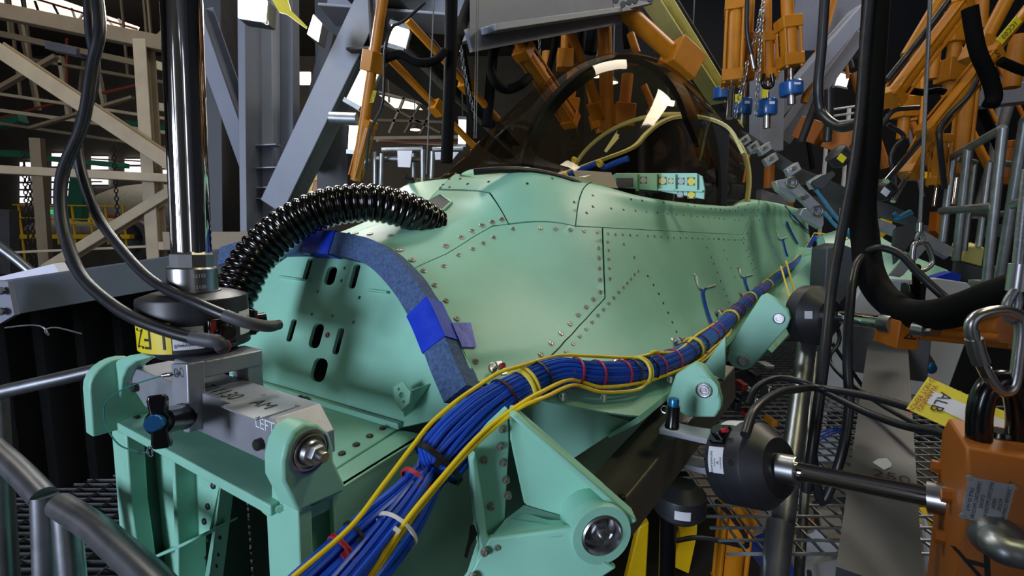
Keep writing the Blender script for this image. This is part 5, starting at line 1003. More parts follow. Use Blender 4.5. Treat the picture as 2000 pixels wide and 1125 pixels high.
for lab, pts, r in (('black cable hanging just left of the fat sheath', [(1700, -20, 1.5), (1690, 90, 1.48), (1682, 200, 1.45), (1668, 320, 1.4), (1650, 420, 1.36), (1625, 560, 1.3), (1610, 700, 1.2), (1590, 850, 1.15), (1575, 960, 1.15)], .0125),
    ('black cable looping in the upper right and ending at the sheath', [(1612, -20, 2.2), (1605, 90, 2.2), (1598, 170, 2.2), (1605, 220, 2.2), (1640, 248, 2.1), (1680, 240, 2.0)], .02),
    ('black cable dropping out of the sheath beside the white panel', [(1705, 485, 1.4), (1672, 520, 1.35), (1660, 600, 1.28), (1655, 700, 1.22), (1658, 800, 1.18), (1640, 900, 1.15), (1605, 980, 1.15), (1585, 880, 1.15)], .0115),
    ('black cable arcing right from the sheath to the side actuator', [(1690, 492, 1.38), (1720, 484, 1.34), (1760, 498, 1.3), (1800, 540, 1.25), (1850, 585, 1.2), (1890, 612, 1.15)], .010),
    ('thin black cable crossing the white panel', [(1615, 590, 1.5), (1640, 660, 1.5), (1620, 700, 1.5), (1650, 740, 1.4), (1720, 790, 1.25), (1800, 835, 1.1)], .006),
    ('thin dark cable crossing behind the grey box rail', [(1625, 670, 1.6), (1660, 720, 1.6), (1740, 825, 1.6), (1780, 810, 1.5)], .006),
    ('black hose hanging far behind the hanging actuators', [(*b1(960, 700), 3.6), (*b1(960, 900), 3.6), (*b1(945, 1110), 3.6)], .03),
    ('black hose slanting behind the steel brace', [(*b1(870, 780), 3.4), (*b1(800, 960), 3.4), (*b1(740, 1120), 3.4)], .026),
    ('black hose along the lower diagonal actuator', [(*b2(920, 620), 2.15), (*b2(840, 760), 2.15), (*b2(700, 900), 2.15), (*b2(630, 1000), 2.15), (*b2(625, 1130), 2.15), (*b3(720, 450), 2.2)], .011),
    ('thin black hose curving below the upper diagonal actuator', [(*b2(170, 980), 2.3), (*b2(260, 870), 2.3), (*b2(380, 850), 2.3), (*b2(460, 845), 2.3)], .011),
    ('black hose looping around the leaning chrome rod', [(*b3(330, 10), 2.4), (*b3(440, 90), 2.4), (*b3(380, 170), 2.4), (*b3(350, 260), 2.4), (*b3(385, 380), 2.4), (*b3(380, 480), 2.4)], .010),
    ('black cable running beside the upper diagonal actuator', [(*b2(690, 10), 2.35), (*b2(520, 240), 2.35), (*b2(380, 420), 2.3), (*b2(210, 630), 2.3)], .014)):
    cable('cable', lab, pts, r)
RW = thing('hanging_rope', 'grey wire rope with carabiner hanging before the right actuators', 'wire rope', Y(1797, 450, 1.5))
mb = MB(); mb.cyl(Y(1817, -10, 1.5), Y(1797, 440, 1.5), .0052, n=8); mb.build('rope', 'wirerope', RW)
mb = MB(); mb.cyl(Y(1797, 435, 1.5), Y(1796, 452, 1.5), .009, n=10); mb.build('ferrule', 'steel', RW)
mb = MB(); mb.tube(cr([Y(*p, 1.5) for p in [(1796, 452), (1790, 465), (1794, 474), (1801, 474), (1803, 462), (1797, 452)]], 4), .005, 8); mb.build('eye', 'wirerope', RW)
mb = MB(); mb.tube(cr([Y(*b3(*p), 1.5) for p in [(550, 825), (510, 840), (498, 960), (500, 1010), (560, 1018), (625, 980), (635, 930), (600, 840), (560, 822)]], 5), .0075, 10); mb.build('carabiner', 'steel', RW)
cable('sling', 'black strap hanging from the far carabiner to the white panel', [(*b3(530, 990), 1.5), (*b3(525, 1050), 1.55), (1790, 570, 1.6), (1788, 610, 1.6)], .011, 'black_sheath', cat='strap')
mb = MB(); c = Y(1783, 570, 1.62); mb.obox(c, (.03, 0, 0), (0, .02, 0), (0, 0, .03)); mb.build('strap_buckle', 'gloss_black', label='black buckle block above the orange side actuator', cat='buckle', bevel=.006)
# railings
def rail_set(lab, segs, r, group, nm='railing', m='galv'):
    t = thing(nm, lab, 'railing', Y(*segs[0][1]), group)
    for a_, b_, k in segs:
        mb = MB(); mb.cyl(Y(*a_), Y(*b_), r, n=18); mb.build(k, m, t)
    return t
rail_set('tall galvanised railing in front of the right actuators', [((*b3(1122, 35), 2.4), (*b3(1008, 1095), 2.45), 'post'), ((*b3(882, 180), 2.7), (*b3(800, 945), 2.75), 'post'), ((*b3(775, 248), 2.9), (*b3(705, 815), 2.9), 'post'), ((*b3(1118, 40), 2.4), (*b3(760, 240), 2.9), 'top_rail'), ((*b3(1060, 575), 2.42), (*b3(700, 605), 2.9), 'mid_rail')], .021, 'galvanised railings')
rail_set('railing panel at the right picture edge', [((*b3(1275, -20), 2.2), (*b3(1095, 1095), 2.3), 'post'), ((*b3(1190, 560), 2.22), (*b3(1700, 440), 1.9), 'mid_rail'), ((*b3(1275, -20), 2.2), (*b3(1750, -260), 1.9), 'top_rail')], .021, 'galvanised railings')
rail_set('farther railing panel seen between the tall posts', [((*b3(920, 285), 3.1), (*b3(850, 880), 3.1), 'post'), ((*b3(1030, 275), 3.2), (*b3(955, 850), 3.2), 'post'), ((*b3(800, 245), 3.05), (*b3(930, 275), 3.1), 'top_rail'), ((*b3(1030, 275), 3.2), (*b3(1210, 285), 3.2), 'top_rail'), ((*b3(860, 620), 3.1), (*b3(1250, 630), 3.2), 'mid_rail')], .020, 'galvanised railings')
mb = MB(); mb.prism([Y(*b3(*p), 2.6) for p in [(800, 950), (1000, 1000), (1266, 960), (1266, 1125), (790, 1080)]], V((0, .02, 0))); mb.build('kick_plate', 'darkgrey', label='dark kick plate at the foot of the railing', cat='plate')
for q, lab in (([(865, 845), (1000, 855), (980, 990), (830, 950)], 'yellow foam block at the railing foot'),):
    mb = MB(); mb.prism([Y(*b3(*p), 3.2) for p in q], V((0, .1, .03))); mb.build('foam_block', 'seal_yellow', label=lab, cat='foam block', bevel=.01)
mb = MB(); mb.obox(Y(*b3(1010, 1110), 2.45), (.05, 0, 0), (0, .05, 0), (0, 0, .02)); mb.build('post_base', 'galv', label='square base plate under the tall railing post', cat='base plate')
# aft deck clutter: grey lug link, alloy sheets, rope
LK = thing('lug_link', 'light grey two-eyed lug link bolted beside the cockpit', 'lug link', Y(1570, 390, 2.6))
def A3(x, y, d_=2.6): return Y(*a3(x, y), d_)
mb = MB(); mb.plate([A3(*p) for p in [(385, 300), (405, 280), (440, 282), (470, 320), (600, 450), (605, 480), (590, 500), (560, 490), (500, 430), (450, 380), (390, 330)]], [circ(A3(420, 308), V((1, 0, 0)), UZ, .014), circ(A3(567, 468), V((1, 0, 0)), UZ, .012)], V((0, .03, 0))); mb.build('link_bar', 'zinc', LK, bevel=.003)
mb = MB(); mb.prism([A3(*p, 2.66) for p in [(330, 300), (385, 285), (400, 350), (450, 385), (440, 420), (350, 350)]], V((0, .05, 0))); mb.build('upper_clevis', 'zinc', LK, bevel=.003)
mb = MB(); mb.prism([A3(*p, 2.64) for p in [(490, 450), (600, 480), (605, 540), (590, 570), (465, 490)]], V((0, .05, 0))); mb.build('lower_clevis', 'zinc', LK, bevel=.003)
mb = MB(); mb.prism([A3(*p, 2.58) for p in [(465, 390), (500, 368), (525, 385), (488, 408)]], V((0, .02, 0))); mb.build('strap', 'steel', LK, bevel=.003)
for x, y in ((420, 308), (567, 468)):
    mb = MB(); mb.torus(A3(x, y, 2.59), V((0, 1, 0)), .026, .007, 20, 8); mb.build('bush', 'steel', LK)
SH = [([(130, 10), (180, 30), (420, 190), (560, 310), (440, 300), (380, 230), (240, 120)], 2.9, 'sheetgrey', 'long grey alloy strip running aft beside the canopy'),
      ([(430, 210), (560, 260), (760, 350), (760, 470), (560, 350)], 3.0, 'sheetgrey', 'grey alloy sheet strip in front of the black sheath'),
      ([(880, 400), (1000, 440), (1140, 510), (1160, 560), (1060, 530), (890, 480)], 2.6, 'sheetgrey', 'grey alloy strip to the right of the black sheath'),
      ([(890, 500), (1010, 550), (1010, 600), (890, 555)], 2.4, 'zinc', 'bright alloy strip end right of the black sheath'),
      ([(1010, 560), (1110, 540), (1130, 600), (1010, 760), (1000, 660)], 2.2, 'sheetgrey', 'grey alloy sheet standing on the green deck'),
      ([(1150, 570), (1340, 680), (1300, 730), (1180, 660)], 2.3, 'zinc', 'bright folded alloy tray right of the carabiner'),
      ([(1080, 700), (1170, 640), (1180, 680), (1050, 830), (980, 820)], 2.1, 'zinc', 'alloy strip leaning behind the far carabiner'),
      ([(535, 300), (650, 240), (670, 260), (600, 340), (560, 330)], 2.5, 'sheetgrey', 'grey pad bracket behind the lug link')]
for q, y, m, lab in SH:
    mb = MB(); mb.prism([A3(*p, y) for p in q], V((.01, .03, -.012))); mb.build('alloy_sheet', m, label=lab, cat='metal sheet')
for q, y, lab in (([(600, 600), (720, 560), (900, 600), (1100, 720), (1300, 800), (1360, 870), (1000, 880), (830, 800), (620, 680)], 3.0, 'green primed wing root skin behind the black sheath'),):
    mb = MB(); mb.prism([A3(*p, y + (p[1] - 560) * -.0015) for p in q], V((0, .06, -.03))); mb.build('wing_root', 'primer', label=lab, cat='wing skin')
mb = MB(); mb.prism([A3(*p, 2.4) for p in [(1190, 855), (1330, 810), (1380, 830), (1370, 865), (1200, 868)]], V((0, .05, 0))); mb.build('blue_cloth', 'tape', label='blue cloth lying on the green wing root', cat='cloth')
for lab, pts in (('blue rope strand slanting down behind the grey link', [(*a3(560, 350), 2.5), (*a3(640, 460), 2.45), (*a3(720, 560), 2.4), (*a3(800, 650), 2.3)]), ('second blue rope strand lower left', [(*a3(605, 475), 2.5), (*a3(680, 560), 2.4), (*a3(760, 620), 2.4)]), ('frayed blue rope knot on the alloy strip', [(*a3(1000, 480), 2.2), (*a3(1040, 510), 2.2), (*a3(1090, 470), 2.2), (*a3(1050, 490), 2.2), (*a3(1010, 520), 2.2), (*a3(1100, 480), 2.2)])):
    cable('blue_rope', lab, pts, .009, 'rope', 8, cat='rope')
for i, (x, y, y2) in enumerate(((150, 75, 2.9), (200, 110, 2.9), (265, 120, 2.85), (300, 180, 2.8), (425, 235, 2.7), (555, 305, 2.6))):
    t = thing('clamp', 'small steel clamp %s along the canopy rail' % ('first', 'second', 'third', 'fourth', 'fifth', 'sixth')[i], 'clamp', A3(x, y, y2), 'clamps along the canopy rail'); mb = MB(); mb.obox(A3(x, y, y2), (.03, 0, .02), (0, .02, 0), (-.012, 0, .02)); mb.build('jaw', 'zinc', t, bevel=.004); mb = MB(); mb.cyl(A3(x, y, y2 - .02), A3(x + 14, y - 12, y2 - .04), .01, n=10); mb.build('screw', 'steel', t)
# dark equipment between fuselage and side actuator
for q, y, m, nm, lab in (([(620, 680), (700, 650), (800, 690), (770, 900), (680, 1010), (600, 1000)], 2.3, 'darkgrey', 'equipment_box', 'dark equipment box behind the hanging cables'), ([(850, 590), (960, 560), (1040, 640), (1010, 740), (870, 700)], 1.9, 'rubber', 'equipment_box', 'black load cell housing below the long lug plate')):
    mb = MB(); mb.prism([Y(*(a3 if y > 2 else a2)(*p), y) for p in q], V((0, .12, 0))); mb.build(nm, m, label=lab, cat='equipment', bevel=.006)
t = thing('valve_group', 'dark hydraulic valve group with red blocks under the lug plates', 'valve', Y(1460, 780, 1.6))
for x, y, w, h, m in ((930, 660, 40, 40, 'redplast'), (980, 690, 26, 26, 'labelwhite'), (960, 830, 60, 36, 'redplast'), (1010, 600, 40, 30, 'anodblack'), (1080, 540, 60, 20, 'zinc'), (940, 730, 60, 30, 'anodblack'), (1000, 760, 30, 60, 'steel'), (1080, 700, 24, 90, 'steel'), (1110, 880, 34, 40, 'orange'), (890, 780, 40, 60, 'anodblack')):
    mb = MB(); mb.obox(Y(*a2(x, y), 1.6), (w / 3.125 * .8 / 950, 0, 0), (0, .03, 0), (0, 0, h / 3.125 * .8 / 950)); mb.build('valve_block', m, t, bevel=.003)
# ============================================================ RIG STEELWORK, LAMPS AND HALL
mb = MB(); mb.ibeam(Y(716, 22, 3.6) + V((-.3, -.1, 0)), Y(716, 22, 3.6), .3, .2); 
def steel(nm, lab, a_, b_, w, h, m='steelgrey', cat='beam', kind='i', up=UZ, group='grey rig steelwork', tf=.016):
    mb = MB(); P, Q = Y(*a_), Y(*b_)
    (mb.ibeam(P, Q, h, w, up, tf, .014) if kind == 'i' else mb.bar(P, Q, w, h, up)); return mb.build(nm, m, label=lab, cat=cat, group=group, bevel=.004)
FW = V((0, 1, 0))
SC_ = thing('steel_column', 'grey steel H column with bolted plates left of the floodlights', 'column', Y(515, 600, 3.7))
for x0, x1, y, m in ((487, 500, 3.5, 'steelgrey'), (500, 537, 3.62, 'steelgrey_light'), (538, 576, 3.75, 'steelgrey')):
    mb = MB(); P, Q = Y((x0 + x1) / 2 + 6, 620, y), Y((x0 + x1) / 2, -40, y); mb.bar(P, Q, (x1 - x0) * y / 950, .12 if x1 - x0 > 20 else .3, FW); mb.build('column_plate', m, SC_, bevel=.003)
mb = MB(); mb.lathe((0, 0, 0), V((0, -1, 0)), [(.014, 0), (.014, .01), (.008, .014), (.0001, .014)], 8); RVT = mb.mesh('rivet_bolt', 'darkgrey')
for i, y in enumerate((268, 280, 312, 322, 332, 345, 380, 390, 398)): put('rivet_bolt', RVT, SC_, Matrix.Translation(Y(505 + i * .4, y, 3.55)))
for y in (286, 330, 368, 389):
    mb = MB(); mb.bar(Y(495, y, 3.52), Y(545, y - 2, 3.52), .1, .008); mb.build('stiffener', 'steelgrey_light', SC_)
steel('steel_brace', 'grey diagonal brace rising right behind the fluorescent lamps', (548, 400, 3.3), (770, -60, 3.0), .16, .22, 'steelgrey_light', 'brace', up=FW)
steel('steel_brace', 'grey diagonal brace leaning left of the H column', (498, 330, 3.9), (385, 10, 3.7), .12, .22, 'steelgrey', 'brace', up=FW)
steel('steel_column', 'dark grey broad column behind the chrome ram', (420, 620, 4.6), (412, -60, 4.6), .34, .3, 'darkgrey', 'column', 'b', FW)
steel('steel_column', 'grey column right of the leaning lamp, far side', (660, 420, 5.0), (656, -60, 5.0), .3, .3, 'darkgrey', 'column', 'b', FW)
steel('steel_brace', 'dark brace above the yellow case', (590, 330, 4.6), (650, 70, 4.6), .1, .22, 'darkgrey', 'brace', 'b', FW)
steel('steel_ledge', 'pale grey ledge below the blue drum', (330, 470, 3.3), (500, 470, 3.3), .12, .12, 'cream_dark', 'ledge', 'b')
# overhead girder
GR = thing('overhead_girder', 'deep bluish grey girder across the top above the canopy', 'girder', Y(1000, 30, 3.0))
def b6p(x, y, d_): return Y(*b6(x, y), d_)
g0 = [b6p(150, 230, 2.5), b6p(1230, 60, 3.6), b6p(1520, 0, 4.0)]
mb = MB(); mb.bar(Y(900, 72, 2.4), Y(1210, 26, 3.6), .012, .0001 + .09, UZ); 
lo0, lo1 = Y(918, 70, 2.5), Y(1205, 26, 3.7)
mb = MB(); mb.prism([lo0, lo1, lo1 + UZ * .5, lo0 + UZ * .5], V((.03, .06, 0))); mb.build('web', 'steelgrey_light', GR)
mb = MB(); mb.bar(lo0 + UZ * .0, lo1 + UZ * .0, .34, .03); mb.build('bottom_flange', 'steelgrey_light', GR, bevel=.003)
mb = MB(); mb.bar(lo0 - UZ * .06 + V((0, -.1, 0)), lo1 - UZ * .06 + V((0, -.1, 0)), .02, .1); mb.build('flange_lip', 'steelgrey', GR)
mb = MB(); mb.prism([b6p(1230, 90, 3.4), b6p(1520, 20, 3.6), b6p(1530, -20, 3.6), b6p(1220, -20, 3.4)], V((0, .03, 0))); ep = mb.build('end_plate', 'steelgrey', GR)
for x, y in [(1295, 35), (1340, 20), (1385, 10), (1500, -2), (1240, 5)]:
    p = b6p(x, y, 3.4); mb = MB(); mb.lathe(p, V((0, -1, 0)), [(.02, 0), (.02, .012), (.0001, .014)], 8); sub(mb, 'bolt', 'darkgrey', ep)
steel('steel_beam', 'grey beam running into the distance above the orange pipes', (722, 40, 2.9), (1000, 300, 9), .3, .3, 'darkgrey')
steel('steel_beam', 'wide grey ceiling beam left of the girder', (640, -10, 3.2), (960, 15, 3.2), .3, .25, 'steelgrey_light')
steel('crane_rail', 'olive yellow crane rail slanting down behind the canopy', (1270, -20, 4.2), (1405, 190, 5.2), .16, .16, 'yellowpaint' if False else 'seal_yellow', 'rail')
steel('crane_beam', 'dark beam slanting beside the olive crane rail', (1240, -40, 4.6), (1400, 200, 5.8), .3, .3, 'darkgrey')
steel('steel_brace', 'grey brace slanting from upper right behind the blue load cells', (*b1(1210, 90), 4.6), (*b1(520, 900), 4.6), .12, .2, 'steelgrey_light', 'brace', 'b', FW)
steel('steel_brace', 'second grey brace parallel below it, behind the blue cells', (*b1(1150, 300), 4.9), (*b1(560, 1125), 4.9), .12, .24, 'steelgrey', 'brace', 'b', FW)
steel('steel_column', 'grey column standing under the middle blue load cell', (*b1(465, 1200), 4.4), (*b1(470, 560), 4.4), .2, .2, 'steelgrey_light', 'column', 'b', FW)
steel('steel_beam', 'grey horizontal beam behind the diagonal actuators', (1890, 195, 4.4), (2040, 178, 4.4), .2, .16, 'steelgrey_light', 'beam', 'b')
steel('steel_beam', 'dark bluish beam along the top right behind the hanging actuators', (1540, 60, 5.2), (1720, 50, 5.0), .3, .5, 'steelgrey', 'beam', 'b')
PHR = thing('pale_railing', 'pale multi-bar railing behind the black sheath', 'railing', Y(1640, 260, 5.5))
for i in range(5):
    mb = MB(); mb.cyl(Y(*b1(880 + i * 10, 875 + i * 50), 5.6), Y(*b1(1230, 825 + i * 52), 5.3), .012, n=8); mb.build('bar', 'whitepaint', PHR)
for x in (960, 1120): mb = MB(); mb.cyl(Y(*b1(x, 840), 5.5), V((Y(*b1(x, 840), 5.5).x, 5.5, -2.5)), .02, n=8); mb.build('post', 'whitepaint', PHR)
# orange struts in the upper middle
strut('orange_strut', 'long leaning orange pipe crossing the fluorescent lamps', [(752, -30, 2.1), (694, 352, 2.25)], .0215, collars=(.37,), group='upper orange pipes', cat='pipe')
actuator('orange actuator at the foot of the long leaning pipe', (721, 242, 2.2), (694, 345, 2.25), None, .026, heads=(1, 0), group='upper orange pipes')
c = Y(729, 189, 2.13); TS2 = thing('id_sticker', 'yellow sticker reading P0203 on the long leaning pipe', 'sticker', c); du = (Y(733, 178, 2.13) - Y(727, 200, 2.13)).normalized(); dv = V((1, 0, 0)) * .97
mb = MB(); mb.obox(c, du * .025, dv * .008, V((0, .003, 0))); mb.build('sticker_face', 'tagyellow', TS2); lettering('sticker_text', 'P0203', lambda a, b: c + V((0, -.005, 0)) + du * a + V((1, 0, 0)) * -b, 'ink', TS2, .018)
strut('orange_strut', 'thin orange pipe slanting right from the lamp top', [(795, 38, 2.6), (972, 232, 3.3)], .021, collars=(.6,), group='upper orange pipes', cat='pipe')
strut('orange_strut', 'lower thin orange pipe slanting to the canopy nose', [(762, 115, 2.8), (925, 285, 3.3)], .021, collars=(.52,), group='upper orange pipes', cat='pipe')
actuator('orange actuator sloping into the canopy crest from the left', (*b6(550, 380), 2.9), (*b6(900, 900), 3.3), None, .05, group='upper orange pipes', tube=(*b6(320, -60), 2.7))
strut('orange_strut', 'orange pipe upright above the canopy front', [(*b6(870, 180), 3.6), (*b6(858, 500), 3.6)], .034, collars=(.85,), group='upper orange pipes', cat='pipe')
strut('orange_strut', 'orange pipe crossing behind the upright one', [(*b6(870, 160), 3.5), (*b6(1130, 860), 3.8)], .034, collars=(.93,), group='upper orange pipes', cat='pipe')
strut('orange_strut', 'orange pipe standing over the canopy top', [(*b6(1155, 180), 3.7), (*b6(1180, 980), 3.8)], .05, group='upper orange pipes', cat='pipe')
strut('orange_strut', 'short orange pipe right of the canopy top', [(*b6(1350, 250), 3.9), (*b6(1400, 400), 3.9)], .03, group='upper orange pipes', cat='pipe')
strut('orange_strut', 'thick orange pipe sloping down behind the canopy right side', [(*b6(1290, 60), 3.6), (*b6(1740, 470), 3.8)], .062, collars=(.97,), group='upper orange pipes', cat='pipe')
strut('orange_strut', 'stubby orange pipe left of the crest', [(*b6(725, 390), 3.7), (*b6(712, 600), 3.7)], .035, group='upper orange pipes', cat='pipe')
for lab, q, y, r in (('orange pipe seen through the canopy, left', [(920, 520), (1000, 700), (880, 900)], 4.2, .045), ('orange pipe seen through the canopy, middle', [(1020, 550), (1090, 800), (1120, 1000)], 4.0, .03), ('orange pipe seen through the canopy, right', [(1330, 560), (1290, 950)], 4.3, .05), ('orange pipe seen through the rear canopy', [(1450, 640), (1560, 900)], 4.3, .03)):
    strut('orange_strut', lab, [(*b6(*q[0]), y), (*b6(*q[-1]), y)], r, 'orange', (.8,), group='orange pipes beyond the canopy', cat='pipe')
for i, (x, y, sc) in enumerate(((1400, 60, .045), (1290, 60, .03), (1160, 40, .04))): pass
# hanging black hoses and ropes in the upper middle
cable('sheathed_hose', 'fat straight black sheath hanging left of the canopy', [(882, -20, 2.2), (880, 100, 2.2), (877, 200, 2.2), (872, 318, 2.2)], .027, 'black_sheath', 14, cat='hose')
cable('sheathed_hose', 'black sheath joining the fat one from the upper right', [(928, -20, 2.6), (905, 40, 2.55), (890, 80, 2.4), (880, 110, 2.3)], .03, 'black_sheath', 12, cat='hose')
cable('sheathed_hose', 'knobbly black hose between the leaning pipe and fat sheath', [(750, 115, 2.1), (780, 106, 2.1), (805, 118, 2.1), (825, 123, 2.1), (850, 118, 2.12), (868, 100, 2.15)], .018, 'black_sheath', 12, cat='hose')
cable('sheathed_hose', 'knobbly black hose loop beside the sloping actuator', [(*b6(460, 320), 2.7), (*b6(400, 295), 2.7), (*b6(345, 340), 2.7), (*b6(310, 440), 2.7), (*b6(300, 520), 2.7), (*b6(340, 620), 2.7), (*b6(420, 670), 2.75), (*b6(520, 640), 2.75), (*b6(590, 580), 2.8)], .026, 'black_sheath', 12, cat='hose')
cable('sheathed_hose', 'thick black hose falling behind the sloping actuator', [(*b6(470, -40), 3.0), (*b6(520, 120), 3.0), (*b6(560, 250), 3.0), (*b6(590, 420), 3.0)], .06, 'black_sheath', 12, cat='hose')
for lab, q, r, y in (('black hose hanging behind the loop', [(330, 250), (310, 500), (290, 750), (270, 950)], .033, 3.2), ('black hose left of the upright pipe', [(790, 190), (780, 330), (750, 470), (735, 560)], .022, 3.4), ('black hose right of the upright pipe', [(970, 150), (950, 280), (920, 420)], .04, 3.9), ('black hose near the girder middle', [(1090, 130), (1070, 260), (1050, 400)], .05, 3.9), ('slim black hose slanting left of the canopy', [(70, 250), (110, 500), (150, 800), (180, 1000)], .02, 2.9), ('black hose hanging right of the canopy top', [(1320, 150), (1320, 260), (1330, 360)], .03, 4.0)):
    cable('hose', lab, [(*b6(*p), y) for p in q], r, 'black_sheath', cat='hose')
cable('cable', 'thin black cable draped along the leaning orange pipe', [(830, 5, 2.1), (790, 40, 2.1), (765, 55, 2.1), (752, 100, 2.08), (750, 160, 2.08), (745, 210, 2.1), (722, 260, 2.15), (715, 330, 2.2)], .006)
for lab, a_, b_, y, r in (('pale cord hanging left of the fat black sheath', (848, -10), (833, 340), 2.15, .0032), ('pale double cord, left strand', (931, -10), (926, 270), 2.3, .0022), ('pale double cord, right strand', (935, -10), (930, 270), 2.3, .0022)):
    mb = MB(); mb.cyl(Y(*a_, y), Y(*b_, y), r, n=6); mb.build('cord', 'wirerope', label=lab, cat='cord')
chain('thin chain hanging by the slim black hose', [(*b6(65, 270), 2.85), (*b6(110, 560), 2.85), (*b6(190, 900), 2.85)], .03, .003)
chain('thin chain above the stubby orange pipe', [(*b6(668, 210), 3.4), (*b6(668, 500), 3.4)], .03, .003)
# lamps
def fluoro(lab, pts, y, r, body=True):
    t = thing('fluorescent_lamp', lab, 'lamp', Y(*pts[0], y), 'fluorescent lamps on the rig'); P, Q = Y(*pts[0], y), Y(*pts[1], y); d = (Q - P).normalized(); u = d.cross(FW).normalized()
    mb = MB(); mb.obox((P + Q) / 2, (Q - P) / 2, u * r, FW * .02); mb.build('diffuser', 'tubelight', t, bevel=.008)
    mb = MB(); mb.obox((P + Q) / 2 + FW * .035, (Q - P) / 2 * 1.03, u * r * 1.1, FW * .02); mb.build('housing', 'steelgrey_light', t, bevel=.004)
    if y > 4: mb = MB(); c_ = (P + Q) / 2 + FW * .035; mb.cyl(c_, V((c_.x, c_.y, 6.95)), .008, n=6); mb.build('drop_rod', 'darkgrey', t)
    for e in (P, Q): mb = MB(); mb.obox(e, d * .012, u * r * 1.15, FW * .03); mb.build('end_cap', 'galv', t)
    return t
fluoro('fluorescent lamp at the top of the leaning brace', ((772, 95), (783, 52)), 2.9, .05)
fluoro('long fluorescent lamp leaning along the brace', ((690, 205), (738, 108)), 2.7, .042)
fluoro('upright fluorescent lamp below the tubular lamp', ((688, 298), (691, 240)), 2.9, .022)
fluoro('upright fluorescent lamp left of the canopy nose', ((902, 285), (903, 232)), 4.2, .03)
mb = MB(); mb.cyl(Y(645, 231, 2.6), Y(697, 233, 2.6), .032, n=18); LMP = mb.build('tubular_lamp', 'galv', label='unlit tubular lamp below the leaning brace', cat='lamp')
def flood(lab, q, y, tgt, pw):
    P = [Y(*p, y) for p in q]; c = sum(P, V()) / 4; t = thing('floodlight', lab, 'lamp', c, 'floodlights on the rig'); mb = MB(); mb.prism(P, V((0, .012, 0))); mb.build('glass', 'flood', t)
    mb = MB(); mb.prism([c + (p - c) * 1.08 + V((0, .014, 0)) for p in P], V((0, .09, 0))); mb.build('housing', 'darkgrey', t, bevel=.006)
    l_ = area('floodlight_beam', c + V((0, -.05, -.02)), tgt, (.3, .22), pw, (1, .97, .9)); l_.parent = t; l_.matrix_parent_inverse = Matrix.Translation(-c)
flood('brighter square floodlight at the top left of the columns', [(465, -8), (520, 0), (517, 42), (465, 34)], 2.6, W(.7, .1, -.3), 7)
flood('tilted floodlight right of the yellow tape', [(612, 28), (627, 44), (620, 80), (600, 66)], 2.7, W(.8, .2, -.2), 7)
for e in ((524, -4), (575, 25), (600, 52)): pass
mb = MB(); tp_ = [Y(*p, 2.5) for p in [(528, -6), (560, -8), (568, 20), (600, 52), (598, 56), (560, 28), (545, 24)]]; mb.prism(tp_, V((0, .004, 0))); mb.build('yellow_tape', 'tagyellow', label='yellow tape hanging between the two floodlights', cat='tape')
fluoro('far lamp glowing between the right braces', ((*b1(1050, 690), ), (*b1(1080, 580), )), 6.0, .06)
def bulb(lab, px, py, y, r, m='sodium'):
    t = thing('highbay_lamp', lab, 'lamp', Y(px, py, y), 'high-bay lamps far back'); c = Y(px, py, y); mb = MB(); mb.lathe(c, UZ, [(r, 0), (r * .9, r * .1), (.0001, r * .12)], 18); mb.build('lens', m, t); mb = MB(); mb.lathe(c + UZ * r * .12, UZ, [(r * 1.05, 0), (r * .5, r * .7), (r * .3, r), (.0001, r)], 18); mb.build('reflector', 'darkgrey', t); mb = MB(); mb.cyl(c + UZ * r, V((c.x, c.y, 13.1 if c.x < -1.5 or c.y > 11 else 6.9)), .01, n=6); mb.build('drop_rod', 'darkgrey', t)
bulb('orange glowing high-bay lamp left of the fat black sheath', 802, 172, 9, .13); bulb('white high-bay lamp lower, left of the fat sheath', 811, 254, 11, .11, 'tubelight')
bulb('white lamp seen through the canopy front', 1197, 162, 6, .06, 'tubelight'); bulb('small white lamp seen through the canopy', 1165, 150, 7, .06, 'tubelight')
bulb('tiny lamp behind the short orange pipe', 1832, 157, 7, .05, 'tubelight')
fluoro('fluorescent lamp seen through the rear canopy, left', ((1294, 198), (1318, 203)), 6.0, .03); fluoro('fluorescent lamp seen through the rear canopy, right', ((1340, 190), (1360, 198)), 6.0, .03)
# platform railing behind the nose
rail_set('galvanised guard rail with paper sheets behind the hose', [((746, 300, 3.0), (744, 372, 3.0), 'post'), ((733, 297, 3.1), (733, 360, 3.1), 'post'), ((826, 292, 3.0), (826, 375, 3.0), 'post'), ((746, 293, 3.0), (826, 291, 3.0), 'top_rail'), ((735, 310, 3.05), (826, 312, 3.05), 'mid_rail'), ((808, 300, 3.2), (808, 375, 3.2), 'post'), ((845, 296, 3.0), (843, 350, 3.0), 'post'), ((845, 292, 3.0), (905, 291, 3.0), 'top_rail'), ((720, 310, 2.8), (690, 352, 2.8), 'brace')], .016, 'galvanised railings')
for q, lab in (([(776, 294), (805, 294), (801, 327), (777, 326)], 'white paper sheet taped to the guard rail'), ([(849, 297), (896, 297), (884, 312), (850, 312)], 'white paper sheet half hidden by the fat sheath')):
    mb = MB(); mb.prism([Y(*p, 2.95) for p in q], V((0, .003, 0))); mb.build('paper_sheet', 'paper', label=lab, cat='paper')
t = thing('yellow_case', 'yellow storage case behind the corrugated hose', 'case', Y(612, 370, 5.0)); mb = MB(); mb.prism([Y(*p, 5.0) for p in [(594, 392), (604, 345), (620, 330), (636, 332), (636, 390)]], V((0, .3, 0))); mb.build('case_body', 'yellowpaint', t, bevel=.02); mb = MB(); mb.prism([Y(*p, 4.98) for p in [(606, 385), (612, 352), (630, 350), (630, 383)]], V((0, .02, 0))); mb.build('lid_panel', 'orange', t, bevel=.01)
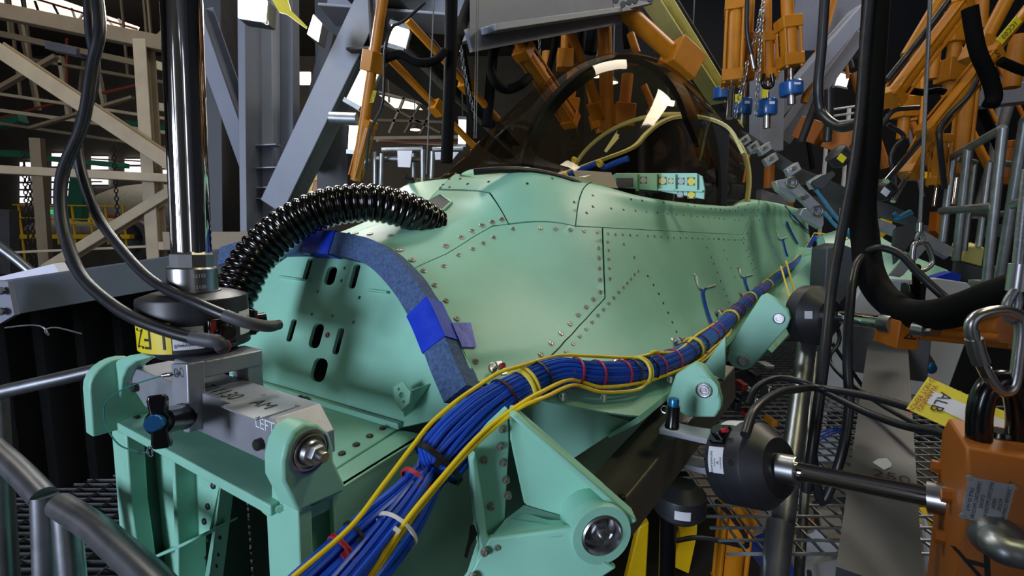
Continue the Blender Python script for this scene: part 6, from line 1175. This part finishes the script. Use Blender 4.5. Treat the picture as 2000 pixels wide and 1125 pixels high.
# ---- left foreground: grey parapet beam, curtain, handrails, grating
PB = thing('parapet_beam', 'long grey channel beam behind the chrome ram', 'beam', Y(200, 620, 1.9))
pL0, pL1 = Y(-600, 640, 1.4), Y(470, 482, 2.2); hh = UZ * -.125
mb = MB(); mb.prism([pL0, pL1, pL1 + hh, pL0 + hh], V((.01, .03, 0))); mb.build('beam_web', 'steelgrey', PB); mb = MB(); mb.prism([pL0, pL1, pL1 + V((0, .35, .012)), pL0 + V((0, .35, .012))], UZ * .006); mb.build('beam_top', 'steelgrey', PB)
mb = MB(); mb.prism([Y(*p, 1.72) for p in [(-10, 548), (15, 550), (28, 615), (0, 632), (-10, 632)]], V((0, .02, 0))); g_ = mb.build('splice_plate', 'steelgrey', PB)
for y in (568, 608): put('rivet_bolt', RVT, PB, Matrix.Translation(Y(4, y, 1.71)))
lettering('stencil', 'STE', lambda a, b: Y(440, 511, 2.10) + V((a, 0, b)), 'ink', PB, .035)
mb = MB(); mb.prism([Y(*p, 2.0) for p in [(-20, 545), (105, 515), (115, 532), (-20, 560)]], V((0, .05, .003))); mb.build('paper_sheet', 'paper', label='white paper lying on the grey channel beam', cat='paper')
cA_, cB_ = Y(-600, 690, 1.6), Y(470, 540, 2.5); mb = MB(); n = 60; top = []
for k in range(n + 1):
    p = cA_.lerp(cB_, k / n) + V((0, .02 * math.sin(k * 1.3), 0)); top.append(p)
mb.rings([[V((p.x, p.y, p.z + .1)), V((p.x, p.y, .47)), V((p.x, p.y + .01, .47)), V((p.x, p.y + .01, p.z + .1))] for p in top]); mb.build('black_curtain', 'curtain', label='black curtain hanging below the grey channel beam', cat='curtain')
cable('lacing', 'knotted grey lacing on the black curtain', [(10, 640, 1.8), (60, 635, 1.8), (85, 640, 1.79), (95, 655, 1.79), (88, 645, 1.78), (110, 640, 1.8), (160, 652, 1.85)], .003, 'galv', 6, cat='cord')
HG = 'foreground aluminium handrails'
def hrail(lab, pts, r, post=None):
    t = thing('handrail', lab, 'handrail', Y(*pts[-1]), HG); P = [Y(*p) for p in pts]; mb = MB(); mb.tube(cr(P, 6), r, 20); mb.build('rail', 'alu_tube', t)
    for a_, b_ in (post or []): mb = MB(); mb.cyl(Y(*a_), Y(*b_), r * .95, n=18); mb.build('post', 'alu_tube', t)
hrail('nearest aluminium handrail crossing the bottom left corner', [(*z5(205, 885), .86), (*z5(300, 945), .80), (*z5(380, 1010), .74), (*z5(560, 1180), .64), (*z5(800, 1480), .54)], .0225, [((*z5(225, 905), .85), (*z5(250, 1180), .83))])
hrail('aluminium handrail ending at a post by the lower left edge', [(*z5(-400, 372), 1.3), (*z5(-60, 660), 1.02), (*z5(60, 765), .94), (*z5(150, 860), .88)], .0225, [((*z5(150, 850), .88), (*z5(162, 1180), .86)), ((*z5(0, 760), 1.0), (*z5(20, 1180), .98))])
hrail('grey handrail running behind the left green lug', [(*z5(-700, 655), 1.45), (*z5(-60, 512), 1.45), (*z5(150, 465), 1.45), (*z5(400, 408), 1.45)], .021, [((*z5(0, 500), 1.47), (*z5(45, 1180), 1.44)), ((*z5(290, 1080), 1.6), (*z5(300, 1180), 1.6))])
hrail('dark sloping handrail at the far left above the paper', [(-10, 475, 2.6), (30, 505, 2.6), (60, 530, 2.6)], .024)
FL = MB(); FL.obox((-1.0, 2.0, .40), (1.9, 0, 0), (0, 2.2, 0), (0, 0, .01)); fl_ = FL.build('floor', 'darkfloor', kind='structure')
mb = MB()
for k in range(56): y = .5 + k * .04; mb.bar((-2.6, y, .46), (-.2, y, .46), .004, .03)
mb.build('floor_grating', 'alu_tube', fl_, kind='stuff') if False else None
o_ = mb.build('grating_bars', 'alu_tube', label='steel bar grating floor at the lower left', cat='grating', kind='stuff')
mb = MB()
for k in range(22): x = -2.6 + k * .11; mb.bar((x, .5, .473), (x, 2.8, .473), .006, .006)
mb.build('grating_rods', 'alu_tube', label='cross rods of the bar grating floor', cat='grating', kind='stuff')
# ---- the hall behind on the left
def struct(nm, mb, m): return mb.build(nm, m, kind='structure')
struct('floor_hall', MB().obox((-15, 14, -2.6), (28, 0, 0), (0, 24, 0), (0, 0, .05)), 'concrete')
struct('wall_back', MB().obox((-15, 34, 6), (27, 0, 0), (0, .2, 0), (0, 0, 9)), 'wallpanel')
struct('wall_rig', MB().obox((7.6, 9.2, 4), (6.3, 0, 0), (0, .1, 0), (0, 0, 7)), 'rigdark')
struct('wall_right', MB().obox((9, 3, 4), (.1, 0, 0), (0, 8, 0), (0, 0, 7)), 'rigdark')
struct('wall_left', MB().obox((-42, 16, 6), (.1, 0, 0), (0, 20, 0), (0, 0, 9)), 'wallpanel')
struct('ceiling', MB().obox((-15, 20, 13.2), (27, 0, 0), (0, 15, 0), (0, 0, .1)), 'roofing')
struct('ceiling_rig', MB().obox((4, 3, 7.0), (7, 0, 0), (0, 8, 0), (0, 0, .1)), 'roofing')
mb = MB(); q0, q1 = V((-.885, -.715, 0)), V((.5, -2.1, 0)); mb.prism([q0 - UZ * 2.5, q1 - UZ * 2.5, q1 + UZ * 2.9, q0 + UZ * 2.9], V((-.03, -.03, 0))); struct('shade_screen', mb, 'darkgrey')  # unseen screen added behind the camera to shade the lower right
struct('wall_front', MB().obox((-8, -9, 4), (22, 0, 0), (0, .1, 0), (0, 0, 7)), 'whitepaint')
struct('ceiling_front', MB().obox((-8, -2.5, 9.5), (22, 0, 0), (0, 6.5, 0), (0, 0, .1)), 'roofing')
yw_ = 33.6; wi = 20
for x0, x1 in ((-9, -7.6), (-5.6, -4.2), (-2.2, -.8), (1.2, 2.6), (4.6, 6)):  # unseen glowing panes added for reflections in the metal and daylight fill
    wi += 1; mb = MB(); mb.obox(((x0 + x1) / 2, -8.88, 3.6), ((x1 - x0) / 2, 0, 0), (0, .02, 0), (0, 0, 2.2)); w_ = mb.build('window_%d' % wi, 'daypane', kind='structure')
    for k in range(5): mb = MB(); mb.bar((x0, -8.84, 1.6 + k), (x1, -8.84, 1.6 + k), .05, .08); mb.build('glazing_bar', 'cream_dark', w_)
for y0 in (1.5, 5.5, 9.5, 13.5):  # more unseen panes, added as bright strips for the chrome to mirror
    wi += 1; mb = MB(); mb.obox((-41.88, y0, 5), (.02, 0, 0), (0, .9, 0), (0, 0, 3)); w_ = mb.build('window_%d' % wi, 'daypane', kind='structure')
    for k in range(5): mb = MB(); mb.bar((-41.84, y0 - .9, 2.4 + k * 1.3), (-41.84, y0 + .9, 2.4 + k * 1.3), .05, .08); mb.build('glazing_bar', 'cream_dark', w_)
wi = 0
for x0, y0, x1, y1 in ((155, 140, 235, 475), (405, 70, 545, 480), (715, 95, 845, 330), (978, 115, 1105, 235), (1225, 150, 1330, 250)):
    wi += 1; P = [Y(*b8(x, y), yw_) for x, y in ((x0, y0), (x1, y0), (x1, y1), (x0, y1))]; mb = MB(); mb.prism(P, V((0, .05, 0))); w_ = mb.build('window_%d' % wi, 'daypane', kind='structure')
    nb_ = max(2, int((y1 - y0) / 55))
    for k in range(nb_ + 1):
        yy = y0 + (y1 - y0) * k / nb_; mb = MB(); mb.bar(Y(*b8(x0 - 3, yy), yw_ - .06), Y(*b8(x1 + 3, yy), yw_ - .06), .12, .12); mb.build('glazing_bar', 'cream_dark', w_)
for x0, y0, x1, y1 in ((457, 326, 472, 350), (180, 348, 198, 362), (655, 240, 662, 262)):
    wi += 1; mb = MB(); mb.prism([Y(x, y, yw_) for x, y in ((x0, y0), (x1, y0), (x1, y1), (x0, y1))], V((0, .05, 0))); w_ = mb.build('window_%d' % wi, 'daypane', kind='structure'); mb = MB(); mb.bar(Y(x0 - 1, (y0 + y1) / 2, yw_ - .06), Y(x1 + 1, (y0 + y1) / 2, yw_ - .06), .1, .1); mb.build('glazing_bar', 'cream_dark', w_)
# roof lights with truss bars in front
for i, q in enumerate(([(-10, -14), (60, -22), (270, 52), (262, 66), (-10, 4)], [(450, 80), (487, 95), (487, 130), (462, 120)], [(740, 185), (810, 200), (825, 214), (770, 210)], [(578, 140), (606, 140), (606, 165), (585, 165)])):
    wi += 1; mb = MB(); mb.prism([Y(*p, 24) for p in q], V((0, .1, 0))); mb.build('window_%d' % wi, 'skylight', kind='structure')
    if i == 0:
        pass
CG = 'cream hall steelwork'
def cream(nm, lab, a_, b_, w, h, y, m='cream', kind='b', cat='beam', yb=None): 
    mb = MB(); P, Q = Y(*a_, y), Y(*b_, yb or y); (mb.bar(P, Q, w, h, FW) if kind == 'b' else mb.ibeam(P, Q, h, w, FW, .03, .02)); mb.build(nm, m, label=lab, cat=cat, group=CG, bevel=.01)
yc = 8.0; k = yc / 950
cream('roof_chord', 'broad cream roof chord below the strip of roof lights', (-10, 20), (345, 92), 26 * k, .2, yc, 'cream_dark')
cream('cream_column', 'cream column left of the chrome ram', (281, 80), (311, 560), 24 * k, .22, yc, 'cream', 'i', 'column')
cream('cream_brace', 'wide cream diagonal crossing behind the black cables', (-10, 90), (345, 325), 26 * k, .2, yc - .2, 'cream', 'i', 'brace')
cream('cream_brace', 'lower cream diagonal rising toward the chrome ram', (95, 525), (345, 370), 18 * k, .2, yc - .1, 'cream', 'i', 'brace')
cream('cream_beam', 'cream horizontal beam across the windows', (-10, 331), (340, 349), 15 * k, .2, yc - .25, 'cream')
cream('cream_rail', 'thin cream rail low across the hall', (25, 493), (318, 480), 5 * k, .06, yc, 'cream')
cream('cream_beam', 'short cream stub beam beside the chrome ram', (308, 480), (345, 480), 16 * k, .2, yc, 'cream')
RT = thing('roof_truss', 'slender cream roof trusses crossing the far hall on the left', 'truss', Y(150, 150, 13), CG)
for i, (a_, b_, w, y, m) in enumerate(((((-5, 65), (345, 140)), 0, 10, 12, 'cream_dark'), (((-5, 105), (345, 165)), 0, 5, 14, 'cream_dark'), (((-5, 183), (345, 235)), 0, 5, 13, 'cream'), (((-5, 215), (345, 262)), 0, 6, 13, 'cream'), (((-5, 240), (345, 292)), 0, 5, 14, 'cream_dark'), (((-5, 175), (110, 110)), 0, 7, 11, 'cream_dark'), (((60, 250), (260, 190)), 0, 5, 12, 'cream_dark'), (((40, 45), (75, 215)), 0, 6, 16, 'cream_dark'), (((118, 110), (135, 225)), 0, 7, 14, 'cream'), (((190, 130), (205, 210)), 0, 6, 14, 'cream'), (((165, 120), (150, 240)), 0, 5, 15, 'cream_dark'), (((270, 140), (345, 120)), 0, 7, 12, 'cream_dark'), (((270, 115), (345, 45)), 0, 10, 9, 'cream_dark'), (((300, 125), (345, 140)), 0, 14, 9, 'cream'), (((290, 205), (345, 215)), 0, 14, 9, 'cream'))):
    mb = MB(); mb.bar(Y(*a_[0], y), Y(*a_[1], y), w * y / 950, .12, FW); mb.build('truss_member', m, RT)
for x, y_, yy in ((20, 70, 12), (300, 130, 12), (60, 115, 14), (250, 150, 14), (40, 190, 13), (300, 228, 13)):
    P = Y(x, y_, yy); mb = MB(); mb.bar(P, V((P.x, P.y, 13.1)), .05, .05, FW); mb.build('hanger', 'cream_dark', RT)
# truss bars in front of the roof lights
for i, (x0, x1) in enumerate(((42, 46), (68, 76), (104, 116), (140, 148), (165, 150), (205, 222), (232, 240))):
    mb = MB(); mb.bar(Y(x0, -5 + i * 7, 20), Y(x1, 18 + i * 7, 20), .06, .06, FW); mb.build('lattice_bar', 'darkgrey', RT)
cream('red_pipe', 'red sprinkler pipe under the roof, upper run', (50, -8), (268, 57), .06, .06, 18, 'redpipe', cat='pipe'); cream('red_pipe', 'red sprinkler pipe under the roof, lower run', (200, 182), (285, 162), .06, .06, 13, 'redpipe', cat='pipe')
cream('red_pipe', 'red upright sprinkler pipe', (130, 75), (131, 165), .05, .05, 14, 'redpipe', cat='pipe'); cream('red_pipe', 'long red pipe below the roof trusses', (-5, 232), (150, 190), .05, .05, 14, 'redpipe', cat='pipe'); cream('red_pipe', 'red pipe along the window heads', (70, 305), (340, 318), .07, .07, 26, 'redpipe', cat='pipe')
for lab, a_, b_, h, y in (('green crane beam across the windows', (72, 308), (248, 324), 9, 22), ('dark green crane beam at the far left', (-5, 245), (45, 232), 14, 15), ('green crane beam behind the cream column', (225, 242), (330, 255), 16, 15), ('green crane beam low at the far left', (-5, 300), (50, 302), 12, 15)):
    mb = MB(); mb.bar(Y(*a_, y), Y(*b_, y), .3, h * y / 950, UZ); mb.build('crane_beam', 'greenbeam', label=lab, cat='crane beam', group='green crane beams')
for lab, x, y0, y1 in (('dark chain hanging left of the black cables', 50, 300, 520), ('second dark chain beside it', 61, 345, 525), ('dark chain hanging before the far fuselage', 225, 280, 470)):
    chain(lab, [(x - 4, y0, 8.5), (x + 2, (y0 + y1) / 2, 8.5), (x + 8, y1, 8.5)], .09, .010, 'boltdark')
mb = MB(); mb.bar(V((Y(78, 535, 9).x, 9, -2.55)), Y(72, 270, 9), .2, .1, FW); mb.build('grey_post', 'cream_dark', label='dull grey post behind the chains', cat='post'); mb = MB(); mb.bar(Y(20, 535, 10), Y(18, 410, 10), .2, .2, FW); mb.build('grey_post', 'darkgrey', label='short dark post at the far left', cat='post')
AF = thing('airliner_fuselage', 'dull grey aircraft fuselage section under work in the far hall', 'aircraft', Y(290, 480, 18))
def ellip(c, rx, ry, rz, n=16): 
    mb = MB(); mb.rings([[c + V((rx * math.cos(a), ry * math.sin(a) * math.sin(b_), rz * math.sin(a) * math.cos(b_))) for b_ in np.linspace(0, 2 * math.pi, 24, endpoint=False)] for a in np.linspace(.02, math.pi - .02, n)]); return mb
ellip(Y(305, 420, 20), 2.7, 1.5, 1.25).build('hull', 'tankgrey', AF); ellip(Y(180, 448, 18), 2.4, .8, .42).build('wing_fairing', 'tankgrey', AF)
mb = MB(); c = Y(300, 468, 16); mb.lathe(c + V((-.1, -.6, 0)), V((-.4, -1, 0)), [(.55, -.8), (.62, 0), (.5, .1), (.4, -.1), (.36, -.5), (.0001, -.5)], 28); mb.build('engine_intake', 'darkgrey', AF)
ellip(Y(450, 375, 16), 1.3, 1.2, .85).build('wing_tank', 'tankgrey', label='pale tank body behind the H column', cat='tank')
DRM = thing('blue_drum', 'blue drum with reddish top beside the H column', 'drum', Y(470, 462, 8)); mb = MB(); mb.lathe(Y(470, 462, 8), UZ, [(.27, 0), (.27, .3), (.0001, .3)], 28); mb.build('drum_shell', 'tankblue', DRM); mb = MB(); mb.lathe(Y(470, 462, 8), UZ, [(.271, .3), (.27, .42), (.22, .5), (.1, .53), (.0001, .53)], 28); mb.build('drum_top', 'tankred', DRM); mb = MB(); P = Y(470, 462, 8); mb.bar(V((P.x, P.y, -2.55)), P, .3, .3, FW); mb.build('stand', 'darkgrey', DRM)
WDK = thing('work_deck', 'yellow railed work deck around the far fuselage', 'work deck', Y(140, 470, 15))
for nm, a_, b_, h in (('edge_board', (35, 462), (258, 462), 8), ('lower_bar', (88, 436), (255, 436), 3), ('top_rail', (30, 400), (240, 403), 2), ('middle_rail', (30, 425), (240, 430), 2)):
    mb = MB(); mb.bar(Y(*a_, 15), Y(*b_, 15), .2, h * 15 / 950); mb.build(nm, 'yellowpaint', WDK)
for i, x in enumerate((36, 80, 107, 140, 175, 205, 240)):
    P = Y(x, 400, 15); mb = MB(); mb.bar(V((P.x, P.y, -2.55 if i % 3 == 0 else 1.2)), P, .04, .04, FW); mb.build('post', 'yellowpaint', WDK)
ES = thing('exit_sign', 'green lit exit sign on a white board in the far hall', 'sign', Y(100, 415, 16)); mb = MB(); mb.obox(Y(100, 416, 16), (.22, 0, 0), (0, .02, 0), (0, 0, .2)); mb.build('board', 'whitepaint', ES); mb = MB(); mb.obox(Y(101, 414, 15.97), (.19, 0, 0), (0, .01, 0), (0, 0, .06)); mb.build('lit_panel', 'exitgreen', ES)
mb = MB(); p = Y(99, 414, 15.95); mb.obox(p + V((-.1, 0, 0)), (.035, 0, 0), (0, .003, 0), (0, 0, .035)); mb.build('door_symbol', 'whitetie', ES); mb = MB(); mb.prism([p + V((x, 0, z)) for x, z in ((.0, .012), (.08, .012), (.08, .03), (.12, 0), (.08, -.03), (.08, -.012), (0, -.012))], V((0, .003, 0))); mb.build('arrow_symbol', 'whitetie', ES)
mb = MB(); mb.bar(Y(150, 430, 17), Y(158, 350, 17), .5, .3, FW); mb.build('green_upright', 'greenbeam', label='dark green machine upright in the far hall', cat='upright'); mb = MB(); mb.obox(Y(217, 425, 18.6), (.3, 0, 0), (0, .3, 0), (0, 0, .08)); mb.build('red_cover', 'redpipe', AF)
mb = MB(); mb.bar(Y(100, 92, 12), Y(160, 105, 12), .3, .16); mb.build('roof_unit', 'steelgrey', label='grey box unit hung in the roof trusses', cat='unit')
# trusses behind the canopy nose (far hall, centre)
FT = thing('far_truss', 'cream roof truss far behind the canopy nose', 'truss', Y(820, 240, 16), CG)
for i, (a_, b_, w) in enumerate((((735, 235), (900, 240), 5), ((740, 180), (835, 205), 4), ((745, 200), (860, 260), 4), ((760, 260), (790, 190), 4), ((790, 260), (820, 205), 4), ((725, 270), (905, 268), 6), ((820, 262), (845, 215), 4), ((735, 275), (900, 285), 4))):
    mb = MB(); mb.bar(Y(*a_, 16), Y(*b_, 16), w * 16 / 950, .1, FW); mb.build('truss_member', 'cream' if i % 2 else 'cream_dark', FT)
for x, y_ in ((760, 200), (830, 208)):
    P = Y(x, y_, 16); mb = MB(); mb.bar(P, V((P.x, P.y, 13.1)), .05, .05, FW); mb.build('hanger', 'cream_dark', FT)
cream('red_pipe', 'red pipe far behind the guard rail', (740, 276), (905, 280), .05, .05, 15, 'redpipe', cat='pipe')

# dark rig structure behind the right-hand actuators
BR2 = thing('rear_rig', 'dim rear rig frame of pipes and posts behind the right-hand actuators', 'rig', Y(1750, 300, 6))
random.seed(11)
for k in range(26):
    x = random.uniform(1480, 1990); y0 = random.uniform(-20, 240); d_ = random.uniform(4.6, 7.5); ln = random.uniform(80, 260); sl = random.uniform(-.5, .5)
    m = random.choice(['orange', 'orange_dark', 'steelgrey', 'darkgrey', 'steelgrey_light', 'black_sheath']); r = random.uniform(.015, .05)
    mb = MB(); mb.cyl(Y(x, y0, d_), Y(x + sl * ln, y0 + ln, d_), r, n=10); mb.build('rig_member', m, BR2)
for k in range(14):
    x = random.uniform(1500, 1960); y0 = random.uniform(230, 480); d_ = random.uniform(4.2, 6.5); m = random.choice(['galv', 'whitepaint', 'orange_dark', 'darkgrey', 'sheetgrey', 'yellowpaint'])
    mb = MB(); mb.obox(Y(x, y0, d_), (random.uniform(.04, .2), 0, random.uniform(-.05, .05)), (0, .05, 0), (0, 0, random.uniform(.03, .12))); mb.build('rig_box', m, BR2)
LR2 = thing('lower_rig', 'dim jumble of rig hardware below the mesh deck', 'rig', Y(1450, 1050, 2.4))
for k in range(46):
    x = random.uniform(1270, 1900); y0 = random.uniform(860, 1130); d_ = random.uniform(1.9, 2.8); m = random.choice(['orange', 'orange_dark', 'yellowpaint', 'darkgrey', 'galv', 'black_sheath', 'whitepaint', 'sheetgrey', 'bluewire'])
    if random.random() < .6: mb = MB(); mb.cyl(Y(x, y0, d_), Y(x + random.uniform(-60, 60), y0 + random.uniform(-80, 80), d_ + random.uniform(-.2, .2)), random.uniform(.006, .03), n=8); mb.build('rig_pipe', m, LR2)
    else: mb = MB(); mb.obox(Y(x, y0, d_), (random.uniform(.02, .09), 0, .02), (0, .05, 0), (-.01, 0, random.uniform(.02, .07))); mb.build('rig_block', m, LR2)
